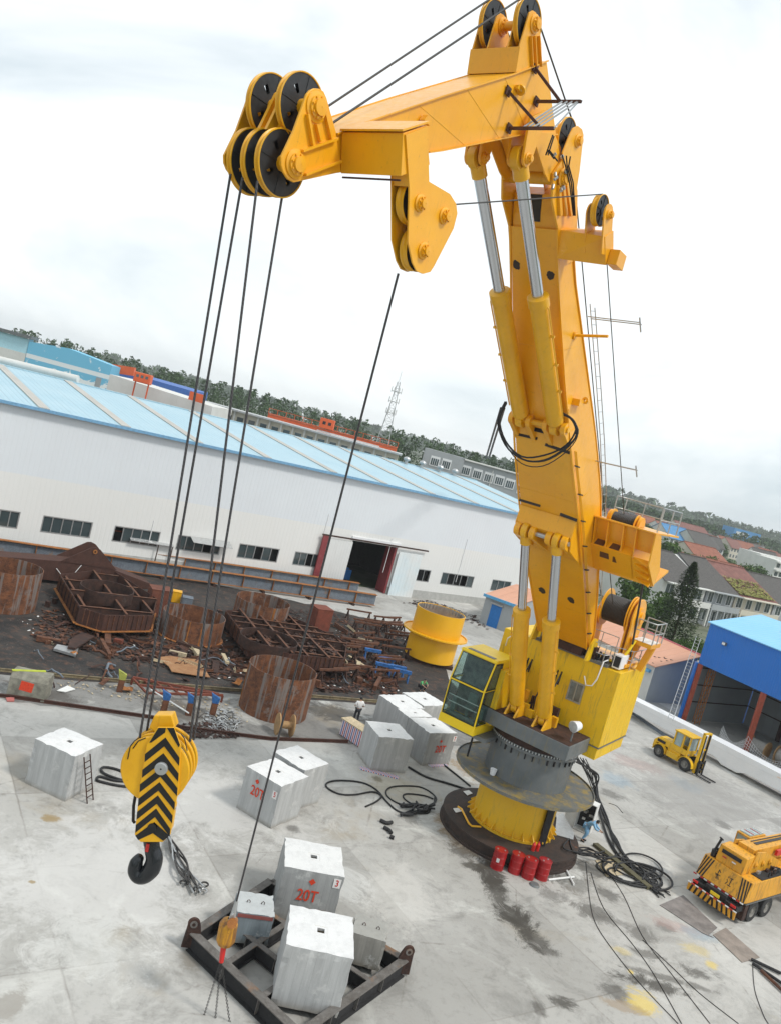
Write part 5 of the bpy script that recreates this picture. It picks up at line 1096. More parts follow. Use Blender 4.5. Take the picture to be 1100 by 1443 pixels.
def text_mesh(txt, size, name, mat, parent, mtx, font_sx=1.0):
    c = bpy.data.curves.new('t', 'FONT'); c.body = txt; c.size = size; c.extrude = .002; c.align_x = 'CENTER'; c.align_y = 'CENTER'; c.offset = size * .012
    o = bpy.data.objects.new('t', c); COL.objects.link(o); bpy.context.view_layer.update()
    me = bpy.data.meshes.new_from_object(o.evaluated_get(bpy.context.evaluated_depsgraph_get())); bpy.data.objects.remove(o); bpy.data.curves.remove(c)
    me.transform(mtx @ Matrix.Diagonal((font_sx, 1, 1, 1))); me.materials.clear(); me.materials.append(mat); me.name = name
    ob = bpy.data.objects.new(name, me); link(ob, parent); return ob
def block(top_px, z, label, mat='block', h=None, text=None, group='concrete test blocks', socket=True, size=None, seed=1):
    """top corner pixels: front-left, back-left, back-right, front-right"""
    P = [G(px, py, z) for px, py in top_px]; c = sum(P, Vector()) / 4
    ex = ((P[3] - P[0]) + (P[2] - P[1])).normalized(); w0 = ((P[3] - P[0]).length + (P[2] - P[1]).length) / 2; d0 = ((P[1] - P[0]).length + (P[2] - P[3]).length) / 2
    if size: w0, d0 = size
    a = math.atan2(ex.y, ex.x); h = h or z
    t = thing('concrete_block', label, 'concrete block', (c.x, c.y, z - h), a, group)
    rnd = random.Random(seed); b0 = bmesh.new(); nseg = 10
    # body with chipped, slightly uneven edges and a real square socket in the top
    hx, hy = w0 / 2, d0 / 2; mb = MB(); so_ = .13
    xs = [-hx + w0 * i / nseg for i in range(nseg + 1)]; ys = [-hy + d0 * i / nseg for i in range(nseg + 1)]; zs = [h * i / nseg for i in range(nseg + 1)]
    J = {}
    def v(i, j, k):
        key = (i, j, k)
        if key not in J:
            e = sum(q in (0, nseg) for q in (i, j, k)); m = .003 if e < 2 else .008
            J[key] = Vector((xs[i] + rnd.uniform(-m, m) * .5 - (rnd.random() ** 5 * .05 * (1 if i == nseg else -1 if i == 0 else 0) if e >= 2 else 0),
                             ys[j] + rnd.uniform(-m, m) * .5 - (rnd.random() ** 5 * .05 * (1 if j == nseg else -1 if j == 0 else 0) if e >= 2 else 0),
                             zs[k] if k == 0 else zs[k] - (rnd.random() ** 6 * .05 if e >= 2 and k == nseg else 0) + rnd.uniform(-.002, .002)))
        return J[key]
    fs = []
    R0 = range(nseg)
    for i in R0:
        for j in R0:
            fs += [[v(i, 0, j), v(i + 1, 0, j), v(i + 1, 0, j + 1), v(i, 0, j + 1)], [v(i, nseg, j), v(i + 1, nseg, j), v(i + 1, nseg, j + 1), v(i, nseg, j + 1)],
                   [v(0, i, j), v(0, i + 1, j), v(0, i + 1, j + 1), v(0, i, j + 1)], [v(nseg, i, j), v(nseg, i + 1, j), v(nseg, i + 1, j + 1), v(nseg, i, j + 1)]]
            if not (socket and i in (4, 5) and j in (4, 5)): fs.append([v(i, j, nseg), v(i + 1, j, nseg), v(i + 1, j + 1, nseg), v(i, j + 1, nseg)])
    idx = {}; vs = []
    F2 = []
    for f in fs:
        r = []
        for q in f:
            kk = id(q)
            if kk not in idx: idx[kk] = len(vs); vs.append(q)
            r.append(idx[kk])
        F2.append(r)
    mb.add(vs, F2)
    body = mk(mb, 'block_body', M[mat], t, False)
    if socket:
        rx, ry = w0 / nseg * 1.0, d0 / nseg * 1.0; rx *= 1; s_ = .13
        m2 = MB()
        m2.prism([Vector((-rx - .01, -ry - .01, h - .35)), Vector((rx + .01, -ry - .01, h - .35)), Vector((rx + .01, ry + .01, h - .35)), Vector((-rx - .01, ry + .01, h - .35))], [Vector((-rx - .01, -ry - .01, h - .3)), Vector((rx + .01, -ry - .01, h - .3)), Vector((rx + .01, ry + .01, h - .3)), Vector((-rx - .01, ry + .01, h - .3))])
        mk(m2, 'socket_floor', M['holed'], body, False)
        m2 = MB()
        for (x0, y0, x1, y1) in ((-rx, -ry, rx, -ry), (rx, -ry, rx, ry), (rx, ry, -rx, ry), (-rx, ry, -rx, -ry)): m2.add([(x0, y0, h - .3), (x1, y1, h - .3), (x1, y1, h + .0), (x0, y0, h + .0)], [[0, 1, 2, 3]])
        mk(m2, 'socket_liner', M['woodlight'], body, False)
        # concrete lip narrowing the opening
        m2 = MB(); k = .55
        for sx_, sy_, ax_, ay_ in ((0, -1, rx, ry * (1 - k) / 2), (0, 1, rx, ry * (1 - k) / 2), (-1, 0, rx * (1 - k) / 2, ry * k), (1, 0, rx * (1 - k) / 2, ry * k)):
            m2.box((sx_ * (rx - ax_), sy_ * (ry - ay_), h - .05), (ax_, ay_, .045))
        mk(m2, 'socket_lip', M[mat], body, False)
    if text:
        for side, items in text.items():
            # side: 'f' front (-y face), 'l' left (-x), 'r' right (+x)
            if side == 'f': Mx = lambda x, zz_: Matrix.Translation((x, -hy - .03, zz_)) @ Matrix.Rotation(R_(90), 4, 'X')
            elif side == 'r': Mx = lambda x, zz_: Matrix.Translation((hx + .03, x, zz_)) @ Matrix.Rotation(R_(90), 4, 'Z') @ Matrix.Rotation(R_(90), 4, 'X')
            else: Mx = lambda x, zz_: Matrix.Translation((-hx - .03, -x, zz_)) @ Matrix.Rotation(R_(-90), 4, 'Z') @ Matrix.Rotation(R_(90), 4, 'X')
            for (kind, val, x, zz_, size_) in items:
                if kind == 'text': text_mesh(val, size_, 'stencil_marking', M['stencil'], body, Mx(x, zz_), .8)
                elif kind == 'num':
                    m2 = MB(); m2.add([Mx(x, zz_) @ Vector(q) for q in ((-size_ * .38, -size_ * .5, -.008), (size_ * .38, -size_ * .5, -.008), (size_ * .38, size_ * .5, -.008), (-size_ * .38, size_ * .5, -.008))], [[0, 1, 2, 3]]); n_o = mk(m2, 'number_patch', M['label'], t, False)
                    text_mesh(val, size_ * .95, 'number', M['redbright'], n_o, Mx(x, zz_), .8)
                else:
                    m2 = MB(); m2.add([Mx(x, zz_) @ Vector(q) for q in ((-size_, 0, 0), (0, -size_, 0), (size_, 0, 0), (0, size_, 0))], [[0, 1, 2, 3]]); mk(m2, 'diamond_mark', M['stencil'], t, False)
    return t
b_left = block(Z5((350, 290), (170, 200), (305, 148), (485, 230)), 2.0, 'pale concrete block alone at the left with a small ladder leaning on it', seed=1)
# note: corner order puts the camera-facing corner first, so -y is the right-hand visible face
block(Z6((245, 478), (95, 390), (215, 345), (378, 438)), 2.0, 'concrete block stencilled 20T with number 5 and a red diamond', text={'l': [('text', '20T', -.1, 1.15, .62), ('dia', '', -.25, 1.62, .12), ('num', '5', .82, 1.5, .34)]}, seed=2)
block(Z6((352, 408), (215, 320), (320, 290), (470, 378)), 2.0, 'unmarked concrete block behind the block numbered 5', seed=3)
block(Z7((487, 190), (500, 58), (745, 110), (743, 230)), 2.0, 'concrete block stencilled 20T with number 3 and a red diamond', 'blockdark', text={'f': [('text', '20T', -.05, 1.05, .62), ('dia', '', .0, 1.62, .13), ('num', '3', .9, 1.72, .36)]}, seed=4)
block(Z7((487, 522), (528, 350), (800, 410), (780, 584)), 2.25, 'nearest bright concrete block, standing on the steel frame with a grey damp patch', 'block', h=2.0, seed=5)
block(Z6((690, 252), (635, 180), (785, 195), (850, 268)), 2.0, 'frontmost unmarked block of the cluster left of the crane', seed=6)
block(Z6((903, 240), (828, 163), (975, 165), (1042, 240)), 2.0, 'concrete block stencilled 20T with number 7, cement smeared on its side', 'blockdark', text={'f': [('text', '20T', .05, 1.0, .6), ('dia', '', -.05, 1.5, .1), ('num', '7', .95, 1.65, .34)]}, size=(2.1, 2.15), seed=7)
block(Z6((815, 160), (765, 128), (895, 128), (942, 160)), 2.0, 'small topped concrete block squeezed in the middle of the cluster', size=(1.9, 1.2), seed=8)
block(Z6((770, 128), (690, 58), (835, 58), (895, 128)), 2.0, 'rear left concrete block of the cluster near the walking man', size=(2.15, 2.15), seed=9)
block(Z6((890, 115), (795, 50), (925, 50), (990, 108)), 2.0, 'rearmost concrete block of the cluster, rubble on its top', size=(2.15, 2.15), seed=10)
M['blocksm'] = block_mat('small_grey_block', (.20, .235, .255), (.46, .48, .48)); M['blocksm2'] = block_mat('small_tan_block', (.27, .26, .235), (.34, .335, .31))
s1 = block(Z7((300, 385), (303, 292), (432, 322), (438, 390)), 1.35, 'small blue grey concrete block with a faded red top edge on the steel frame', 'blocksm', h=1.1, socket=False, group='small blocks on the steel frame', size=(1.28, 1.2), seed=11)
s2 = block(Z7((790, 480), (830, 390), (935, 432), (900, 500)), 1.35, 'small tan concrete block on the right of the steel frame', 'blocksm2', h=1.1, socket=False, group='small blocks on the steel frame', size=(1.2, 1.15), seed=12)
for t_, n in ((s1, 2), (s2, 2)):
    for k in range(n):
        mb = MB(); x = -.25 + .5 * k; mb.tube([(x - .05, 0, 1.08), (x - .05, 0, 1.16), (x, 0, 1.2), (x + .05, 0, 1.16), (x + .05, 0, 1.08)], .014, 6); mk(mb, 'lifting_loop', M['rustdark'], t_, False)
mb = MB(); mb.box((0, -.615, 1.0), (.6, .008, .06)); mk(mb, 'red_edge_paint', plain('faded_red', (.25, .07, .06), .8), s1, False)
# ================================================================ STEEL FRAME WITH LUGS
FC = [G(*p, .62) for p in Z7((100, 470), (435, 245), (1010, 585), (590, 880))]; FC[3] = G(*Z7((560, 905))[0], .62)
fa = thing('lifting_pallet', 'rectangular rusty steel lifting frame with round lugs carrying the nearest blocks', 'frame', (sum(FC, Vector()) / 4) * Vector((1, 1, 0)) if False else Vector(((FC[0].x + FC[2].x) / 2, (FC[0].y + FC[2].y) / 2, 0)))
def ibeam(a, b_, h=.6, w=.3):
    a, b_ = Vector(a), Vector(b_); m = MB(); d = (b_ - a); zt_ = a.z
    m.bar(a + Vector((0, 0, -h / 2)), b_ + Vector((0, 0, -h / 2)), .03, h - .07)
    o = mk(m, 'frame_beam', M['frame'], fa)
    m = MB(); m.bar(a + Vector((0, 0, -.02)), b_ + Vector((0, 0, -.02)), w, .035); mk(m, 'top_flange', M['framelight'], o)
    m = MB(); m.bar(a + Vector((0, 0, -h + .018)), b_ + Vector((0, 0, -h + .018)), w, .035); mk(m, 'bottom_flange', M['frame'], o)
    n = int(d.length / 1.3)
    for k in range(1, n): m = MB(); p = a + d * k / n; q = d.normalized(); m.box(p + Vector((0, 0, -h / 2)), (.012, w * .42, h / 2 - .05), (q, Vector((-q.y, q.x, 0)), Vector((0, 0, 1)))); mk(m, 'stiffener', M['framelight'], o)
for a, b_ in ((0, 1), (1, 2), (2, 3), (3, 0)): ibeam(FC[a], FC[b_])
for t in (.33, .66):
    ibeam(FC[0].lerp(FC[3], t) + Vector((0, 0, -.03)), FC[1].lerp(FC[2], t) + Vector((0, 0, -.03)), .5, .2)
    ibeam(FC[0].lerp(FC[1], t) + Vector((0, 0, -.035)), FC[3].lerp(FC[2], t) + Vector((0, 0, -.035)), .5, .2)
for k in (0, 2):
    p = FC[k]; o_ = (FC[k] - (FC[0] + FC[2]) / 2).normalized(); n = Vector((-o_.y, o_.x, 0))
    mb = MB(); q = [p + o_ * x + Vector((0, 0, z)) - n * .05 for x, z in [(-.25, .0), (-.2, .22)] + [(.05 + .2 * math.cos(t), .3 + .2 * math.sin(t)) for t in [2.6 - i * .37 for i in range(9)]] + [(.28, -.55), (-.2, -.55)]]; mb.prism(q, [v + n * .1 for v in q]); lg = mk(mb, 'lifting_lug', M['rustdark'], fa, bev=.01)
    mb = MB(); mb.lathe(p + o_ * .05 + Vector((0, 0, .3)), n, [(.06, -.08), (.12, -.08), (.12, .08), (.06, .08)], 16); mk(mb, 'eye', M['framelight'], lg)
# ================================================================ SCRAP YARD
def ring(px, R0, h, label, mat='rustring', lip=None, name='rusty_ring', flange=None, th=.04):
    p = G(*px); p.z = 0
    t = thing(name, label, 'steel ring', p, random.uniform(0, 6), 'rolled steel rings in the scrap yard')
    mb = MB(); rnd = random.Random(int(px[0])); n = 72
    mb.lathe((0, 0, 0), (0, 0, 1), [(R0, .02), (R0, h * .5), (R0 - .01, h * .52), (R0, h * .54), (R0, h), (R0 - th, h), (R0 - th, .02), (R0, .02)], n)
    mk(mb, 'ring_wall', M[mat], t, False)
    if lip: mb = MB(); mb.lathe((0, 0, 0), (0, 0, 1), [(R0 - .05, lip[0]), (R0 + lip[1], lip[0]), (R0 + lip[1], lip[0] + .07), (R0 - .05, lip[0] + .07)], n); mk(mb, 'bottom_flange', M['rustedge'], t, False)
    if flange:
        z, w_ = flange; mb = MB(); mb.lathe((0, 0, 0), (0, 0, 1), [(R0 + .002, z), (R0 + w_, z), (R0 + w_, z + .13), (R0 + w_ - .09, z + .13), (R0 + w_ - .09, z + .05), (R0 + .002, z + .05)], n); mk(mb, 'flange', M[mat], t, False)
        for k in range(28):
            a = 2 * math.pi * k / 28; d = Vector((math.cos(a), math.sin(a), 0)); mb = MB(); mb.bar(d * (R0 + .01) + Vector((0, 0, z - .12)), d * (R0 + w_ * .8) + Vector((0, 0, z - .01)), .025, .16); mk(mb, 'gusset', M[mat], t, False)
        for k in range(36):
            a = 2 * math.pi * k / 36; d = Vector((math.cos(a), math.sin(a), 0)); mb = MB(); mb.box(d * (R0 - th - .07) + Vector((0, 0, h - .25)), (.06, .012, .22), (d, Vector((-d.y, d.x, 0)), Vector((0, 0, 1)))); mk(mb, 'inner_rib', M['silver'], t, False)
        mb = MB(); mb.lathe((0, 0, 0), (0, 0, 1), [(R0 - th - .01, h - .05), (R0 - th - .01, h - .8)], n); mk(mb, 'inner_liner', M['silver'], t, False)
    else:
        for k in range(rnd.randint(2, 4)):
            a = rnd.uniform(0, 6.28); d = Vector((math.cos(a), math.sin(a), 0)); mb = MB(); mb.bar(d * (R0 + .012) + Vector((0, 0, .1)), d * (R0 + .012) + Vector((0, 0, h - .05)), .10, .03); mk(mb, 'weld_strip', M['rustedge'], t, False)
    return t
ring((2, 852), 2.15, 2.75, 'tall rusty steel ring cut off by the left edge of the photo')
ring((267, 897), 2.25, 1.75, 'low rusty ring with an orange bottom flange behind the left ropes', lip=(.05, .18))
ring((362, 884), 2.2, 2.35, 'rusty grey topped ring standing behind the low flanged ring')
ring((384, 1001), 2.08, 2.75, 'biggest nearest brown rusty ring in front of the egg crate wreck')
M['yeltube'] = paint('fresh_yellow', (.80, .42, .004), (.76, .39, .004), .4, 1, (.35, .2, .03), .2, .62)
yt = ring((602, 931), 2.12, 4.2, 'bright yellow flanged steel tube with ribbed grey inside', 'yeltube', name='flanged_tube', flange=(2.15, .7), th=.06)
yt.location.z = .35; yt['group'] = 'rolled steel rings in the scrap yard'
mb = MB(); c = G(602, 930); 
for k in range(5): mb.bar(c + Vector((-2, -1.2 + k * .6, .17)), c + Vector((2, -1.4 + k * .6, .17)), .3, .3)
for k in range(5):
    mb = MB(); mb.bar(c + Vector((-2.1, -1.5 + k * .75, .17)), c + Vector((2.1, -1.3 + k * .75, .17)), .3, .3); solo(mb, 'timber_bearer', M['rustdark'], 'dark timber bearer under the yellow flanged tube', 'timber', 'bearers under the yellow tube')
# long girders by the warehouse wall
def girder(a, b_, h, label, base=.25):
    a, b_ = G(*a), G(*b_); a.z = b_.z = 0; d = (b_ - a); Ln = d.length; u = d.normalized(); n = Vector((-u.y, u.x, 0)); Z_ = Vector((0, 0, 1))
    t = thing('plate_girder', label, 'girder', (a + b_) / 2, math.atan2(u.y, u.x), 'long plate girders by the warehouse')
    mb = MB(); mb.bar(a + Z_ * (base + h / 2), b_ + Z_ * (base + h / 2), .04, h - .06); mk(mb, 'web', M['girder'], t)
    for z in (base + .02, base + h - .02): mb = MB(); mb.bar(a + Z_ * z, b_ + Z_ * z, .55, .04); mk(mb, 'flange', M['rustedge'], t)
    k = 0
    while 1.6 + k * 3.1 < Ln:
        p = a + u * (1.6 + k * 3.1); mb = MB(); mb.box(p + Z_ * (base + h / 2), (.02, .24, h / 2 - .05), (u, n, Z_)); mk(mb, 'stiffener', M['rustedge'], t); k += 1
    for k in range(0, int(Ln), 5): mb = MB(); mb.bar(a + u * (k + .5) - n * .5 + Z_ * .11, a + u * (k + .5) + n * .5 + Z_ * .11, .25, .22); mk(mb, 'bearer', M['rustdark'], t)
girder((-40, 778), (526, 856), 1.15, 'nearer of two long blue grey plate girders lying beside the warehouse')
girder((40, 775), (502, 838), 1.1, 'farther of two long blue grey plate girders, ending shorter by the hall door')
M['ladderor'] = plain('orange_channel', (.42, .20, .05), .7, 0, .3)
mb = MB(); a, b_ = G(-20, 785, 1.0), G(52, 790, 1.0); solo(MB().bar(a, b_, .15).bar(a + Vector((-.4, .9, 0)), b_ + Vector((-.4, .9, 0)), .15).bar(a, a + Vector((-.4, .9, 0)), .15).bar(b_, b_ + Vector((-.4, .9, 0)), .15).bar(a.lerp(b_, .3), a.lerp(b_, .3) + Vector((-.4, .9, 0)), .15).bar(a.lerp(b_, .55), a.lerp(b_, .55) + Vector((-.4, .9, 0)), .15).bar(a.lerp(b_, .8), a.lerp(b_, .8) + Vector((-.4, .9, 0)), .15), 'orange_channel_frame', M['ladderor'], 'orange ladder shaped channel frame lying behind the leftmost rusty ring', 'frame')
# tapered brown boom lying down, with a pointed lug
A0 = G(28, 818); B0 = G(208, 838); A0.z = B0.z = 0; u = (B0 - A0).normalized(); n = Vector((-u.y, u.x, 0)); Ln = (B0 - A0).length; Zv = Vector((0, 0, 1))
rb = thing('rusty_boom', 'brown tapered box boom with a pointed lug lying in the scrap yard', 'crane boom', (A0 + B0) / 2, math.atan2(u.y, u.x))
def side(o, pts): return [A0 + u * x * Ln + n * o + Zv * z for x, z in pts]
pf = [(-.45, .3), (-.45, 1.5), (.0, 1.75), (.55, 2.05), (1.0, .95), (1.0, .45), (.5, .25)]
mb = MB(); mb.prism(side(0, pf), side(1.7, pf)); mk(mb, 'box_section', M['rustbrown'], rb, bev=.02)
lg = [(.26, 1.9), (.47, 3.3), (.50, 3.35), (.54, 3.2), (.70, 1.75)]
for o_ in (-.05, 1.65): mb = MB(); mb.prism(side(o_, lg), side(o_ + .1, lg)); mk(mb, 'pointed_lug', M['rustbrown'], rb)
mb = MB(); p = side(-.07, [(.5, 3.0)])[0]; mb.lathe(p, n, [(.08, -.06), (.17, -.06), (.17, .06), (.08, .06)], 16); mk(mb, 'lug_eye', M['rustedge'], rb)
mb = MB(); mb.tube([side(-.08, [(.24, 1.3)])[0], side(-.2, [(.28, .9)])[0], side(-.15, [(.38, 1.1)])[0], side(-.08, [(.42, 1.8)])[0]], .03); mk(mb, 'rope_loop', M['offwhite'], rb)
for k in range(3): p = A0.lerp(B0, .1 + .38 * k); mb = MB(); mb.box(p + n * .8 + Zv * .13, (.15, .9, .13), (u, n, Zv)); mk(mb, 'bearer', M['rustdark'], rb)
# egg-crate wrecks
def crate(px, h, label, name, lift=.45, nx=7, ny=5, ringc=None, rough_h=0, seed=1, edge=True):
    P = [G(*p) for p in px]; c = sum(P, Vector()) / len(P); rnd = random.Random(seed)
    t = thing(name, label, 'steel wreck', (c.x, c.y, 0), 0)
    zz_ = Vector((0, 0, 1)); P = [Vector((p.x, p.y, 0)) for p in P]
    mb = MB(); mb.prism([p + zz_ * lift for p in P], [p + zz_ * (lift + .05) for p in P]); mk(mb, 'base_plate', M['rustdark'], t)
    for i in range(len(P)):
        a, b_ = P[i], P[(i + 1) % len(P)]; mb = MB(); mb.bar(a + zz_ * (lift + .05 + h / 2), b_ + zz_ * (lift + .05 + h / 2), .04, h); mk(mb, 'side_plate', M['rustbrown'], t)
        if edge: mb = MB(); o_ = ((a + b_) / 2 - c).normalized() * .12; mb.bar(a + o_ + zz_ * (lift + .02), b_ + o_ + zz_ * (lift + .02), .22, .05); mk(mb, 'edge_bar', M['rustedge'], t)
        n_ = int((b_ - a).length / .35)
        for k in range(1, n_):
            p = a.lerp(b_, k / n_); o_ = ((a + b_) / 2 - c).normalized() * .06; mb = MB(); mb.box(p + o_ + zz_ * (lift + .05 + h / 2), (.03, .03, h / 2 - .02)); mk(mb, 'side_rib', M['rust'] if k % 3 else M['rustdark'], t)
    # ribs clipped to the outline
    def clip(p, d):
        ts = []
        for i in range(len(P)):
            a, b_ = P[i], P[(i + 1) % len(P)]; e = b_ - a; den = d.x * e.y - d.y * e.x
            if abs(den) < 1e-9: continue
            tt = ((a.x - p.x) * e.y - (a.y - p.y) * e.x) / den; uu = ((a.x - p.x) * d.y - (a.y - p.y) * d.x) / den
            if 0 <= uu <= 1: ts.append(tt)
        return (min(ts), max(ts)) if len(ts) > 1 else None
    d1 = (P[1] - P[0]).normalized(); d2 = Vector((-d1.y, d1.x, 0)); ext = max((p - c).length for p in P)
    for dd, n_, o2 in ((d1, nx, d2), (d2, ny, d1)):
        for k in range(n_):
            p = Vector((c.x, c.y, 0)) + o2 * (-ext + 2 * ext * (k + .5) / n_ + rnd.uniform(-.1, .1)); r = clip(p, dd)
            if r:
                hh = h * rnd.uniform(.8, 1.1); mb = MB(); mb.bar(p + dd * r[0] + zz_ * (lift + .05 + hh / 2), p + dd * r[1] + zz_ * (lift + .05 + hh / 2), .03, hh); mk(mb, 'rib_plate', M['rustdark'], t)
                mb = MB(); mb.bar(p + dd * r[0] + zz_ * (lift + .07 + hh), p + dd * r[1] + zz_ * (lift + .07 + hh), .16, .03); mk(mb, 'rib_flange', M['rust'], t)
    if ringc:
        q = G(*ringc[0], lift + h); mb = MB(); mb.lathe(Vector((q.x, q.y, lift + h * .6)), zz_, [(ringc[1], 0), (ringc[1], h * .75), (ringc[1] - .06, h * .75), (ringc[1] - .06, 0)], 48); mk(mb, 'inner_ring', M['rustdark'], t)
    for k in range(10):
        p = Vector((c.x + rnd.uniform(-.5, .5) * ext, c.y + rnd.uniform(-.5, .5) * ext, 0)); mb = MB(); mb.box(p + zz_ * .2, (.15, .15, .2)); mk(mb, 'stand', M['rustdark'], t)
    return t
crate(Z7b_ := [(78, 838), (106, 888), (140, 899), (208, 898), (214, 872), (150, 828)], 1.1, 'rusty egg crate base frame with an orange bottom edge below the brown boom', 'ribbed_base_frame', ringc=((150, 835), 1.9), seed=2)
crate([(312, 886), (345, 934), (400, 950), (478, 957), (482, 930), (420, 900), (370, 880)], 1.0, 'dark wrecked egg crate frame behind the biggest rusty ring', 'ribbed_base_frame', ringc=((378, 905), 2.1), nx=9, ny=8, seed=5, edge=False)
# trestles, loose steel and cabinets
rnd = random.Random(21); tr0 = None
for k in range(26):
    px = (rnd.uniform(462, 568), rnd.uniform(872, 962)); p = G(*px); p.z = 0
    if (p - G(602, 930)).length < 2.9: p = p + Vector((-2.6, .5, 0))
    if tr0 is None:
        tr0 = thing('steel_trestle', 'rusty steel trestle in the dense rows left of the yellow tube', 'trestle', p, .6, 'steel trestles left of the yellow tube')
        mb = MB(); mb.box((0, 0, .95), (1.3, .07, .07)); mk(mb, 'top_beam', M['rust'], tr0, False)
        for x in (-1.1, 1.1):
            for y in (-.35, .35): mb = MB(); mb.bar((x, 0, .9), (x + .05, y, 0), .09); mk(mb, 'leg', M['rustdark'], tr0, False)
            mb = MB(); mb.bar((x, -.2, .4), (x, .2, .4), .06); mk(mb, 'brace', M['rustdark'], tr0, False)
        o = tr0
    else: o = dup(tr0, p, .62 + rnd.uniform(-.25, .25))
bt = None
for k, (px, py) in enumerate([(522, 930), (541, 942), (556, 954), (538, 951), (563, 960)]):
    p = G(px, py); p.z = 0
    if bt is None:
        bt = thing('blue_trestle', 'blue painted steel trestle between the rusty ones near the yellow tube', 'trestle', p, .3, 'blue trestles near the yellow tube')
        mb = MB(); mb.box((0, 0, .8), (.7, .12, .12)); mk(mb, 'top_beam', M['blue'], bt, False)
        for x in (-.55, .55):
            for y in (-.25, .25): mb = MB(); mb.bar((x, 0, .75), (x, y, 0), .08); mk(mb, 'leg', M['blue'], bt, False)
    else: dup(bt, p, .3 + rnd.uniform(-.2, .2))
def cabinet(px, w, d, h, rot, mat, label, cat='cabinet', name='steel_cabinet', door=True):
    p = G(*px); p.z = 0; t = thing(name, label, cat, p, rot)
    mb = MB(); mb.box((0, 0, h / 2), (w / 2, d / 2, h / 2)); mk(mb, 'casing', mat, t, False, .02)
    mb = MB(); mb.box((0, 0, h + .02), (w / 2 + .03, d / 2 + .03, .02)); mk(mb, 'lid', mat, t, False)
    if door: mb = MB(); mb.box((-w / 2 - .015, 0, h * .52), (.012, d / 2 - .08, h * .42)); dd = mk(mb, 'door', mat, t, False); mb = MB(); mb.box((-w / 2 - .04, d * .28, h * .5), (.015, .02, .12)); mk(mb, 'handle', M['silver'], dd, False)
    return t
M['redox'] = rusty('red_oxide_paint', (.20, .05, .028), (.12, .035, .02), (.10, .05, .035), cthr=.6, bump=.1)
cabinet((446, 889), 1.5, 1.5, 2.1, .6, M['redox'], 'red brown steel cabinet standing behind the dark wreck')
M['rustcab'] = rusty('rusty_cabinet', (.17, .055, .03), (.09, .03, .02), (.3, .2, .15), cthr=.62)
cabinet((218, 866), 1.5, 1.4, 2.1, .5, M['rustcab'], 'rusty open cabinet with torn white sheet at the end of the brown boom')
cabinet((247, 848), .7, .7, .9, .3, M['craned'], 'small yellow bin beyond the rusty cabinet', 'bin', 'yellow_bin', False)
cabinet((262, 855), .8, .8, .8, .3, M['girder'], 'small grey square box beside the yellow bin', 'box', 'steel_box', False)
# container with open front and blue lean-to by the wall
p = G(163, 789); p.z = 0; ct = thing('open_container', 'rusty red container with open front below the warehouse windows', 'container', p, ang)
mb = MB(); mb.box((0, .8, 1.75), (2.0, .03, 1.1)); mb.box((-2.0, 0, 1.75), (.03, .8, 1.1)); mb.box((2.0, 0, 1.75), (.03, .8, 1.1)); mb.box((0, 0, 2.9), (2.05, .85, .04)); mb.box((0, 0, .62), (2.05, .85, .04)); mk(mb, 'shell', M['redox'], ct, False)
for x in (-2.03, 2.03): mb = MB(); mb.box((x, -.85, 1.75), (.07, .07, 1.2)); mk(mb, 'corner_post', M['redox'], ct, False)
for x in (-1.7, 0, 1.7): mb = MB(); mb.box((x, 0, .29), (.12, .7, .28)); mk(mb, 'support', M['rustdark'], ct, False)
mb = MB(); mb.box((0, .55, 1.5), (1.8, .2, .8)); mk(mb, 'contents', M['dark'], ct, False)
p = G(203, 797); p.z = 0; lt = thing('lean_to', 'blue lean-to hut with a ragged tin roof beside the open container', 'hut', p, ang)
mb = MB(); mb.box((-.9, .3, 1.2), (.9, .5, 1.15)); mk(mb, 'hut', plain('faded_blue', (.05, .14, .22), .7), lt, False)
mb = MB(); mb.prism([b(-2.1, -.9, 2.4), b(2.1, -.9, 2.3), b(2.1, 1.2, 2.9), b(-2.1, 1.2, 2.9)], [b(-2.1, -.9, 2.45), b(2.1, -.9, 2.35), b(2.1, 1.2, 2.95), b(-2.1, 1.2, 2.95)]); mk(mb, 'tin_roof', M['silver'], lt, False)
for x in (.6, 2.0): mb = MB(); mb.box((x, -.8, 1.15), (.04, .04, 1.15)); mk(mb, 'post', M['rustdark'], lt, False)
mb = MB(); a0 = Wl(262, 780)[0]; mb.prism([WO + WX * a0 - WN * 1.1 + Zv * 3.15, WO + WX * (a0 + 4.2) - WN * 1.1 + Zv * 3.05, WO + WX * (a0 + 4.2) - WN * .1 + Zv * 3.5, WO + WX * a0 - WN * .1 + Zv * 3.5], [WO + WX * a0 - WN * 1.1 + Zv * 3.18, WO + WX * (a0 + 4.2) - WN * 1.1 + Zv * 3.08, WO + WX * (a0 + 4.2) - WN * .1 + Zv * 3.53, WO + WX * a0 - WN * .1 + Zv * 3.53]); mk(mb, 'window_awning', M['silver'], wh)
# painted stone block, planks, plates, ladder-like rusty grid, chutes
p = G(40, 980); sb_ = thing('painted_stone_block', 'chamfered stone block with lime green top edge and red patch left in the rail strip', 'stone block', (p.x, p.y, 0), .15)
mb = MB(); hx = .95; mb.prism([b(-hx, -.6, 0), b(-hx, .6, 0), b(-hx, .6, 1.0), b(-hx, .35, 1.3), b(-hx, -.35, 1.3), b(-hx, -.6, 1.0)], [b(hx, -.6, 0), b(hx, .6, 0), b(hx, .6, 1.0), b(hx, .35, 1.3), b(hx, -.35, 1.3), b(hx, -.6, 1.0)]); mk(mb, 'stone', plain('old_stone', (.22, .21, .17), .9, 0, .4, 3, .5), sb_, False, .03)
mb = MB(); mb.add([b(-.4, -.606, .45), b(.25, -.606, .4), b(.3, -.606, .9), b(-.35, -.606, .95)], [[0, 1, 2, 3]]); mk(mb, 'red_patch', M['stencil'], sb_, False)
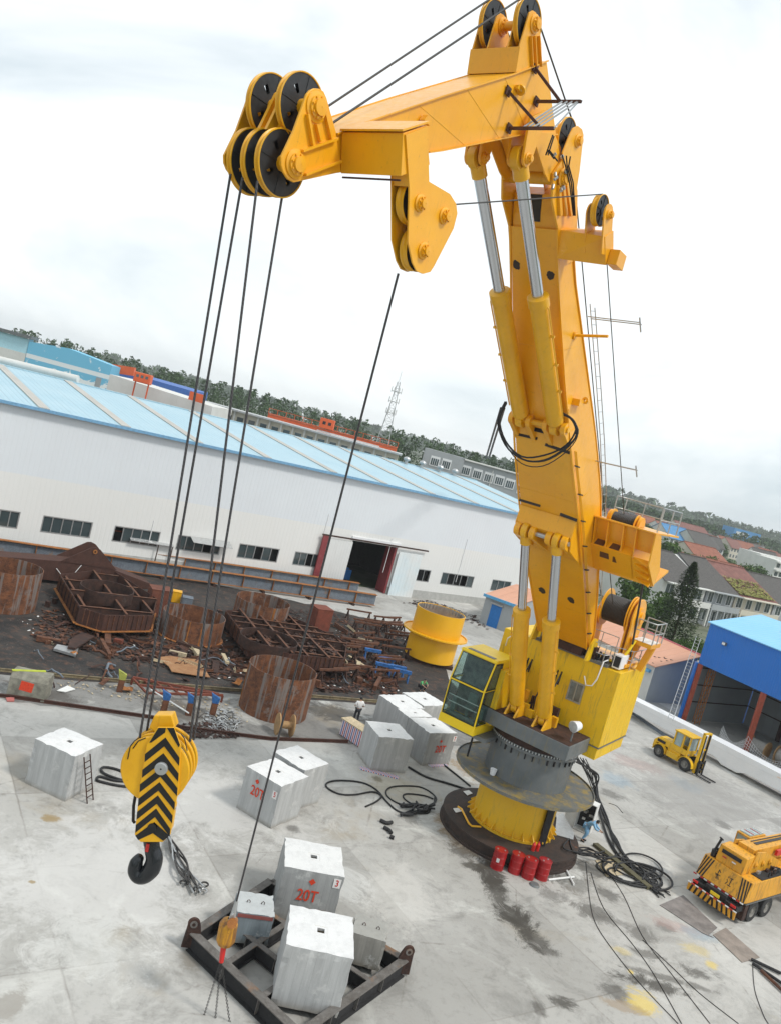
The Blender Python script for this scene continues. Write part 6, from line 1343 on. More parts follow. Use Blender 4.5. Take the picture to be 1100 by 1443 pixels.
mb = MB(); mb.bar((-.97, -.38, 1.3), (.5, .38, 1.31), .22, .03); mk(mb, 'lime_stripe', plain('lime_paint', (.40, .45, .04), .8), sb_, False)
def flat(px, z, mat, label, name, cat, th=.04, group=None):
    q = [G(x, y, z) for x, y in px]; mb = MB(); mb.prism(q, [v + Vector((0, 0, th)) for v in q]); return solo(mb, name, mat, label, cat, group)
flat([(222, 927), (240, 925), (262, 929), (278, 928), (296, 955), (280, 953), (242, 947), (238, 940)], .15, rusty('tan_rust_plate', (.34, .18, .08), (.26, .12, .05), (.42, .30, .18)), 'tan cut steel plate with a curved notch right of the scrap pile', 'cut_plate', 'steel plate')
flat([(80, 974), (95, 967), (106, 972), (92, 976)], .05, M['offwhite'], 'white board lying between the two left rails', 'board', 'board')
flat([(8, 984), (20, 983), (20, 989), (10, 989)], .03, plain('pink_sheet', (.5, .16, .14), .8), 'small red sheet beside the painted stone block', 'sheet', 'sheet')
flat([(98, 904), (115, 893), (133, 899), (126, 903), (106, 916), (95, 914)], .3, M['rustdark'], 'dark slotted steel lug plate lying below the egg crate frame', 'lug_plate', 'steel plate', .12)
flat([(75, 917), (80, 911), (110, 917), (106, 926)], .1, M['silver'], 'bundle of pale blue corrugated sheet in the black dirt', 'corrugated_sheet', 'sheet', .15)
gx = [G(*p, .35) for p in Z7b_2] if False else None
ga, gb, gc, gd = [G(x, y, .4) for x, y in [(187, 956), (303, 978), (314, 981), (208, 978)]]
gr = thing('rusty_grid', 'rust red open grid of angle iron lying between the rails', 'grid', ((ga + gc) / 2).xy.to_3d(), 0)
for k in range(8): t = k / 7; mb = MB(); mb.bar(ga.lerp(gb, t), gd.lerp(gc, t), .1); mk(mb, 'cross_bar', M['redox'], gr)
for a, b_ in ((ga, gb), (gd, gc), (ga.lerp(gd, .5), gb.lerp(gc, .5))): mb = MB(); mb.bar(a + Vector((0, 0, .055)), b_ + Vector((0, 0, .055)), .12); mk(mb, 'long_bar', M['redox'], gr)
for q in (ga, gb, gc, gd): mb = MB(); mb.bar(q * 1, Vector((q.x, q.y, 0)), .12); mk(mb, 'leg', M['redox'], gr)
lab = ['blue and rusty bracket nearest the hook block crown', 'blue topped post behind the right hoisting ropes', 'blue topped post beside the pile of white scrap wire', 'lime painted bracket standing in the rail strip']
for k, (px, py, m_) in enumerate([(230, 1004, 'blue'), (265, 1008, 'blue'), (299, 1008, 'blue'), (168, 975, 'lime')]):
    p = G(px, py); m_ = M['blue'] if m_ == 'blue' else plain('lime_paint', (.30, .32, .06), .8, 0, .4); t = thing('bracket_post', lab[k], 'bracket', (p.x, p.y, 0), .4)
    mb = MB(); mb.box((0, 0, .45), (.16, .12, .45)); mk(mb, 'post', M['rust'], t, False)
    mb = MB(); mb.prism([b(-.17, -.13, .75), b(.17, -.13, .75), b(.2, -.13, 1.05), b(-.3, -.13, 1.3)], [b(-.17, .13, .75), b(.17, .13, .75), b(.2, .13, 1.05), b(-.3, .13, 1.3)]); mk(mb, 'painted_head', m_, t, False)
mb = MB(); a, b_ = G(213, 972, .5), G(266, 1005, .9); mb.tube([a, b_], .04); solo(mb, 'pole', M['offwhite'], 'pale pole leaning across the rusty grid to the blue post', 'pole')
# counted loose pieces
rnd = random.Random(55); n_b = 0
while n_b < 46:
    x, y = rnd.uniform(60, 565), rnd.uniform(872, 970)
    if y < 868 + (x > 300) * 0: continue
    p_ = G(x, y, .1)
    if any((p_ - G(a, c)).length < 2.7 for a, c in ((384, 1001), (267, 897), (362, 884), (602, 930))): continue
    a = rnd.uniform(0, 6.28); Lb = rnd.uniform(.7, 2.2); bendd = rnd.uniform(-.9, .9); pts_ = []
    for i in range(7): t_b = i / 6; pts_.append(p_ + Vector((math.cos(a + bendd * t_b) * Lb * t_b, math.sin(a + bendd * t_b) * Lb * t_b, rnd.uniform(0, .05) + t_b * (1 - t_b) * rnd.uniform(.2, 1.6))))
    mb = MB(); mb.tube(pts_, rnd.choice([.03, .05, .08]), 6); solo(mb, 'bent_bar', M[rnd.choice(['rust', 'rustdark', 'rustbrown', 'girder'])], 'bent rusty bar tangled in the scrap yard', 'bar', 'bent bars in the scrap yard'); n_b += 1
for n_b in range(34):
    x, y = rnd.uniform(80, 560), rnd.uniform(895, 972); p_ = G(x, y, .05)
    if any((p_ - G(a, c)).length < 2.9 for a, c in ((384, 1001), (267, 897), (362, 884), (602, 930))): continue
    a = rnd.uniform(0, 3.14); u_ = Vector((math.cos(a), math.sin(a), 0)); v_ = Vector((-u_.y, u_.x, 0)); w0, w1 = rnd.uniform(.4, 1.1), rnd.uniform(.25, .6); q = []
    for j in range(5): q.append([p_ + u_ * (w0 * (i / 4 - .5) * rnd.uniform(.9, 1.1)) + v_ * (w1 * (j / 4 - .5)) + Vector((0, 0, .12 + .25 * math.sin(i * .8 + n_b) * (i / 4) + rnd.uniform(0, .04))) for i in range(5)])
    mb = MB(); vs_ = [v for r_ in q for v in r_]; mb.add(vs_ + [v + Vector((0, 0, .02)) for v in vs_], [[j * 5 + i, j * 5 + i + 1, j * 5 + i + 6, j * 5 + i + 5] for j in range(4) for i in range(4)] + [[25 + j * 5 + i, 25 + j * 5 + i + 1, 25 + j * 5 + i + 6, 25 + j * 5 + i + 5] for j in range(4) for i in range(4)] + [[i, i + 1, 26 + i, 25 + i] for i in range(4)] + [[20 + i, 21 + i, 46 + i, 45 + i] for i in range(4)] + [[j * 5, j * 5 + 5, j * 5 + 30, j * 5 + 25] for j in range(4)] + [[j * 5 + 4, j * 5 + 9, j * 5 + 34, j * 5 + 29] for j in range(4)])
    solo(mb, 'bent_plate', M[rnd.choice(['rust', 'rustdark', 'rustedge', 'rustbrown'])], 'warped rusty plate offcut on the scrap yard ground', 'plate', 'warped plates in the scrap yard')
rnd = random.Random(5)
kinds = [('steel_offcut', 'rusty steel offcut lying in the scrap yard dirt', 'offcut', 'rust'), ('scrap_beam', 'dark rusty beam end lying in the scrap yard', 'beam', 'rustdark'), ('timber_plank', 'pale timber plank thrown in the scrap yard', 'plank', 'woodlight'), ('red_block', 'small red painted steel block in the scrap yard', 'block', 'redox')]
poly_area = [(60, 905), (320, 955), (470, 975), (560, 972), (530, 890), (320, 870), (215, 905), (120, 905)]
def in_poly(x, y, P):
    c = False
    for i in range(len(P)):
        (x0, y0), (x1, y1) = P[i], P[i - 1]
        if (y0 > y) != (y1 > y) and x < (x1 - x0) * (y - y0) / (y1 - y0) + x0: c = not c
    return c
keep = [(384, 1001, 2.4), (267, 897, 2.6), (362, 884, 2.5), (602, 930, 2.6), (150, 870, 1)]
cnt = 0
while cnt < 190:
    x, y = rnd.uniform(20, 560), rnd.uniform(868, 975)
    if not in_poly(x, y, poly_area): continue
    p = G(x, y)
    if any((p - G(a, c)).length < r for a, c, r in keep[:4]): continue
    nm, lb, ct_, m_ = kinds[rnd.choices([0, 1, 2, 3], [6, 6, 2, 1])[0]]
    Lh, wh_, hh = rnd.uniform(.3, 1.3), rnd.uniform(.05, .22), rnd.uniform(.03, .22); a = rnd.uniform(0, 3.14)
    if nm == 'red_block': Lh, wh_, hh = .28, .15, .14
    u_ = Vector((math.cos(a), math.sin(a), rnd.uniform(-.12, .12))); mb = MB()
    if rnd.random() < .5 or nm == 'red_block': mb.box(p + Vector((0, 0, hh + .02)), (Lh, wh_, hh), (u_.normalized(), Vector((-u_.y, u_.x, 0)).normalized(), Vector((0, 0, 1))))
    else: # angle iron
        q = p + Vector((0, 0, .12)); mb.bar(q - u_ * Lh, q + u_ * Lh, .16, .02); mb.bar(q - u_ * Lh + Vector((0, 0, .08)), q + u_ * Lh + Vector((0, 0, .08)), .02, .14)
    solo(mb, nm, M[m_], lb, ct_, {'steel_offcut': 'offcuts in the scrap yard', 'scrap_beam': 'beam ends in the scrap yard', 'timber_plank': 'planks in the scrap yard', 'red_block': 'red blocks in the scrap yard'}[nm]); cnt += 1
# litter nobody could count
def litter(name, px_poly, n, size, mat, seed):
    rnd = random.Random(seed); mb = MB(); xs = [p[0] for p in px_poly]; ys = [p[1] for p in px_poly]; k = 0
    while k < n:
        x, y = rnd.uniform(min(xs), max(xs)), rnd.uniform(min(ys), max(ys))
        if not in_poly(x, y, px_poly): continue
        p = G(x, y); p.z += rnd.uniform(.3, 1.3) if name.startswith('wreck') else 0; a = rnd.uniform(0, 6.28); s_ = size * rnd.uniform(.4, 1.6); u_ = Vector((math.cos(a), math.sin(a), rnd.uniform(-.3, .3))).normalized(); v_ = Vector((-math.sin(a), math.cos(a), rnd.uniform(-.3, .3))).normalized()
        q = p + Vector((0, 0, .03 + s_ * .2)); mb.prism([q - u_ * s_, q + v_ * s_ * .5, q + u_ * s_ * .9, q - v_ * s_ * .6], [w0 + Vector((0, 0, .02)) for w0 in (q - u_ * s_, q + v_ * s_ * .5, q + u_ * s_ * .9, q - v_ * s_ * .6)]); k += 1
    o = mk(mb, name, mat); o['kind'] = 'stuff'; o['label'] = name.replace('_', ' ') + ' scattered over the yard'; o['category'] = 'debris'
    return o
litter('rust_scraps', [(40, 900), (330, 960), (560, 985), (560, 880), (330, 860), (60, 860)], 2600, .17, M['rust'], 1)
litter('dark_scraps', [(60, 905), (330, 965), (560, 985), (570, 880), (420, 860), (60, 870)], 2200, .2, M['rustdark'], 21)
litter('wreck_filling', [(318, 888), (345, 925), (400, 942), (472, 948), (478, 925), (420, 897), (370, 880)], 1500, .22, M['rustdark'], 22)
litter('wreck_rust', [(318, 888), (345, 925), (400, 942), (472, 948), (478, 925), (420, 897), (370, 880)], 700, .2, M['rust'], 23)
litter('pale_scraps', [(20, 890), (330, 965), (580, 985), (570, 890), (330, 860), (40, 840)], 300, .09, M['offwhite'], 2)
litter('white_wire_waste', [(290, 1005), (325, 998), (345, 1025), (320, 1035), (290, 1028)], 260, .12, M['silver'], 3)
litter('mixed_rubbish', [(255, 1022), (300, 1018), (340, 1040), (300, 1042), (262, 1040)], 200, .14, M['rustdark'], 4)
litter('strip_rubbish', [(50, 965), (250, 1000), (350, 1020), (330, 985), (120, 960)], 170, .08, M['woodlight'], 6)
litter('warehouse_foot_rubbish', [(565, 850), (640, 870), (690, 890), (668, 868), (600, 845)], 220, .22, M['rustdark'], 8)
mb = MB(); rnd = random.Random(9); c = G(315, 1015)
for k in range(9):
    cc_ = c + Vector((rnd.uniform(-.9, .6), rnd.uniform(-1.2, .8), .12)); r0 = rnd.uniform(.25, .5); m2 = MB(); m2.tube([cc_ + Vector((math.cos(t) * r0 * 1.3, math.sin(t) * r0, .12 * math.sin(3 * t + k))) for t in [i * .35 for i in range(19)]], .02, 5)
    solo(m2, 'wire_coil', M['silver'] if k % 2 else M['rope'], 'loose wire coil in the waste heap right of the hook block ropes', 'wire', 'wire coils in the waste heap')
# wooden cable drum
def spool(pos, R0, W0, rot, label, drum=M['wood'], core=None, name='cable_drum', group=None, tilt=0):
    t = thing(name, label, 'cable drum', pos, rot, group)
    for x in (-W0 / 2, W0 / 2): mb = MB(); mb.lathe((x, 0, R0), (1, 0, 0), [(.06, -.035), (R0, -.035), (R0, .035), (.06, .035)], 32); mk(mb, 'flange', drum, t, False)
    mb = MB(); mb.lathe((-W0 / 2 + .04, 0, R0), (1, 0, 0), [(R0 * (.35 if core is None else .72), 0), (R0 * (.35 if core is None else .72), W0 - .08)], 28); mk(mb, 'core', core or drum, t, False)
    return t
p = G(398, 1036); spool((p.x, p.y, 0), .62, .85, .35, 'small empty wooden cable drum in front of the biggest rusty ring')
# striped bench/table
p = G(*zm((280, 780), 2.895, [(632, 765)])[0]); bn = thing('covered_table', 'board topped table with red white and blue striped cover beside the block cluster', 'table', (p.x, p.y, 0), -.75)
mb = MB(); mb.box((0, 0, 1.0), (1.05, .42, .035)); mk(mb, 'board', M['woodlight'], bn, False)
tn = NT('striped_cloth'); sxx = tn.n('ShaderNodeSeparateXYZ'); tn.l(tn.obj, sxx.inputs[0]); f1 = tn.math('FRACT', tn.math('MULTIPLY', tn.math('ADD', sxx.outputs[0], sxx.outputs[1]), 7)); f2 = tn.math('FRACT', tn.math('MULTIPLY', tn.math('ADD', sxx.outputs[0], sxx.outputs[1]), 3.5))
cc2 = tn.mix(tn.math('GREATER_THAN', f1, .5), (.7, .7, .72), tn.mix(tn.math('GREATER_THAN', f2, .5), (.5, .06, .08), (.06, .08, .35))); M['stripe'] = tn.out(cc2, .9)
mb = MB(); mb.box((0, 0, .5), (.95, .36, .46)); mk(mb, 'striped_cover', M['stripe'], bn, False, .02)
lb_ = 0
for pxs, lbl in (([(507, 1083), (561, 1097)], 'striped cloth folded under the frontmost cluster block'), ([(604, 1080), (628, 1078)], 'striped cloth folded under the block numbered 7')):
    a, b_ = G(*pxs[0]), G(*pxs[1]); m2 = MB(); m2.bar(a + Vector((0, 0, .03)), b_ + Vector((0, 0, .03)), .35, .05); solo(m2, 'striped_cloth', M['stripe'], lbl, 'cloth')
# ladder leaning on the left block
def ladder(base, top, w, n, label, mat, name='ladder', group=None, side_=None):
    base, top = Vector(base), Vector(top); d = (top - base).normalized(); sd = (side_.normalized() if side_ else d.cross(Vector((0, 0, 1))).normalized()) * w / 2
    t = thing(name, label, 'ladder', base, 0, group)
    for s_ in (-1, 1): mb = MB(); mb.bar(base + sd * s_, top + sd * s_, .05); mk(mb, 'rail', mat, t)
    for k in range(1, n): p = base.lerp(top, k / n); mb = MB(); mb.bar(p - sd, p + sd, .03); mk(mb, 'rung', mat, t)
    return t
ladder(G(*Z5((424, 500))[0]), G(*Z5((409, 284))[0], 2.0), .42, 8, 'thin rusty ladder leaning against the lone left concrete block', M['rustdark'], side_=G(*Z5((437, 487))[0]) - G(*Z5((408, 505))[0]))
# slings on the ground
def spline(P, k=5):
    out = []
    for i in range(len(P) - 1):
        p0 = P[max(i - 1, 0)]; p1 = P[i]; p2 = P[i + 1]; p3 = P[min(i + 2, len(P) - 1)]
        for j in range(k):
            t = j / k; out.append(.5 * ((2 * p1) + (p2 - p0) * t + (2 * p0 - 5 * p1 + 4 * p2 - p3) * t * t + (3 * p1 - p0 - 3 * p2 + p3) * t ** 3))
    return out + [P[-1]]
def ground_cable(px, r, label, name='cable', cat='cable', mat=None, group=None, z=0, n=7, k=5):
    P = [G(x, y, r + z) for x, y in px]; mb = MB(); mb.tube(spline(P, k), r, n); return solo(mb, name, mat or M['rubber'], label, cat, group)
ground_cable(Z5((640, 430), (560, 425), (470, 405), (455, 395), (470, 382), (540, 400), (620, 405)), .06, 'thick black sling loop lying between the left block and the hook block, lower loop', 'rope_sling', 'sling')
ground_cable(Z5((620, 385), (560, 352), (500, 338), (475, 345), (490, 368), (560, 395), (640, 412)), .06, 'thick black sling loop lying between the left block and the hook block, upper loop', 'rope_sling', 'sling')
rnd = random.Random(4)
for k in range(11):
    e = (930 + rnd.uniform(-60, 40), 900 + rnd.uniform(-35, 30)); m_ = (850 + rnd.uniform(-30, 25), 780 + rnd.uniform(-15, 40)); s_ = (785 + rnd.uniform(-10, 18), 655 + rnd.uniform(-5, 20))
    P = [G(*Z5(q)[0], .1 + rnd.uniform(0, .25)) for q in (s_, ((s_[0] + m_[0]) / 2 + rnd.uniform(-12, 12), (s_[1] + m_[1]) / 2), m_, ((e[0] + m_[0]) / 2 + rnd.uniform(-14, 14), (e[1] + m_[1]) / 2), e)]; mb = MB(); mb.tube(spline(P), .035, 6)
    t = solo(mb, 'wire_rope_sling', M['silver'] if k % 3 == 0 else M['rope'], 'wire rope sling in the fanned bundle on the ground behind the black hook', 'sling', 'fanned bundle of wire slings')
for k in range(6):
    q = G(*Z5((900 + rnd.uniform(-50, 70), 900 + rnd.uniform(-25, 30)))[0], .08); mb = MB(); mb.tube([q + Vector((math.cos(a) * .13, math.sin(a) * .13, .05)) for a in [i * .5 - 1 for i in range(11)]], .035, 6); solo(mb, 'shackle', M['rope'] if k % 2 else M['silver'], 'steel shackle at the end of the fanned wire slings', 'shackle', 'shackles on the wire slings')
# hose loops left of the crane base
ground_cable([(515, 1137), (530, 1130), (537, 1122), (525, 1116), (500, 1120), (478, 1119), (461, 1110), (462, 1103), (480, 1100), (510, 1103), (530, 1113), (545, 1130), (560, 1143), (575, 1146), (583, 1138)], .045, 'long black hose looping on the concrete left of the crane base', 'hose', 'hose')
ground_cable([(612, 1124), (608, 1136), (585, 1137), (560, 1132), (545, 1121), (546, 1112), (560, 1108), (590, 1109), (608, 1118), (614, 1128), (600, 1136), (580, 1133), (568, 1124), (572, 1119), (595, 1121), (610, 1126)], .04, 'tangled black hose coil next to the hose heap', 'hose', 'hose')
ground_cable([(575, 1081), (600, 1095), (630, 1104), (655, 1112)], .06, 'black hose from the block cluster to the crane base', 'hose', 'hose')
ground_cable([(625, 1078), (640, 1090), (655, 1102), (662, 1108)], .05, 'thin dark strip from the block numbered 7 to the crane walkway', 'hose', 'hose')
for k in range(9):
    c = (585 + rnd.uniform(-12, 22), 1138 + rnd.uniform(-6, 8)); pts = [(c[0] + rnd.uniform(-13, 13), c[1] + rnd.uniform(-5, 5)) for i in range(5)]; ground_cable(pts, .05, 'dirty knotted hose end in the heap beside the base ring', 'hose_end', 'hose', None, 'hose ends in the heap', .05 * (k % 4))
for px_, lb2 in (([(536, 1156), (545, 1160), (552, 1159)], 'dark rag nearest the left of the three'), ([(541, 1166), (548, 1170), (551, 1174)], 'middle dark rag on the concrete'), ([(549, 1179), (555, 1181)], 'smallest dark rag on the concrete')):
    ground_cable(px_, .09, lb2 + ' below the hose loops', 'rag', 'rag', M['rubber'])
# ================================================================ AROUND THE BASE RING
dr = None
for k, ((x, y), lb2, sc2) in enumerate(zip(zm((580, 960), 3.4375, [(408, 905), (492, 925), (556, 950), (622, 955)]), ['leftmost red oil drum with a white label', 'second red oil drum from the left by the base ring', 'third red oil drum from the left by the base ring', 'rightmost red oil drum by the base ring'], (1, 1, 1, 1))):
    p = G(x, y); p.z = 0
    if dr is None:
        dr = thing('oil_drum', lb2, 'oil drum', p, 0, 'red oil drums at the crane base')
        mb = MB(); r0 = .30; hh = .92
        mb.lathe((0, 0, 0), (0, 0, 1), [(r0 * .97, 0), (r0 + .012, .015), (r0, .04), (r0, .29), (r0 + .015, .31), (r0, .33), (r0, .60), (r0 + .015, .62), (r0, .64), (r0, .885), (r0 + .014, .9), (r0 + .005, hh), (r0 - .02, hh)], 36); mk(mb, 'shell', M['red'], dr, False)
        mb = MB(); mb.lathe((0, 0, 0), (0, 0, 1), [(.001, hh - .02), (r0 - .012, hh - .02)], 36); lid = mk(mb, 'lid', M['red'], dr, False)
        for xx in (-.17, .17): mb = MB(); mb.cyl((xx, 0, hh - .02), (xx, 0, hh + .01), .04, n=10); mk(mb, 'bung', M['silver'], lid, False)
    else: d_ = dup(dr, p, k * 1.3, lb2)
mb = MB(); mb.box((-.1, -.295, .5), (.07, .012, .09), (Vector((.94, -.33, 0)), Vector((.33, .94, 0)), Vector((0, 0, 1)))); mk(mb, 'paper_label', M['offwhite'], dr, False)
for k, (x, y) in enumerate(zm((580, 960), 3.4375, [(583, 822), (604, 822)])):
    p = G(x, y, .64); mb = MB(); mb.lathe(p, (0, 0, 1), [(.01, 0), (.09, 0), (.09, .32), (.04, .4), (.03, .46), (.01, .46)], 16); solo(mb, 'gas_bottle', M['redbright'], ('left' if k == 0 else 'right') + ' small red bottle standing on the base ring', 'bottle', 'small red bottles')
for kk, (x, y) in enumerate(zm((580, 960), 3.4375, [(592, 990)])):
    p = G(x, y, .0); mb = MB(); mb.lathe(p, (0, 0, 1), [(.01, .08), (.2, .08), (.24, .03), (.24, .0)], 20); solo(mb, 'lid', M['gray'], 'round grey lid lying in front of the red drums', 'lid')
# pipe handrail piece and plates on the base ring
mb = MB(); mb.tube([G(x, y, .72) for x, y in zm((580, 960), 3.4375, [(222, 608), (240, 620), (275, 690), (290, 703), (333, 706)])], .05); solo(mb, 'bent_pipe', M['craned'], 'bent yellow pipe lying on the base ring', 'pipe')
for k, pts in enumerate(([(248, 535), (275, 530), (292, 545), (268, 555)], [(198, 618), (225, 615), (240, 632), (212, 638)])):
    q = [G(x, y, .67) for x, y in zm((580, 960), 3.4375, pts)]; mb = MB(); mb.prism(q, [v + Vector((0, 0, .02)) for v in q]); solo(mb, 'paper_sheet', M['offwhite'], ['upper', 'lower'][k] + ' white paper sheet lying on the base ring', 'sheet')
q = [G(x, y, .67) for x, y in zm((580, 960), 3.4375, [(700, 655), (730, 640), (785, 740), (780, 770), (690, 745)])]; mb = MB(); mb.prism(q, [v + Vector((0, 0, .03)) for v in q]); solo(mb, 'steel_sheet', M['silver'], 'pale steel sheet lying on the right of the base ring', 'sheet')
# control cabinet, worker
p = G(*zm((580, 960), 3.4375, [(815, 740)])[0]); cbx = thing('control_cabinet', 'open electrical cabinet behind the worker in blue', 'cabinet', (p.x + .2, p.y + .5, 0), -.5)
mb = MB(); mb.box((0, .3, .85), (.45, .03, .8)); mb.box((-.45, 0, .85), (.02, .3, .8)); mb.box((.45, 0, .85), (.02, .3, .8)); mb.box((0, 0, 1.66), (.47, .33, .02)); mb.box((0, 0, .05), (.47, .33, .02)); mk(mb, 'casing', M['offwhite'], cbx, False)
mb = MB(); mb.box((0, .25, .85), (.4, .01, .74)); mk(mb, 'back_panel', M['dark'], cbx, False)
rnd = random.Random(3)
for k in range(8): mb = MB(); mb.box((rnd.uniform(-.28, .28), .2, rnd.uniform(.3, 1.5)), (.08, .04, .06)); mk(mb, 'switch', random.choice([M['silver'], M['gray'], M['offwhite']]), cbx, False)
mb = MB(); mb.box((-.75, -.25, .85), (.3, .015, .8)); mk(mb, 'door', M['offwhite'], cbx, False)
def skin(name, joints, edges, mat, parent, sub=1):
    me = bpy.data.meshes.new(name); me.from_pydata([j[:3] for j in joints], edges, []); o = bpy.data.objects.new(name, me); link(o, parent)
    me.materials.append(mat)
    m = o.modifiers.new('skin', 'SKIN'); m.use_smooth_shade = True
    if not me.skin_vertices: me.attributes.new('skin', 'FLOAT', 'POINT') if False else None
    sv = me.skin_vertices[0].data if me.skin_vertices else None
    if sv is None:
        bpy.context.view_layer.objects.active = o; o.select_set(True); bpy.ops.object.mode_set(mode='EDIT'); bpy.ops.mesh.customdata_skin_add() if not me.skin_vertices else None; bpy.ops.object.mode_set(mode='OBJECT'); o.select_set(False); sv = me.skin_vertices[0].data
    for i, j in enumerate(joints): sv[i].radius = (j[3], j[4] if len(j) > 4 else j[3])
    sv[0].use_root = True
    s2 = o.modifiers.new('sub', 'SUBSURF'); s2.levels = sub; s2.render_levels = sub
    return o
def person(pos, rot, label, J, shirt, trousers, group=None):
    """J: joint positions: pelvis, chest, neck, head, and per side shoulder, elbow, wrist, hip, knee, ankle, toe (local, facing -y)"""
    t = thing('person', label, 'person', pos, rot, group)
    js = [(*J['pelvis'], .12, .10), (*J['chest'], .15, .11), (*J['neck'], .06), (*J['head'], .085, .095), (J['head'][0] + J['hd'][0], J['head'][1] + J['hd'][1], J['head'][2] + J['hd'][2], .08)]
    ed = [(0, 1), (1, 2), (2, 3), (3, 4)]
    arms = []; legs = []
    for s_ in ('L', 'R'):
        b0 = len(js); js += [(*J['sh' + s_], .06), (*J['el' + s_], .045), (*J['wr' + s_], .03)]; ed += [(1, b0), (b0, b0 + 1), (b0 + 1, b0 + 2)]
        w_ = Vector(J['wr' + s_]); d = (w_ - Vector(J['el' + s_])).normalized(); sd = d.cross(Vector((0, 1, .3))).normalized(); palm = w_ + d * .08
        pi = len(js); js.append((*palm, .036, .018)); ed.append((b0 + 2, pi))
        for f in range(4):
            k1 = palm + d * .04 + sd * (f - 1.5) * .021; k2 = k1 + d * (.045 if f in (1, 2) else .036) + Vector((0, -.012, -.01)); a = len(js); js += [(*k1, .011), (*k2, .009)]; ed += [(pi, a), (a, a + 1)]
        k1 = palm + sd * .045; a = len(js); js += [(*k1, .012), (*(k1 + d * .04 + sd * .012), .009)]; ed += [(pi, a), (a, a + 1)]
        b1 = len(js); js += [(*J['hip' + s_], .09), (*J['kn' + s_], .06), (*J['an' + s_], .04), (*J['to' + s_], .035)]; ed += [(0, b1), (b1, b1 + 1), (b1 + 1, b1 + 2), (b1 + 2, b1 + 3)]
        arms.append(b0); legs.append(b1)
    skin('body', js, ed, M['skin'], t, 1)
    up_ = Vector(J['chest'])
    sj = [(*J['pelvis'], .16, .13), (*J['chest'], .185, .14), (*(Vector(J['chest']).lerp(Vector(J['neck']), .55)), .10)]; se = [(0, 1), (1, 2)]
    for s_ in ('L', 'R'):
        a = len(sj); e = Vector(J['el' + s_]); sh = Vector(J['sh' + s_]); sj += [(*sh, .085), (*(sh.lerp(e, .9)), .068)]; se += [(1, a), (a, a + 1)]
        if shirt is M['workblue']: sj += [(*(e.lerp(Vector(J['wr' + s_]), .85)), .05)]; se += [(a + 1, a + 2)]
    skin('shirt', sj, se, shirt, t, 1)
    tj = [(*J['pelvis'], .165, .13)]; te = []
    for s_ in ('L', 'R'):
        a = len(tj); tj += [(*J['hip' + s_], .105), (*J['kn' + s_], .08), (*(Vector(J['kn' + s_]).lerp(Vector(J['an' + s_]), .85)), .065)]; te += [(0, a), (a, a + 1), (a + 1, a + 2)]
        m = MB(); an, to = Vector(J['an' + s_]), Vector(J['to' + s_]); m.tube([an + Vector((0, .04, -.03)), (an + to) / 2 + Vector((0, 0, -.02)), to], [.055, .05, .035], 10); mk(m, 'shoe', M['hair'], t, False)
    skin('trousers', tj, te, trousers, t, 1)
    h = Vector(J['head']) + Vector(J['hd']) * .55; mb = MB(); mb.ico(h + Vector((0, .02, .02)), (.098, .108, .10), 2); mb.v = [v if v.y > h.y - .055 or v.z > h.z + .04 else Vector((v.x, h.y - .04, v.z)) for v in mb.v]; mk(mb, 'hair', M['hair'], t, False)
    for x in (-.03, .03): mb = MB(); mb.ico(h + Vector((x, -.088, -.01)), .012, 1); mk(mb, 'eye', M['hair'], t, False)
    mb = MB(); mb.ico(h + Vector((0, -.1, -.035)), (.013, .02, .02), 1); mk(mb, 'nose', M['skin'], t, False)
    for x in (-.092, .092): mb = MB(); mb.ico(h + Vector((x, .0, -.02)), (.012, .025, .035), 1); mk(mb, 'ear', M['skin'], t, False)
    return t
stand = dict(pelvis=(0, 0, .95), chest=(0, .02, 1.30), neck=(0, .01, 1.48), head=(0, -.02, 1.55), hd=(0, -.01, .13), shL=(.19, .01, 1.40), elL=(.30, .04, 1.13), wrL=(.20, -.20, 1.08), shR=(-.19, .01, 1.40), elR=(-.31, .06, 1.13), wrR=(-.18, -.18, 1.10), hipL=(.10, 0, .90), knL=(.12, -.03, .50), anL=(.12, .02, .09), toL=(.14, -.16, .04), hipR=(-.10, 0, .90), knR=(-.12, -.02, .50), anR=(-.12, .04, .09), toR=(-.15, -.14, .04))
bend = dict(pelvis=(0, .1, .88), chest=(0, -.16, 1.15), neck=(0, -.33, 1.24), head=(0, -.39, 1.24), hd=(0, -.08, .07), shL=(.19, -.25, 1.18), elL=(.24, -.40, .92), wrL=(.15, -.62, .86), shR=(-.19, -.25, 1.18), elR=(-.24, -.42, .94), wrR=(-.13, -.62, .90), hipL=(.10, .1, .84), knL=(.13, -.06, .48), anL=(.12, .08, .09), toL=(.14, -.09, .04), hipR=(-.10, .1, .84), knR=(-.13, -.02, .48), anR=(-.12, .12, .09), toR=(-.14, -.05, .04))
crouch = dict(pelvis=(0, .15, .38), chest=(0, -.02, .68), neck=(0, -.12, .84), head=(0, -.17, .88), hd=(0, -.05, .11), shL=(.19, -.06, .76), elL=(.26, -.28, .62), wrL=(.12, -.46, .60), shR=(-.19, -.06, .76), elR=(-.26, -.28, .60), wrR=(-.12, -.44, .52), hipL=(.10, .12, .36), knL=(.20, -.28, .50), anL=(.16, -.08, .09), toL=(.18, -.26, .04), hipR=(-.10, .12, .36), knR=(-.20, -.26, .48), anR=(-.16, -.05, .09), toR=(-.18, -.22, .04))
p = G(500, 1019); person((p.x, p.y, 0), math.pi + .35, 'man in white shirt and dark trousers walking away beside the block cluster', stand, M['shirtw'], M['trousers'])
p = G(822, 1186); person((p.x, p.y, 0), math.pi - 2.0, 'worker in light blue overalls bending at the open electrical cabinet', bend, M['workblue'], M['workblue'])
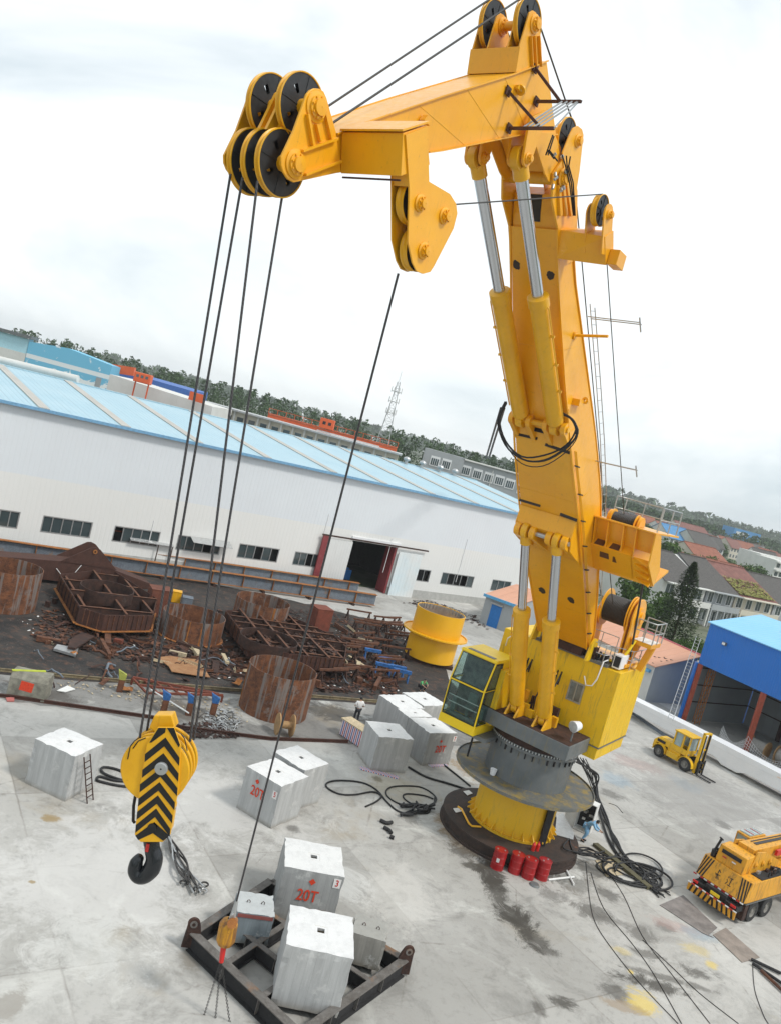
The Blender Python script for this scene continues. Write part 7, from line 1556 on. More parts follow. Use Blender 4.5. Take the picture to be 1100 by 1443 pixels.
p = G(*zm((440, 860), 5.5, [(838, 628)])[0]); person((p.x, p.y, 0), .6, 'person in green crouching below the yellow flanged tube', crouch, M['green'], M['trousers'])
# cables right of the base
rnd = random.Random(8)
main = [(822, 1090), (838, 1115), (850, 1150), (862, 1185), (880, 1215), (905, 1238), (935, 1262)]
for k in range(9):
    pts = [(x + rnd.uniform(-9, 9) * (.3 + i * .16), y + rnd.uniform(-5, 5) * (.3 + i * .1)) for i, (x, y) in enumerate(main)]
    P = [G(x, y, .05 + .03 * (k % 3)) for x, y in pts]
    P = [G(815 + rnd.uniform(-4, 10), 1066 + k, 3.1), G(826 + k * 2, 1092, 1.0)] + P[1:]; mb = MB(); mb.tube(spline(P, 6), rnd.choice([.03, .04, .05]), 6)
    solo(mb, 'power_cable', M['rubber'], 'black cable in the bundle running from the walkway over the right of the base', 'cable', 'cables right of the crane base')
for k in range(9):
    cx_, cy_ = 888 + rnd.uniform(-18, 22), 1228 + rnd.uniform(-12, 14); rx_, ry_ = rnd.uniform(22, 42), rnd.uniform(9, 17); pts = [(cx_ + rx_ * math.cos(t), cy_ + ry_ * math.sin(t) + rx_ * .25 * math.cos(t)) for t in [i * .55 + k for i in range(rnd.randint(8, 14))]]
    ground_cable(pts, rnd.choice([.03, .045, .055]), 'coil loop of black cable on the ground right of the crane base', 'cable_coil', 'cable', None, 'cable coils right of the crane base', .03 * (k % 4))
for k in range(7):
    pts = [(790 + rnd.uniform(-12, 14), 1170 + rnd.uniform(-10, 14)), (800 + rnd.uniform(-8, 10), 1195 + rnd.uniform(-6, 6)), (825 + rnd.uniform(-10, 10), 1200 + rnd.uniform(-6, 8)), (850 + rnd.uniform(-6, 16), 1205 + rnd.uniform(-6, 12))]
    ground_cable(pts, .04, 'black cable tangled between base ring and worker', 'power_cable', 'cable', None, 'cables at the worker feet', .04 * k + (.5 if k % 2 else 0))
long_ = [([(825, 1215), (830, 1265), (838, 1300), (860, 1335), (900, 1385), (955, 1443)], 'thin dark rope running far down to the bottom edge, leftmost of the long ropes'),
         ([(832, 1230), (850, 1280), (890, 1330), (920, 1372), (960, 1443)], 'thin dark rope running far down to the bottom edge, second of the long ropes'),
         ([(850, 1220), (878, 1262), (905, 1320), (945, 1372), (1000, 1443)], 'thin dark rope running far down to the bottom edge, third of the long ropes'),
         ([(905, 1325), (945, 1362), (985, 1400), (1040, 1443)], 'thin dark rope running far down to the bottom edge, rightmost of the long ropes'),
         ([(1060, 1358), (1063, 1395), (1075, 1430), (1082, 1443)], 'thin dark rope curving down beside the black pipes at the lower right'),
         ([(857, 1132), (868, 1136), (877, 1146)], 'short bent black cable end on the pale concrete above the cable bundle')]
for pts, lb2 in long_: ground_cable(pts, .016, lb2, 'rope', 'rope', M['rope'])
for k, (a, b_, lb2, m_) in enumerate([((1058, 1352), (1100, 1372), 'upper black pipe at the right edge', 'rubber'), ((1060, 1358), (1104, 1388), 'middle black pipe at the right edge', 'rubber'), ((1072, 1368), (1106, 1400), 'rusty brown bar at the right edge', 'rust')]):
    mb = MB(); mb.tube([G(*a, .1), G(*b_, .1)], .07, 8); solo(mb, 'pipe', M[m_], lb2, 'pipe')
flat([(929, 1276), (962, 1262), (1010, 1308), (998, 1318), (1005, 1322), (990, 1316)], .012, plain('stained_road_plate', (.20, .18, .17), .7, 0, .4, 1.5), 'stained steel road plate under the rear of the mobile crane', 'road_plate', 'steel plate', .02)
flat([(1004, 1318), (1022, 1308), (1070, 1350), (1045, 1357)], .012, plain('tan_road_plate', (.26, .22, .19), .8, 0, .3, 1.5), 'plain tan steel road plate next to the stained one', 'road_plate', 'steel plate', .02)
flat([(838, 1213), (862, 1212), (878, 1233), (854, 1236)], .02, M['woodlight'], 'pale board in front of the cable coils', 'board', 'board', .03)
for k, (a, b_, m_) in enumerate([((772, 1240), (808, 1236), 'offwhite'), ((797, 1226), (808, 1247), 'offwhite')]):
    mb = MB(); mb.tube([G(*a, .06), G(*b_, .06)], .05); solo(mb, 'plastic_pipe', M[m_], ['long white plastic pipe right of the red drums', 'short white plastic pipe crossing the long one'][k], 'pipe')
# concrete kerb channel under the cables
mb = MB(); mb.bar(G(838, 1190, .08), G(915, 1252, .08), .35, .16); solo(mb, 'timber_beam', plain('mud_beam', (.10, .09, .05), .9), 'muddy beam lying under the cable coils', 'beam')
# ================================================================ VEHICLES
def wheel(parent, c, r, w_, side, dual=False):
    """c local centre, axis local y"""
    mb = MB(); mb.lathe(c, (0, 1, 0), [(r * .55, -w_ / 2), (r * .93, -w_ / 2), (r, -w_ * .38), (r, w_ * .38), (r * .93, w_ / 2), (r * .55, w_ / 2)], 32)
    for k in range(26): a = 2 * math.pi * k / 26; mb.box(Vector(c) + Vector((math.cos(a) * r, 0, math.sin(a) * r)), (.012, w_ * .36, .02), (Vector((math.cos(a), 0, math.sin(a))), Vector((0, 1, 0)), Vector((-math.sin(a), 0, math.cos(a)))))
    wl = mk(mb, 'wheel', M['tyre'], parent, False)
    mb = MB(); s_ = side; mb.lathe(c, (0, 1, 0), [(r * .56, s_ * w_ * .45), (r * .50, s_ * w_ * .2), (r * .22, s_ * w_ * .12), (r * .2, s_ * w_ * .42), (.01, s_ * w_ * .44)], 24); mk(mb, 'rim', M['rimc'], wl, False)
    return wl
M['rimc'] = plain('dusty_rim', (.22, .21, .19), .6, 0, .2)
M['glass3'] = plain('pale_cab_glass', (.30, .38, .38), .1, 0, .3, 1)
# forklift : x forward, y left; origin between rear/front wheels
fw_ = Vector((25.34, 57.69, 0)); rw_ = Vector((23.97, 59.45, 0)); fd = (fw_ - rw_).normalized(); fr_a = math.atan2(fd.y, fd.x)
fk = thing('forklift', 'old yellow forklift with cab and raised black mast parked by the white boom', 'forklift', rw_ + Vector((.45, .35, 0)) * 0 + fd * 1.12 + Vector((-fd.y, fd.x, 0)) * .62, fr_a)
WB = (fw_ - rw_).length; k_ = WB / 2.2
mb = MB()
for x, r in ((-WB / 2, .42), (WB / 2, .50)):
    for s_ in (-1, 1): wheel(fk, (x, s_ * .62, r), r, .32, s_)
bod = MB()
prof = [(-WB / 2 - .75, .55), (-WB / 2 - .72, 1.05), (-WB / 2 - .45, 1.35), (-.25, 1.42), (-.2, 1.0), (WB / 2 - .65, 1.0), (WB / 2 - .6, .45), (-WB / 2 + .6, .45), (-WB / 2 + .5, .95), (-WB / 2 - .45, .95), (-WB / 2 - .5, .55)]
bod.prism([b(x, -.55, z) for x, z in prof], [b(x, .55, z) for x, z in prof]); bo = mk(bod, 'body', M['fork'], fk, False, .03)
for s_ in (-1, 1):
    for x0, r in ((-WB / 2, .56), (WB / 2, .62)):
        mb = MB(); ps = [(x0 + r * math.cos(t), .44 + r * math.sin(t)) for t in [math.pi * i / 10 for i in range(11)]]; pi_ = [(x0 + (r - .05) * math.cos(t), .44 + (r - .05) * math.sin(t)) for t in [math.pi * (10 - i) / 10 for i in range(11)]]; q = ps + pi_
        mb.prism([b(x, s_ * .5, z) for x, z in q], [b(x, s_ * .82, z) for x, z in q]); mk(mb, 'mudguard', M['fork'], fk, False)
    mb = MB(); mb.box((0, s_ * .66, .62), (.48, .12, .2)); mk(mb, 'step_box', M['fork'], fk, False, .03)
mb = MB(); mb.box((-WB / 2 + .15, 0, 1.36), (.55, .42, .07)); mk(mb, 'engine_hood', M['fork'], bo, False, .03)
mb = MB(); mb.box((-WB / 2 - .1, -.556, 1.15), (.35, .01, .10)); mk(mb, 'hood_gap', M['dark'], bo, False)
cab_ = MB(); cx0, cx1 = -.3, .95
for x in (cx0, cx1):
    for s_ in (-1, 1): cab_.box((x, s_ * .52, 1.72), (.05, .05, .70))
for s_ in (-1, 1): cab_.box(((cx0 + cx1) / 2, s_ * .52, 1.22), ((cx1 - cx0) / 2 - .052, .04, .2)); cab_.box((.42, s_ * .522, 1.85), (.07, .045, .5))
for x in (cx0, cx1): cab_.box((x, 0, 1.22), (.04, .465, .2))
cb_ = mk(cab_, 'cab', M['fork'], fk, False)
mb = MB(); mb.box(((cx0 + cx1) / 2, 0, 2.45), ((cx1 - cx0) / 2 + .12, .64, .05)); mk(mb, 'cab_roof', M['fork'], fk, False, .03)
for s_ in (-1, 1): mb = MB(); mb.box((.03, s_ * .50, 1.9), (.27, .01, .47)); mk(mb, 'side_window', M['glass3'], cb_, False)
mb = MB(); mb.box((cx1 - .01, 0, 1.9), (.01, .46, .47)); mk(mb, 'windscreen', M['glass3'], cb_, False)
mb = MB(); mb.box((.2, 0, 1.15), (.25, .25, .08)); mb.box((-.05, 0, 1.45), (.07, .25, .3)); mk(mb, 'seat', M['dark'], fk, False)
for s_ in (-1, 1):
    mb = MB(); mb.box((WB / 2 + .62, s_ * .40, 1.65), (.09, .06, 1.5)); mk(mb, 'mast_channel', M['fork'], fk, False)
    mb = MB(); mb.box((WB / 2 + .70, s_ * .30, 1.55), (.06, .035, 1.45)); mk(mb, 'inner_channel', M['dark'], fk, False)
    mb = MB(); mb.box((WB / 2 + .86, s_ * .32, .62), (.035, .07, .55)); mb.box((WB / 2 + 1.42, s_ * .32, .09), (.6, .06, .03)); mk(mb, 'fork', M['dark'], fk, False)
mb = MB(); mb.box((WB / 2 + .62, 0, 3.12), (.1, .46, .05)); mb.box((WB / 2 + .64, 0, 1.9), (.04, .34, .05)); mk(mb, 'mast_crossbar', M['fork'], fk, False)
mb = MB(); mb.cyl((WB / 2 + .6, 0, .5), (WB / 2 + .6, 0, 2.6), .05); mk(mb, 'lift_cylinder', M['silver'], fk, False)
mb = MB(); mb.box((WB / 2 + .80, 0, .95), (.03, .48, .05)); mb.box((WB / 2 + .80, 0, .45), (.03, .48, .05)); mk(mb, 'carriage', M['dark'], fk, False)
for s_ in (-1, 1): mb = MB(); mb.lathe((cx1 + .06, s_ * .42, 1.15), (1, 0, 0), [(.01, .06), (.07, .05), (.08, 0)], 14); mk(mb, 'headlight', M['silver'], fk, False)
# mobile crane: x forward, y left
RL, RR = Vector((18.57, 38.26, 0)), Vector((20.21, 36.21, 0)); yl = (RL - RR).normalized(); xf = Vector((yl.y, -yl.x, 0)); mid = (RL + RR) / 2
mc = thing('mobile_crane', 'yellow mobile crane truck with black striped tail cut off by the right edge', 'crane truck', mid, math.atan2(xf.y, xf.x))
HW = 1.28; k0 = .15
tail = [(k0, 1.15), (k0 - .05, 1.2), (k0 + .55, 2.75), (k0 + 4.6, 2.75), (k0 + 5.0, 1.15)]
mb = MB(); mb.prism([b(.9, -HW + .0, 1.15), b(.55, -HW, 1.2), b(.9, -HW, 2.15), b(6.5, -HW, 2.15), b(6.5, -HW, 1.15)], [b(.9, HW, 1.15), b(.55, HW, 1.2), b(.9, HW, 2.15), b(6.5, HW, 2.15), b(6.5, HW, 1.15)])
sup = mk(mb, 'counterweight_body', M['truck'], mc, False, .02)
M['chevy'] = plain('stripe_yellow', (.72, .38, .03), .5)
# slanting rear plates with stripes at both sides and lettering in the middle
def rp(u_, v_, o=0):           # u across (-1 right .. 1 left), v up the slope 0..1, on the slanted rear plane
    x = .55 + (.9 - .55) * v_ ; z = 1.2 + .95 * v_; n_ = Vector((-.95, 0, .35)).normalized(); return Vector((x, u_ * HW, z)) + n_ * o
for s_ in (-1, 1):
    for k in range(4):
        mb = MB(); u0 = .62 + .0; w0 = .085
        us = [(.60 + k * .105, .60 + k * .105 + w0 * .6)]
        a0_, a1_ = us[0]; q = [rp(s_ * a0_, .02, .006), rp(s_ * a1_, .02, .006), rp(s_ * (a1_ - .0), .98, .006), rp(s_ * (a0_ - .0), .98, .006)]
        a0_, a1_ = .56 + k * .11, .56 + k * .11 + .055
        q = [rp(s_ * min(a0_ + .16, .99), .02, .006), rp(s_ * min(a1_ + .16, .99), .02, .006), rp(s_ * a1_, .97, .006), rp(s_ * a0_, .97, .006)]
        mb.prism(q, [v - Vector((.004, 0, 0)) for v in q]); mk(mb, 'warning_stripe', M['chev'], sup, False)
# raised engine cover between the side plates
mb = MB(); mb.prism([b(1.0, -.62, 2.15), b(1.1, -.62, 2.95), b(2.0, -.55, 3.0), b(2.3, -.55, 2.15)], [b(1.0, .8, 2.15), b(1.1, .8, 2.95), b(2.0, .8, 3.0), b(2.3, .8, 2.15)]); ec = mk(mb, 'engine_cover', M['truck'], mc, False, .03)
mb = MB(); mb.box((1.03, .1, 2.72), (.02, .5, .09)); mk(mb, 'vent_slot', M['dark'], ec, False)
def glyph(strokes, u0, v0, su, sv, nm):
    mb = MB()
    for (a, b__) in strokes:
        p, q = rp(u0 - a[0] * su, v0 + a[1] * sv, .012), rp(u0 - b__[0] * su, v0 + b__[1] * sv, .012); mb.bar(p, q, .035, .006, (-.95, 0, .35))
    return mk(mb, nm, M['chev'], sup, False)
# chang / jiang
glyph([((.45, .0), (.45, 1)), ((0, .45), (1, .45)), ((.45, .95), (.85, .75)), ((.45, .0), (.7, .12)), ((.5, .42), (.95, .02)), ((.2, .3), (.45, .42))], .36, .28, .22, .45, 'lettering')
glyph([((.05, .9), (.2, .75)), ((0, .55), (.15, .45)), ((.0, .05), (.25, .4)), ((.4, .85), (.95, .85)), ((.68, .85), (.68, .1)), ((.35, .08), (1, .08))], -.12, .28, .22, .45, 'lettering')
M['reflr'] = plain('reflector_red', (.5, .03, .03), .4); M['reflw'] = plain('reflector_white', (.75, .75, .75), .4)
for k in range(14): mb = MB(); mb.box((.53, -HW + .1 + k * .19, 1.16), (.012, .085, .03)); mk(mb, 'reflector', M['reflr'] if k % 2 else M['reflw'], sup, False)
for k, y in enumerate((-.1, .4)): mb = MB(); mb.box((1.0, y, 2.48), (.012, .1, .03)); mk(mb, 'reflector', M['reflr'] if k % 2 else M['reflw'], ec, False)
mb = MB(); mb.box((3.4, 0, .95), (3.1, .55, .17)); mk(mb, 'chassis', M['dark'], mc, False)
mb = MB(); mb.box((.6, 0, .8), (.3, 1.15, .14)); mk(mb, 'outrigger_box', M['dark'], mc, False)
mb = MB(); mb.box((.12, 0, .62), (.05, 1.25, .20)); bp_ = mk(mb, 'bumper', M['truck'], mc, False, .01)
for k in range(10):
    mb = MB(); y0 = -1.2 + k * .25; q = [b(.064, y0, .43), b(.064, y0 + .1, .43), b(.064, y0 + (.2 if k < 5 else 0), .80), b(.064, y0 + (.1 if k < 5 else -.1), .80)]; mb.prism(q, [v - Vector((.006, 0, 0)) for v in q]); mk(mb, 'warning_stripe', M['chev'], bp_, False)
for k in range(13): mb = MB(); mb.box((.06, -1.2 + k * .2, .83), (.02, .09, .025)); mk(mb, 'reflector', M['reflr'] if k % 2 else M['reflw'], bp_, False)
mb = MB(); mb.box((.22, -.05, .93), (.015, .24, .08)); mk(mb, 'licence_plate', plain('plate_yellow', (.72, .55, .02), .5), mc, False)
for y in (-1.0, 1.0): mb = MB(); mb.box((.2, y, .95), (.03, .13, .05)); mk(mb, 'tail_light', M['redbright'], mc, False)
for k, x in enumerate((1.9, 3.3, 6.8)):
    for s_ in (-1, 1):
        wheel(mc, (x, s_ * 1.08, .52), .52, .30, s_)
for s_ in (-1, 1):
    mb = MB(); mb.prism([b(.9, s_ * .92, 1.08), b(4.6, s_ * .92, 1.08), b(4.6, s_ * .92, 1.12), b(.9, s_ * .92, 1.12)], [b(.9, s_ * 1.25, 1.02), b(4.6, s_ * 1.25, 1.02), b(4.6, s_ * 1.25, 1.06), b(.9, s_ * 1.25, 1.06)]); mk(mb, 'fender', M['gray'], mc, False)
    mb = MB(); mb.box((1.1, s_ * 1.1, .6), (.16, .14, .38)); mk(mb, 'rear_jack', M['rustdark'], mc, False)
    mb = MB(); mb.box((1.35, s_ * .95, .72), (.03, .3, .32)); mk(mb, 'mud_flap', M['dark'], mc, False)
mb = MB()
mb.prism([b(2.0, -.42, 2.45), b(2.0, .42, 2.45), b(2.0, .42, 3.2), b(2.0, -.42, 3.2)], [b(13, -.36, 2.5), b(13, .36, 2.5), b(13, .36, 3.15), b(13, -.36, 3.15)]); mk(mb, 'telescopic_boom', M['truck'], mc, False, .02)
mb = MB(); mb.bar((2.8, 0, 3.215), (12, 0, 3.19), .18, .02); mb.bar((2.8, .22, 3.215), (12, .2, 3.19), .06, .02); mk(mb, 'boom_rope', M['rope'], mc, False)
for s_ in (-1, 1): mb = MB(); mb.prism([b(1.6, s_ * .62, 2.16), b(2.0, s_ * .62, 3.2), b(2.9, s_ * .62, 3.1), b(5.4, s_ * .62, 2.16)], [b(1.6, s_ * .54, 2.16), b(2.0, s_ * .54, 3.2), b(2.9, s_ * .54, 3.1), b(5.4, s_ * .54, 2.16)]); mk(mb, 'turntable_plate', M['truck'], mc, False)
for x in (2.1, 2.8, 3.5): mb = MB(); mb.lathe((x, -.63, 2.55), (0, -1, 0), [(.14, 0), (.14, .05), (.07, .06), (.07, .1), (.01, .1)], 16); mk(mb, 'boss', M['truck'], mc, False)
mb = MB(); mb.box((3.1, -.95, 2.17), (1.3, .28, .02)); mk(mb, 'engine_bay', M['dark'], mc, False)
rnd = random.Random(6)
for k in range(12): x, y = rnd.uniform(2.0, 4.2), rnd.uniform(-1.15, -.72); mb = MB(); (mb.cyl((x, y, 2.2), (x + rnd.uniform(-.2, .2), y, 2.42), .05, n=8) if k % 2 else mb.box((x, y, 2.27), (rnd.uniform(.05, .15), .06, .07))); mk(mb, 'engine_piece', random.choice([M['rustdark'], M['silver'], M['dark']]), mc, False)
mb = MB(); mb.box((4.6, -.55, 2.9), (.5, .06, .14)); mk(mb, 'red_hook_block', M['redbright'], mc, False)
mb = MB(); mb.cyl((1.15, 1.0, 2.15), (1.15, 1.0, 2.5), .13); mb.cyl((1.15, 1.0, 2.5), (1.25, .9, 3.1), .06); mb.cyl((1.23, .9, 3.1), (1.26, .89, 3.15), .11); mk(mb, 'exhaust', M['rubber'], mc, False)
mb = MB(); mb.cyl((1.35, .95, 2.4), (1.6, .95, 2.4), .16); mk(mb, 'air_filter', M['dark'], mc, False)
mb = MB(); mb.box((4.4, .98, 2.62), (.85, .36, .46)); oc = mk(mb, 'operator_cab', M['truck'], mc, False, .04)
mb = MB(); mb.box((4.4, .98, 3.10), (.7, .28, .02)); mk(mb, 'roof_glass', M['glass3'], oc, False)
for k in range(5): mb = MB(); mb.bar((3.8 + k * .3, .72, 3.135), (3.8 + k * .3, 1.24, 3.135), .03, .02); mk(mb, 'roof_bar', M['redbright'] if k % 2 else M['reflw'], oc, False)
for s_ in (0,): mb = MB(); mb.box((3.535, .98, 2.72), (.01, .26, .26)); mk(mb, 'rear_glass', M['glass3'], oc, False)
mb = MB(); mb.box((9.2, 0, 1.6), (1.2, 1.2, .75)); mk(mb, 'driving_cab', M['truck'], mc, False, .08)
# ================================================================ WHITE BOOM, BLUE SHED, PINK ROOF SHED
wd2 = Vector((.607, -.795, 0)).normalized(); wn2 = Vector((.795, .607, 0)).normalized(); P0 = Vector((22.0, 70.9, 0))
wbm = thing('white_boom', 'long white painted box boom lying behind the forklift', 'crane boom', P0 + wd2 * 9, math.atan2(wd2.y, wd2.x))
def wq(t, o, z): return P0 + wd2 * t + wn2 * o + Vector((0, 0, z))
pr_ = [(0, .62), (0, 1.55), (11.5, 1.7), (24, 1.6), (24, .35), (17.5, .45), (14.2, .42), (13.6, .15), (12.3, .15), (11.6, .48)]
mb = MB(); mb.prism([wq(t, 0, z) for t, z in pr_], [wq(t, 1.25, z) for t, z in pr_]); mk(mb, 'box_section', M['white'], wbm, bev=.03)
mb = MB(); mb.bar(wq(.05, -.02, 1.25), wq(24, -.02, 1.32), .03, .03); mk(mb, 'side_weld', M['white'], wbm)
for t in (1.2, 8.5, 19.5): mb = MB(); mb.bar(wq(t, -.3, .2), wq(t, 1.5, .2), .5, .38); mk(mb, 'bearer', M['rustdark'], wbm)
M['oxide'] = plain('orange_marking', (.75, .36, .02), .7)
for k in range(3): mb = MB(); mb.bar(wq(2.75 + .0, -.006, .85 + k * .17), wq(3.35 - (.15 if k == 1 else 0), -.006, .84 + k * .17), .07, .008); mk(mb, 'marking', M['oxide'], wbm)
for t, z in ((2.3, 1.45), (2.7, 1.42), (3.1, 1.4), (8.2, 1.1), (8.9, 1.1), (16.5, 1.35), (17.3, .85), (20.9, .9)): mb = MB(); mb.bar(wq(t, -.006, z), wq(t + .28, -.006, z - .01), .07, .008); mk(mb, 'marking', M['oxide'], wbm)
for px in ((898, 1003, 940, 1035),): 
    mb = MB(); mb.bar(G(890, 1004, .1), G(955, 1050, .1), .25, .2); solo(mb, 'timber', M['girder'], 'grey timber lying along the foot of the white boom', 'timber')
# blue shed
BA = Vector((30.15, 72.3, 0)); bd = Vector((.53, -.85, 0)).normalized(); bb_ = Vector((.85, .53, 0)).normalized()
bs = thing('blue_shed', 'open fronted blue sheet shed with pale blue roof and red post', 'shed', BA + bd * 12, math.atan2(bd.y, bd.x))
def bq(t, o, z): return BA + bd * t + bb_ * o + Vector((0, 0, z))
M['bluesheet'] = corrug('blue_cladding', (.012, .16, .58), (.015, .15, .52), .22, .03, 0, .08, .45)
M['blueroofs'] = corrug('pale_blue_roof', (.20, .52, .80), (.24, .56, .82), .4, .04, 0, .1, .4)
M['whitesheet'] = corrug('inner_white_sheet', (.26, .28, .28), (.20, .21, .22), .9, .03, 0, .2, .6)
mb = MB(); mb.prism([bq(0, 0, 5.35), bq(22, 0, 5.35), bq(22, 0, 9.1), bq(0, 0, 9.1)], [bq(0, .12, 5.35), bq(22, .12, 5.35), bq(22, .12, 9.1), bq(0, .12, 9.1)]); mk(mb, 'front_fascia', M['bluesheet'], bs)
mb = MB(); mb.prism([bq(-.2, -.15, 9.12), bq(22, -.15, 9.12), bq(22, 7.1, 10.6), bq(-.2, 7.1, 10.6)], [bq(-.2, -.15, 9.2), bq(22, -.15, 9.2), bq(22, 7.1, 10.68), bq(-.2, 7.1, 10.68)]); rf_ = mk(mb, 'roof', M['blueroofs'], bs)
mb = MB(); mb.prism([bq(-.2, 7.102, 10.6), bq(22, 7.102, 10.6), bq(22, 14.3, 9.12), bq(-.2, 14.3, 9.12)], [bq(-.2, 7.102, 10.68), bq(22, 7.102, 10.68), bq(22, 14.3, 9.2), bq(-.2, 14.3, 9.2)]); mk(mb, 'roof', M['blueroofs'], bs)
mb = MB(); mb.prism([bq(0, .13, 0), bq(0, 14, 0), bq(0, 14, 9.1), bq(0, 7.1, 10.5), bq(0, .13, 9.1)], [bq(.1, .13, 0), bq(.1, 14, 0), bq(.1, 14, 9.1), bq(.1, 7.1, 10.5), bq(.1, .13, 9.1)]); mk(mb, 'side_wall', M['bluesheet'], bs)
mb = MB(); mb.prism([bq(.12, .5, 0), bq(.12, 8.9, 0), bq(.12, 8.9, 8.9), bq(.12, .5, 8.9)], [bq(.16, .5, 0), bq(.16, 8.9, 0), bq(.16, 8.9, 8.9), bq(.16, .5, 8.9)]); mk(mb, 'inner_lining', M['whitesheet'], bs)
for z in (1.8, 3.4, 5.0): mb = MB(); mb.bar(bq(.22, .5, z), bq(.22, 8.8, z), .1, .08); mk(mb, 'girt', M['rustdark'], bs)
mb = MB(); mb.prism([bq(0.2, 9, 0), bq(22, 9, 0), bq(22, 9, 9.6), bq(.2, 9, 9.6)], [bq(.2, 9.1, 0), bq(22, 9.1, 0), bq(22, 9.1, 9.6), bq(.2, 9.1, 9.6)]); mk(mb, 'back_wall', M['whitesheet'], bs)
mb = MB(); mb.prism([bq(21.8, .2, 0), bq(21.8, 9, 0), bq(21.8, 9, 9.0), bq(21.8, .2, 9.0)], [bq(21.9, .2, 0), bq(21.9, 9, 0), bq(21.9, 9, 9.0), bq(21.9, .2, 9.0)]); mk(mb, 'side_wall', M['bluesheet'], bs)
for z in (1.8, 3.4, 5.0): mb = MB(); mb.bar(bq(.2, 8.9, z), bq(22, 8.9, z), .08, .1); mk(mb, 'girt', M['rustdark'], bs)
for t in (4, 8.3, 12.5): mb = MB(); mb.bar(bq(t, 8.75, 0), bq(t, 8.75, 9.2), .3); mk(mb, 'column', M['rustdark'], bs)
M['redox2'] = plain('red_oxide_post', (.34, .07, .035), .6)
tpost = (G(1078, 977, 5.35) - BA).dot(bd)
for t in (.25, tpost, tpost * 2 - .25): mb = MB(); mb.bar(bq(t, .0, 0), bq(t, .0, 5.34), .36); mk(mb, 'front_post', M['redox2'], bs)
mb = MB(); mb.bar(bq(-.1, -.12, 0), bq(-.1, -.12, 5.4), .35, .2); mk(mb, 'corner_trim', M['bluesheet'], bs)
mb = MB(); q = bq(2.0, -.15, 7.9); mb.box(q, (.18, .12, .13), (bd, bb_, Vector((0, 0, 1)))); fl2 = mk(mb, 'floodlight', M['gray'], bs); mb = MB(); mb.box(q - bb_ * .125, (.14, .01, .1), (bd, bb_, Vector((0, 0, 1)))); mk(mb, 'lamp_glass', M['white'], fl2)
ladder(G(944, 1014, 1.66), AT(994, 914, 1) * 0 + bq(-.35, -.55, 7.6), .5, 24, 'long aluminium ladder leaning on the corner of the blue shed', M['silver'], side_=bd * 1.0)
mb = MB(); a0_, a1_ = bq(.9, .4, 0), bq(.9, .4, 5.6)
lat = thing('lattice_post', 'rusty yellow lattice post inside the left corner of the blue shed', 'lattice post', bq(1.0, .6, 0), 0)
for x, y in ((0, 0), (.45, 0), (0, .45), (.45, .45)): mb = MB(); mb.bar((x, y, 0), (x, y, 5.3), .06); mk(mb, 'chord', M['rustedge'], lat, False)
for k in range(12): mb = MB(); z = k * .44; mb.bar((0, 0, z), (.45, 0, z + .44), .035); mk(mb, 'lacing', M['rustedge'], lat, False); mb = MB(); mb.bar((.45, .45, z), (0, .45, z + .44), .035); mk(mb, 'lacing', M['rustedge'], lat, False)
M['cablegrey'] = plain('wound_grey_cable', (.30, .29, .27), .6, 0, .25, 12)
for k, (t, o, R0, lb2) in enumerate([(7.0, 1.2, .75, 'left wooden cable drum with orange face inside the blue shed'), (9.2, 1.8, .8, 'middle grey wound cable drum beside the red shed post'), (12.2, 1.4, .8, 'rightmost cable drum inside the blue shed')]):
    q = bq(t, o, 0); spool((q.x, q.y, 0), R0, 1.5, math.atan2(bd.y, bd.x) + .15, lb2, M['wood'], M['cablegrey'], group='cable drums in the blue shed')
# net tied along the shed front
def net(t0, t1, z, label):
    mb = MB(); n = 22; 
    for i in range(n + 1):
        t = t0 + (t1 - t0) * i / n; sag = z - .9 * math.sin(math.pi * i / n); mb.tube([bq(t, -.25, sag), bq(t + .1, -.5, sag * .5), bq(t, -.4, .05)], .015, 4)
    for k in range(5): mb.tube([bq(t0 + (t1 - t0) * i / n, -.3 - .15 * math.sin(k), (z - .9 * math.sin(math.pi * i / n)) * (1 - k / 5) + .05) for i in range(n + 1)], .015, 4)
    solo(mb, 'net', M['reflw'], label, 'net', 'white nets at the blue shed')
net(tpost - 2.4, tpost, 1.3, 'white net sagging left of the red shed post'); net(tpost, tpost + 4.5, 1.5, 'white net sagging right of the red shed post')
# pink-orange roofed shed
PP = Vector((27.6, 75.1, 0)); h1 = 3.5; D_ = 5.7; h2 = 5.0
ps = thing('pink_roof_shed', 'grey block shed with salmon pink sheet roof beside the blue shed', 'shed', PP, math.atan2(-bd.y, -bd.x))
def pq(t, o, z): return PP - bd * t + bb_ * o + Vector((0, 0, z))
M['pinkroof'] = corrug('salmon_roof', (.66, .34, .22), (.60, .30, .19), 1.15, .05, 0, .1, .6)
mb = MB(); mb.prism([pq(0, 0, 0), pq(0, D_, 0), pq(0, D_, h2 - .05), pq(0, 0, h1 - .05)], [pq(14, 0, 0), pq(14, D_, 0), pq(14, D_, h2 - .05), pq(14, 0, h1 - .05)]); mk(mb, 'walls', M['wallgray'], ps)
mb = MB(); mb.prism([pq(.02, -.012, 0), pq(14, -.012, 0), pq(14, -.012, h1 - .06), pq(.02, -.012, h1 - .06)], [pq(.02, -.002, 0), pq(14, -.002, 0), pq(14, -.002, h1 - .06), pq(.02, -.002, h1 - .06)]); mk(mb, 'front_render', M['wallwhite'], ps)
mb = MB(); mb.prism([pq(-.25, -.3, h1 - .06), pq(-.25, D_ + .2, h2 + .02), pq(14.3, D_ + .2, h2 + .02), pq(14.3, -.3, h1 - .06)], [pq(-.25, -.3, h1 + .02), pq(-.25, D_ + .2, h2 + .1), pq(14.3, D_ + .2, h2 + .1), pq(14.3, -.3, h1 + .02)]); pr2 = mk(mb, 'roof', M['pinkroof'], ps)
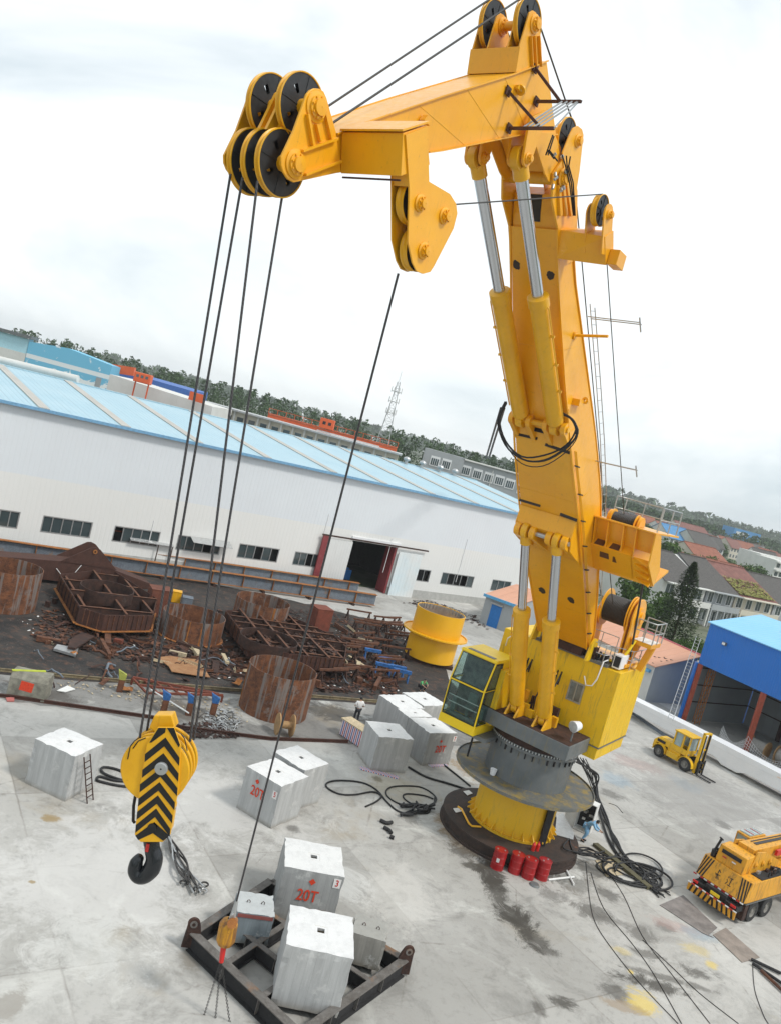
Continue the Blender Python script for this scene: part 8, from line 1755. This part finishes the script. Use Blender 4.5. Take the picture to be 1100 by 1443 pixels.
mb = MB(); mb.bar(pq(-.3, D_ + .22, h2 + .1), pq(14.3, D_ + .22, h2 + .1), .12, .2); mk(mb, 'ridge_trim', plain('pink_trim', (.62, .16, .20), .6), pr2)
mb = MB(); mb.bar(pq(.3, -.2, 2.9), pq(1.0, -.2, 2.9), .3, .3); mk(mb, 'blue_vent', plain('blue_vent', (.12, .36, .6), .4), ps)
rnd = random.Random(12)
for k in range(9): mb = MB(); q = pq(rnd.uniform(.2, 2.4), rnd.uniform(.2, 2.6), 0); z = h1 + .05 + (q - PP).dot(bb_) * (h2 - h1) / D_; q.z = z; mb.box(q, (rnd.uniform(.06, .2), .08, .05)); mk(mb, 'roof_debris', M['stain'], pr2)
# small block hut with blue door and salmon roof
q0, q1 = G(674, 877), G(716, 893); q0.z = q1.z = 0; du = (q1 - q0).normalized(); dn_ = Vector((-du.y, du.x, 0)); hL = (q1 - q0).length
hut = thing('block_hut', 'small grey block hut with a blue door and salmon roof by the warehouse corner', 'hut', q0, math.atan2(du.y, du.x))
mb = MB(); mb.prism([b(0, 0, 0), b(0, 9, 0), b(0, 9, 4.0), b(0, 0, 3.2)], [b(hL, 0, 0), b(hL, 9, 0), b(hL, 9, 4.0), b(hL, 0, 3.2)]); mk(mb, 'walls', M['wallgray'], hut, False)
mb = MB(); mb.box((hL * .42, -.02, 1.25), (hL * .17, .015, 1.25)); mk(mb, 'door', M['bluedoor'], hut, False)
mb = MB(); mb.box((hL * .42, -.15, 2.65), (hL * .2, .15, .06)); mk(mb, 'door_canopy', M['silver'], hut, False)
mb = MB(); mb.prism([b(-.2, -.3, 3.3), b(hL + .2, -.3, 3.3), b(hL + .2, 9.2, 4.15), b(-.2, 9.2, 4.15)], [b(-.2, -.3, 3.36), b(hL + .2, -.3, 3.36), b(hL + .2, 9.2, 4.21), b(-.2, 9.2, 4.21)]); mk(mb, 'roof', M['pinkroof'], hut, False)
mb = MB(); mb.box((hL / 2, -.35, 3.25), (hL / 2 + .2, .06, .16)); mk(mb, 'blue_gutter', plain('sky_blue_gutter', (.10, .36, .62), .5), hut, False)
c = G(700, 902); 
# ================================================================ BUILDINGS BEYOND
def house(name, label, loc, rot, Lx, Wy, h, rh, wall, roof_m, rows=2, cols=5, group=None, over=.6, hip=0, balcony=False):
    t = thing(name, label, 'house', loc, rot, group)
    mb = MB(); mb.prism([b(0, 0, 0), b(0, Wy, 0), b(0, Wy, h), b(0, Wy / 2, rh), b(0, 0, h)], [b(Lx, 0, 0), b(Lx, Wy, 0), b(Lx, Wy, h), b(Lx, Wy / 2, rh), b(Lx, 0, h)]); w_ = mk(mb, 'wall', wall, t, False)
    sl_ = (rh - h) / (Wy / 2)
    mb = MB(); k = .14; oz = -over * sl_
    mb.prism([b(-over, -over, h + oz + .02), b(hip * .6 - over * .2, Wy / 2, rh + .02), b(-over, Wy + over, h + oz + .02), b(-over, Wy + over, h + oz + .02 + k), b(hip * .6 - over * .2, Wy / 2, rh + .02 + k), b(-over, -over, h + oz + .02 + k)],
             [b(Lx + over, -over, h + oz + .02), b(Lx - hip * .6 + over * .2, Wy / 2, rh + .02), b(Lx + over, Wy + over, h + oz + .02), b(Lx + over, Wy + over, h + oz + .02 + k), b(Lx - hip * .6 + over * .2, Wy / 2, rh + .02 + k), b(Lx + over, -over, h + oz + .02 + k)])
    ro = mk(mb, 'roof', roof_m, t, False)
    mb = MB(); mb.bar((hip * .6, Wy / 2, rh + .2), (Lx - hip * .6, Wy / 2, rh + .2), .35, .2); mk(mb, 'ridge', roof_m, ro, False)
    fh = h / rows; cw = Lx / cols
    for r in range(rows):
        for c_ in range(cols):
            x = cw * (c_ + .5); z = fh * r + fh * .55; ww, hh_ = cw * .26, fh * .26
            mb = MB(); mb.box((x, -.03, z), (ww + .12, .03, hh_ + .12)); f = mk(mb, 'window', M['frontwin'], t, False)
            mb = MB(); mb.box((x - ww / 2 - .01, -.065, z), (ww / 2 - .04, .01, hh_)); mk(mb, 'pane', M['glass'], f, False)
            mb = MB(); mb.box((x + ww / 2 + .01, -.065, z), (ww / 2 - .04, .01, hh_)); mk(mb, 'pane', M['glass'], f, False)
    if balcony:
        mb = MB(); mb.box((Lx / 2, -.9, fh), (Lx / 2, .9, .1)); mb.box((Lx / 2, -1.76, fh + .5), (Lx / 2, .05, .42)); bl = mk(mb, 'balcony', wall, t, False)
        for x in [Lx * i / 4 for i in range(5)]: mb = MB(); mb.box((min(max(x, .15), Lx - .15), -1.7, fh / 2), (.14, .14, fh / 2 - .11)); mk(mb, 'pillar', wall, bl, False)
        mb = MB(); mb.box((Lx / 2, -.9, h - .25), (Lx / 2, .9, .08)); mk(mb, 'eave_slab', wall, t, False)
    return t
hd = math.atan2(.535, .845); hv = Vector((math.cos(hd), math.sin(hd), 0)); H0 = Vector((46.6, 134.4, 0))
def hp_(t): return H0 + hv * t
house('village_house', 'white two storey house with dark grey roof behind the tall conifer', hp_(0), hd, 11.2, 16, 6.6, 10.4, M['wallwhite'], M['houseroof'], 2, 3, balcony=True, hip=2)
house('village_house', 'grey roofed house between the white house and the maroon roofed one', hp_(11.6), hd, 7.8, 16, 6.5, 10.6, M['wallgray'], M['houseroof'], 2, 3, balcony=True)
house('village_house', 'cream house with a maroon tiled roof partly covered by dry yellow creeper', hp_(19.8), hd, 11.5, 16, 6.4, 10.4, M['wallcream'], M['brownroof'], 2, 4, balcony=True)
house('village_house', 'grey roofed house at the right edge behind the blue shed', hp_(31.8), hd, 16, 16, 6.2, 10.0, M['wallgray'], M['houseroof'], 2, 5)
# creeper on the maroon roof
mb = MB(); rnd = random.Random(14)
for k in range(900):
    x = rnd.uniform(.3, 11.0); y = rnd.random() ** 1.6 * 4.2; z = 6.4 + (y) * (4 / 8.) + .25; q = hp_(19.8) + hv * x + Vector((-hv.y, hv.x, 0)) * (y - .3); q.z = z; a = rnd.uniform(0, 3); u_ = Vector((math.cos(a), math.sin(a), .3)) * .28; v_ = Vector((-math.sin(a), math.cos(a), .2)) * .16
    mb.add([q - u_, q - v_, q + u_, q + v_], [[0, 1, 2, 3]])
cr_ = mk(mb, 'creeper', leaves('dry_creeper', (.30, .28, .09), (.22, .24, .06))); cr_['kind'] = 'stuff'; cr_['label'] = 'dry yellow creeper covering the lower maroon roof'; cr_['category'] = 'creeper'
def at_z(px, py, z, y):        # point on the ray at distance y with height z forced
    d = ray(px, py); k = y / d.y; return Vector((d.x * k, y, 0))
q = at_z(922, 772, 5, 205); house('long_house', 'long low building with a brown and orange tiled roof across the middle of the village', q, hd - .02, 46, 11, 4.5, 7.4, M['wallwhite'], M['redroof'], 1, 12)
q = at_z(985, 775, 5, 235); house('village_house', 'cream gabled house with bright orange roof and white columns', q, hd, 15, 12, 6.5, 9.8, M['wallcream'], M['redroof'], 2, 6)
q = at_z(945, 752, 5, 330); house('village_house', 'white house with a steel blue tiled roof left in the village', q, hd, 16, 13, 7, 11.5, M['wallwhite'], M['blueroof'], 2, 5)
q = at_z(985, 752, 5, 330); house('village_house', 'beige house with black tiled gable beside the blue roofed house', q, hd, 14, 13, 7, 11.5, M['wallcream'], M['houseroof'], 2, 4)
q = at_z(965, 737, 5, 400); house('village_house', 'cream house with maroon roof and dormers behind the blue roofed house', q, hd, 24, 14, 8, 13, M['wallcream'], M['brownroof'], 2, 7)
rnd = random.Random(31); roofs = [('red', M['redroof']), ('brown', M['brownroof']), ('grey', M['houseroof'])]
proto = {}
for k in range(34):
    px = rnd.uniform(1000, 1120) if k % 3 else rnd.uniform(865, 1000); y = rnd.uniform(340, 640); p_ = at_z(px, 700, 0, y); nm, rm = roofs[rnd.randrange(3)]
    if nm not in proto:
        proto[nm] = house('village_house', 'far village house with %s tiled roof among trees below the horizon' % nm, p_, hd + rnd.uniform(-.3, .3), 13, 10, 6.5, 10.5, M['wallwhite'] if nm != 'brown' else M['wallcream'], rm, 2, 4, group='far village houses with %s roofs' % nm)
    else: dup(proto[nm], p_, hd + rnd.uniform(-.4, .4))
# apartment blocks at the far right
for k, (px, y) in enumerate([(1075, 330), (1100, 300), (1112, 345)]):
    p_ = at_z(px, 770, 0, y); t = thing('apartment_block', ['pale blue white flat roofed block left of the far right blocks', 'pale flat roofed block in the middle of the far right blocks', 'pale flat roofed block at the very right edge'][k], 'building', p_, hd, 'flat roofed blocks at the far right')
    mb = MB(); mb.box((8, 5, 5), (8, 5, 5)); mk(mb, 'wall', M['wallwhite'], t, False)
    for z in (3.2, 6.4, 9.4): mb = MB(); mb.box((8, -.6, z), (8, .6, .25)); mk(mb, 'balcony', M['wallwhite'], t, False)
    for z in (1.9, 5.0, 8.2):
        for x in (2, 5, 8, 11, 14): mb = MB(); mb.box((x, -.04, z), (.9, .04, .8)); mk(mb, 'window', M['glass'], t, False)
p_ = at_z(1046, 744, 0, 560); t = thing('blue_building', 'bright blue box building standing above the far trees', 'building', p_, .3); mb = MB(); mb.box((0, 0, 8.5), (11, 6, 8.5)); mk(mb, 'wall', plain('bright_blue_wall', (.07, .26, .52), .7), t, False); mb = MB(); mb.box((-4, -6.1, 14), (5, .1, 1.2)); mk(mb, 'window_band', M['wallwhite'], t, False)
# painted blue hall at left
y0 = 150.; 
def bz(px, py, y): return VP(px, py, Vector((0, y, 0)), Vector((0, 1, 0)))
a_, c_, e_ = bz(41, 481, y0), bz(95, 491, y0), bz(158, 515, y0)
tn = NT('peeling_blue_mural'); sx_ = tn.n('ShaderNodeSeparateXYZ'); tn.l(tn.obj, sx_.inputs[0])
nn = tn.noise(.5, tn.map((1, 1, 1.4)), 7, .62, .6); low = tn.ramp(sx_.outputs[2], 12.2, 14.8, .06, -.12); msk = tn.ramp(tn.math('ADD', nn, low), .50, .53)
c1_ = tn.mix(msk, (.16, .47, .66), (.76, .80, .80)); bandm = tn.math('MULTIPLY', tn.math('GREATER_THAN', sx_.outputs[2], 14.1), tn.math('LESS_THAN', sx_.outputs[2], 14.9)); c1_ = tn.mix(bandm, c1_, (.72, .76, .77)); M['mural'] = tn.out(c1_, .7)
t = thing('blue_hall', 'tall hall with peeling blue and white painted gable wall at the far left', 'hall', (a_.x, y0, 0), 0)
mb = MB(); Wd = e_.x - a_.x; mb.prism([b(0, 0, 0), b(Wd, 0, 0), b(Wd, 0, e_.z), b(c_.x - a_.x, 0, c_.z + .1), b(0, 0, a_.z)], [b(0, 5, 0), b(Wd, 5, 0), b(Wd, 5, e_.z), b(c_.x - a_.x, 5, c_.z + .1), b(0, 5, a_.z)]); mk(mb, 'gable_wall', M['mural'], t, False)
mb = MB(); mb.box((-14, 1, a_.z / 2 + .2), (13.9, .9, a_.z / 2 + .2)); mk(mb, 'side_wing', plain('pale_blue_wall', (.40, .64, .72), .7, 0, .08), t, False)
mb = MB(); mb.box((-14, .05, a_.z - 3.2), (13.9, .04, .9)); mk(mb, 'white_band', M['wallwhite'], t, False)
mb = MB(); mb.box((-14, 1, a_.z + .75), (14.5, 1.5, .3)); mk(mb, 'roof_edge', M['gray'], t, False)
mb = MB(); mb.box((Wd - 1.8, -.04, 8), (.5, .03, 6)); mk(mb, 'stain_strip', M['wallgray'], t, False)
# white hall, blue roof and red things behind
y1 = 128.; a_, c_, e_ = bz(155, 527, y1), bz(165, 527, y1), bz(300, 573, y1)
t = thing('white_hall', 'white clad hall with a blue roof strip behind the warehouse ridge', 'hall', (a_.x, y1, 0), 0)
mb = MB(); mb.prism([b(0, 0, 0), b(e_.x - a_.x, 0, 0), b(e_.x - a_.x, 0, e_.z), b(0, 0, a_.z)], [b(0, 14, 0), b(e_.x - a_.x, 14, 0), b(e_.x - a_.x, 14, e_.z), b(0, 14, a_.z)]); mk(mb, 'wall', M['wallwhite'], t, False)
a2, e2_ = bz(165, 521, 160), bz(275, 552, 160); mb = MB(); mb.prism([Vector((a2.x, 160, 0)), Vector((e2_.x, 160, 0)), Vector((e2_.x, 160, e2_.z)), Vector((a2.x, 160, a2.z))], [Vector((a2.x, 170, 0)), Vector((e2_.x, 170, 0)), Vector((e2_.x, 170, e2_.z + .4)), Vector((a2.x, 170, a2.z + .4))])
solo(mb, 'blue_roofed_hall', plain('royal_blue_sheet', (.05, .14, .42), .6), 'royal blue roofed hall seen just above the white hall', 'hall')
mb = MB(); mb.bar(bz(158, 519, 155) , bz(190, 524, 155), 1, 1.6); solo(mb, 'red_girder', M['orange'], 'red orange girder showing beside the blue mural hall', 'girder')
mb = MB(); mb.bar(bz(268, 557, 126), bz(288, 563, 126), 1, 1.3); solo(mb, 'orange_girder', M['orange'], 'small orange girder end behind the hoisting ropes', 'girder')
q = bz(202, 533, 125); t = thing('orange_machine', 'orange machine cabin standing above the white hall roof', 'cabin', (q.x, 125, q.z - .9), .1); mb = MB(); mb.box((0, 0, .9), (1.25, .9, .75)); mk(mb, 'cabin', M['orange'], t, False, .1); 
for x in (-.7, 0, .7): mb = MB(); mb.box((x, -.91, 1.1), (.2, .02, .2)); mk(mb, 'window', M['glass'], t, False)
for x in (-1, 1): mb = MB(); mb.box((x, 0, -3), (.1, .1, 3.2)); mk(mb, 'leg', M['orange'], t, False)
# brown parapet along the warehouse ridge
mb = MB(); a_, e_ = bz(118, 545, 122), bz(262, 580, 122); mb.prism([a_, e_, e_ - Vector((0, 0, 6)), a_ - Vector((0, 0, 6))], [a_ + Vector((0, 1, 0)), e_ + Vector((0, 1, 0)), e_ + Vector((0, 1, -6)), a_ + Vector((0, 1, -6))]); solo(mb, 'brown_wall', M['brownroof'], 'brown brick parapet just above the left of the warehouse roof', 'wall')
# white duct on left ridge
mb = MB(); mb.tube([bz(-20, 502, 98), bz(110, 534, 98)], .45, 10); solo(mb, 'white_duct', M['wallwhite'], 'long white duct above the left end of the warehouse roof', 'duct')
# dormitory with many windows
y2 = 150.; a_, e_ = bz(283, 566, y2), bz(432, 610, y2)
t = thing('dormitory', 'long cream dormitory with a row of windows behind the warehouse roof', 'building', (a_.x, y2, 0), 0)
L_ = bz(560, 645, y2).x - a_.x; zt2 = a_.z
mb = MB(); mb.box((L_ / 2, 4, zt2 / 2), (L_ / 2, 4, zt2 / 2)); mk(mb, 'wall', M['wallcream'], t, False)
mb = MB(); mb.box((L_ / 2, 3.4, zt2 + .15), (L_ / 2 + .6, 4.6, .15)); mk(mb, 'roof_slab', M['silver'], t, False)
for k in range(int(L_ / 2.2)):
    for z in (zt2 - 1.7, zt2 - 4.9): mb = MB(); mb.box((1.2 + k * 2.2, -.04, z), (.6, .04, .8)); f = mk(mb, 'window', M['glass'], t, False)
    mb = MB(); mb.box((.1 + k * 2.2, -.25, zt2 - 3), (.14, .25, 3)); mk(mb, 'pier', M['wallwhite'], t, False)
mb = MB(); mb.box((L_ / 2, -.5, zt2 - 3.3), (L_ / 2, .5, .3)); mk(mb, 'gallery', M['wallwhite'], t, False)
# gantry crane
y3 = 162.; a_, e_ = bz(377, 592, y3), bz(558, 636, y3)
t = thing('gantry_crane', 'orange gantry crane with cabin and white banner behind the warehouse', 'gantry crane', (a_.x, y3, 0), 0)
L_ = e_.x - a_.x; zg = (a_.z + e_.z) / 2
mb = MB(); mb.box((L_ / 2, 0, zg + .35), (L_ / 2, .8, .55)); mk(mb, 'main_beam', M['orange'], t, False)
mb = MB(); mb.box((L_ / 2, 0, zg + 1.05), (L_ / 2, .9, .08)); mk(mb, 'walkway', M['orange'], t, False)
for k in range(16): mb = MB(); mb.box((L_ * k / 15, -.85, zg + 1.6), (.05, .05, .5)); mk(mb, 'rail_post', M['orange'], t, False)
mb = MB(); mb.bar((0, -.85, zg + 2.1), (L_, -.85, zg + 2.1), .08); mk(mb, 'rail', M['orange'], t, False)
qc = bz(460, 602, y3); mb = MB(); mb.box((qc.x - a_.x, 0, zg + 2.0), (1.4, 1.1, 1.0)); cbn = mk(mb, 'trolley_cabin', M['orange'], t, False, .05)
for x in (-.5, .6): mb = MB(); mb.box((qc.x - a_.x + x, -1.12, zg + 2.1), (.3, .02, .3)); mk(mb, 'window', M['dark'], cbn, False)
for px in (403, 427, 521): q = bz(px, 610, y3); mb = MB(); mb.prism([b(q.x - a_.x - .5, -.6, 0), b(q.x - a_.x + .5, -.6, 0), b(q.x - a_.x + .5, .6, 0), b(q.x - a_.x - .5, .6, 0)], [b(q.x - a_.x - 1.0, -.7, zg - .22), b(q.x - a_.x + 1.0, -.7, zg - .22), b(q.x - a_.x + 1.0, .7, zg - .22), b(q.x - a_.x - 1.0, .7, zg - .22)]); mk(mb, 'leg', M['orange'], t, False)
a3, e3 = bz(447, 604, y3 - .85), bz(535, 627, y3 - .85); mb = MB(); mb.prism([b(a3.x - a_.x, -.83, zg + .05), b(e3.x - a_.x, -.83, zg + .05), b(e3.x - a_.x, -.83, zg + .5), b(a3.x - a_.x, -.83, zg + .5)], [b(a3.x - a_.x, -.85, zg + .05), b(e3.x - a_.x, -.85, zg + .05), b(e3.x - a_.x, -.85, zg + .5), b(a3.x - a_.x, -.85, zg + .5)]); mk(mb, 'banner', M['reflw'], t, False)
# lattice mast
y4 = 235.; bt_ = bz(538, 628, y4); tp2 = bz(562, 538, y4)
t = thing('lattice_tower', 'slender grey telecom lattice tower rising above the woods', 'tower', (bt_.x, y4, 0), 0); Ht = tp2.z
def tw(z): return 2.6 * (1 - z / Ht) ** 1.1 + .35
for i, (sx2, sy2) in enumerate(((-1, -1), (1, -1), (1, 1), (-1, 1))):
    mb = MB()
    mb.tube([b(sx2 * tw(z), sy2 * tw(z), z) for z in [Ht * k / 12 for k in range(13)]], .10, 5); mk(mb, 'leg', M['silver'], t, False)
for k in range(17):
    z0_, z1_ = Ht * k / 17, Ht * (k + 1) / 17; mb = MB(); w0, w1 = tw(z0_), tw(z1_)
    for (sa, sb2) in (((-1, -1), (1, -1)), ((1, -1), (1, 1)), ((1, 1), (-1, 1)), ((-1, 1), (-1, -1))): mb.bar((sa[0] * w0, sa[1] * w0, z0_), (sb2[0] * w1, sb2[1] * w1, z1_), .08); mb.bar((sb2[0] * w0, sb2[1] * w0, z0_), (sb2[0] * w0 * 0 + sa[0] * w0, sa[1] * w0, z0_), .08)
    mk(mb, 'bracing', M['silver'], t, False)
for z in (.72, .82, .91): mb = MB(); mb.lathe((0, 0, Ht * z), (0, 0, 1), [(.4, 0), (1.3, 0), (1.3, .12), (.4, .12)], 16); pf_ = mk(mb, 'antenna_platform', M['silver'], t, False); mb = MB(); [mb.box((1.4 * math.cos(a), 1.4 * math.sin(a), Ht * z + .5), (.12, .12, .8)) for a in (0, 1.05, 2.1, 3.15, 4.2, 5.2)]; a_o = mk(mb, 'antenna_panels', M['offwhite'], pf_, False); a_o['kind'] = 'stuff'
mb = MB(); mb.cyl((0, 0, Ht), (0, 0, Ht + 3), .06, n=6); mk(mb, 'spike', M['silver'], t, False)
# grey office building
y5 = 178.; a_, m_, e_ = bz(600, 631, y5), bz(655, 645, y5), bz(760, 668, y5)
t = thing('grey_office', 'grey flat roofed office building with white barred windows behind the boom', 'building', (a_.x, y5, 0), 0)
mb = MB(); mb.box(((m_.x - a_.x) / 2, 5, a_.z / 2), ((m_.x - a_.x) / 2, 5, a_.z / 2)); mk(mb, 'wall', M['wallgray'], t, False)
mb = MB(); mb.box(((m_.x + e_.x) / 2 - a_.x, 5.5, (a_.z - .4) / 2), ((e_.x - m_.x) / 2, 5, (a_.z - .4) / 2)); mk(mb, 'wall', M['wallgray'], t, False)
mb = MB(); mb.box(((m_.x + e_.x) / 2 - a_.x, 5.3, a_.z - .3), ((e_.x - m_.x) / 2 + .3, 5.3, .12)); mk(mb, 'roof_edge', M['wallwhite'], t, False)
for (px, py) in ((612, 650), (628, 654), (656, 663), (672, 668), (688, 673), (703, 677), (718, 682), (735, 690)):
    q = bz(px, py, y5); yy = -.05 if px < 650 else .45; mb = MB(); mb.box((q.x - a_.x, yy, q.z), (1.03, .05, 1.1)); f = mk(mb, 'window', M['frontwin'], t, False)
    for x in (-.66, -.22, .22, .66): mb = MB(); mb.box((q.x - a_.x + x, yy - .06, q.z - .15), (.17, .02, .75)); mk(mb, 'pane', M['glass'], f, False)
for px in (651, 697): q = bz(px, 655, y5); mb = MB(); mb.box((q.x - a_.x, .35, 8), (.08, .08, 8)); mk(mb, 'drain_pipe', M['wallwhite'], t, False)
# ================================================================ TREES
def crown(mb, c, r, n, leaf, rnd, clumps=9):
    cl = []
    for i in range(clumps):
        d = Vector((rnd.gauss(0, 1), rnd.gauss(0, 1), rnd.gauss(0, 1))).normalized(); k = rnd.uniform(.35, .8); cl.append((Vector((d.x * r[0] * k, d.y * r[1] * k, d.z * r[2] * k)), rnd.uniform(.35, .6)))
    for i in range(n):
        o, s_ = cl[rnd.randrange(clumps)]; d = Vector((rnd.gauss(0, 1), rnd.gauss(0, 1), rnd.gauss(0, 1))).normalized() * rnd.random() ** .4
        p = c + o + Vector((d.x * r[0] * s_, d.y * r[1] * s_, d.z * r[2] * s_)); u_ = Vector((rnd.gauss(0, 1), rnd.gauss(0, 1), rnd.gauss(0, .6))).normalized() * leaf * rnd.uniform(.6, 1.3); v_ = u_.cross(Vector((rnd.gauss(0, 1), rnd.gauss(0, 1), rnd.gauss(0, 1)))).normalized() * leaf * rnd.uniform(.4, .8)
        mb.add([p - u_, p - v_, p + u_, p + v_], [[0, 1, 2, 3]])
rnd = random.Random(17)
# conifer
cp_ = at_z(940, 920, 0, 104.); con = thing('conifer', 'tall pointed dark green conifer in front of the white house', 'tree', cp_, 0); mb = MB()
for i in range(9000):
    h = rnd.random() ** 1.25; z = 1.0 + h * 11.3; rr0 = 3.5 * (1 - h) ** .8 + .12; a = rnd.uniform(0, 6.28); lobes = 1 + .22 * math.sin(a * 5 + z * 1.3) + .12 * math.sin(a * 9 - z * 2.1); k = rr0 * lobes * (rnd.random() ** .35)
    p = Vector((k * math.cos(a), k * math.sin(a), z - k * .12)); u_ = Vector((math.cos(a), math.sin(a), rnd.uniform(-.5, .9))).normalized() * rnd.uniform(.1, .26); v_ = Vector((-math.sin(a), math.cos(a), rnd.uniform(-.4, .4))) * rnd.uniform(.06, .14); mb.add([p - u_, p - v_, p + u_, p + v_], [[0, 1, 2, 3]])
mk(mb, 'crown', M['leafdark'], con, False); mb = MB(); mb.tube([b(0, 0, 0), b(.1, 0, 4), b(0, 0, 10)], [.25, .16, .04], 8); mk(mb, 'trunk', M['bark'], con, False)
protos = []
for k in range(4):
    t = thing('broad_tree', 'round green tree growing between the village houses', 'tree', (0, 0, 0), 0, 'trees among the village houses'); mb = MB(); crown(mb, b(0, 0, 4.6), (3.4, 3.4, 2.8), 1500, .32, rnd, 12); mk(mb, 'crown', M['leaf'], t, False)
    mb = MB(); mb.tube([b(0, 0, 0), b(.1, .1, 2), b(0, .1, 4)], [.24, .17, .08], 7)
    mk(mb, 'trunk', M['bark'], t, False); protos.append(t)
    for a in (.5, 2.6, 4.5): mb = MB(); mb.tube([b(0, 0, 2.0), b(math.cos(a) * 1.4, math.sin(a) * 1.4, 4.2)], [.1, .03], 5); mk(mb, 'limb', M['bark'], t, False)
spots = []
for k in range(75):
    px = rnd.uniform(850, 1115); y = rnd.choice([rnd.uniform(178, 196), rnd.uniform(222, 232), rnd.uniform(255, 320), rnd.uniform(330, 500), rnd.uniform(360, 620)]); spots.append((at_z(px, 700, 0, y), rnd.uniform(.75, 1.25)))
for px, y, s_ in ((905, 108, .55), (912, 118, .8), (968, 100, .4), (956, 96, .38), (985, 101, .45), (900, 100, .45), (888, 112, .7), (872, 120, .9), (978, 95, .35)): spots.append((at_z(px, 900, 0, y), s_))
for i, (p_, s_) in enumerate(spots):
    o = protos[i] if i < 4 else copy_tree(protos[i % 4]); o.matrix_world = Matrix.Translation(p_) @ Matrix.Rotation(rnd.uniform(0, 6.28), 4, 'Z') @ Matrix.Diagonal((s_, s_, s_ * rnd.uniform(.9, 1.2), 1)); RM[o.name] = o.matrix_world.copy()
    if i >= 75: o['label'] = 'small green garden tree growing near the foot of the conifer'; o['group'] = 'garden trees near the conifer'
for k, (px, y) in enumerate([(300, 118), (312, 121), (322, 119)]):
    p_ = at_z(px, 580, 0, y); o = copy_tree(protos[k]); o.matrix_world = Matrix.Translation(p_) @ Matrix.Diagonal((.8, .8, 1.75, 1)); o['label'] = ['left', 'middle', 'right'][k] + ' of three dark trees in front of the dormitory left end'; o['group'] = 'trees by the dormitory'
def wood(name, label, pts, hmin, hmax, rad, leaf, n, seed, mat=None):
    rnd = random.Random(seed); mb = MB()
    for (x, y) in pts:
        h = rnd.uniform(hmin, hmax); r0 = rad * rnd.uniform(.7, 1.2)
        for i in range(n):
            z = h * (1 - rnd.random() ** 1.3 * .72); k = r0 * math.sqrt(max(0.02, 1 - ((z / h - .55) / .46) ** 2)) * rnd.random() ** .5; a = rnd.uniform(0, 6.28); p = Vector((x + k * math.cos(a), y + k * math.sin(a), z))
            u_ = Vector((rnd.gauss(0, 1), rnd.gauss(0, 1), rnd.gauss(0, 1))).normalized() * leaf * rnd.uniform(.6, 1.3); v_ = Vector((rnd.gauss(0, 1), rnd.gauss(0, 1), rnd.gauss(0, 1))).normalized() * leaf * .6; mb.add([p - u_, p - v_, p + u_, p + v_], [[0, 1, 2, 3]])
    o = mk(mb, name, mat or M['leaffar']); o['kind'] = 'stuff'; o['label'] = label; o['category'] = 'woods'; return o
rnd = random.Random(77); pts = []
for k in range(430): x = rnd.uniform(-190, 75); pts.append((x, 262 + rnd.uniform(0, 45) + max(0, x - 20) * .8))
wood('woodland', 'belt of tall narrow trees beyond the factory buildings', pts, 14.5, 20.5, 2.6, .46, 170, 1)
pts = []
for k in range(420): x = rnd.uniform(60, 420); pts.append((x, 390 + rnd.uniform(0, 180) + x * .55))
wood('woodland', 'distant green woods behind the village', pts, 11, 15.5, 6.0, 1.3, 80, 2)
pts = []
for k in range(600): x = rnd.uniform(-500, 1100); pts.append((x, 1000 + rnd.uniform(0, 500)))
wood('woodland', 'farthest woods along the whole horizon', pts, 16, 26, 13, 3.2, 60, 3)
# haze over the far distance
hz = MB(); hz.prism([b(-2600, -200, -1.1), b(2600, -200, -1.1), b(2600, 1650, -1.1), b(-2600, 1650, -1.1)], [b(-2600, -200, 45), b(2600, -200, 45), b(2600, 1650, 45), b(-2600, 1650, 45)])
hm = bpy.data.materials.new('haze_air'); hm.use_nodes = True; hn = hm.node_tree; hn.nodes.clear()
ho_ = hn.nodes.new('ShaderNodeOutputMaterial'); hv_ = hn.nodes.new('ShaderNodeVolumePrincipled'); hv_.inputs['Density'].default_value = .00028; hv_.inputs['Color'].default_value = (.93, .96, .98, 1); hv_.inputs['Anisotropy'].default_value = .1
hn.links.new(hv_.outputs[0], ho_.inputs['Volume'])
o = mk(hz, 'haze', hm); o['kind'] = 'stuff'; o['label'] = 'thin pale haze fading the far woods'; o['category'] = 'haze'
sc.cycles.volume_bounces = 0
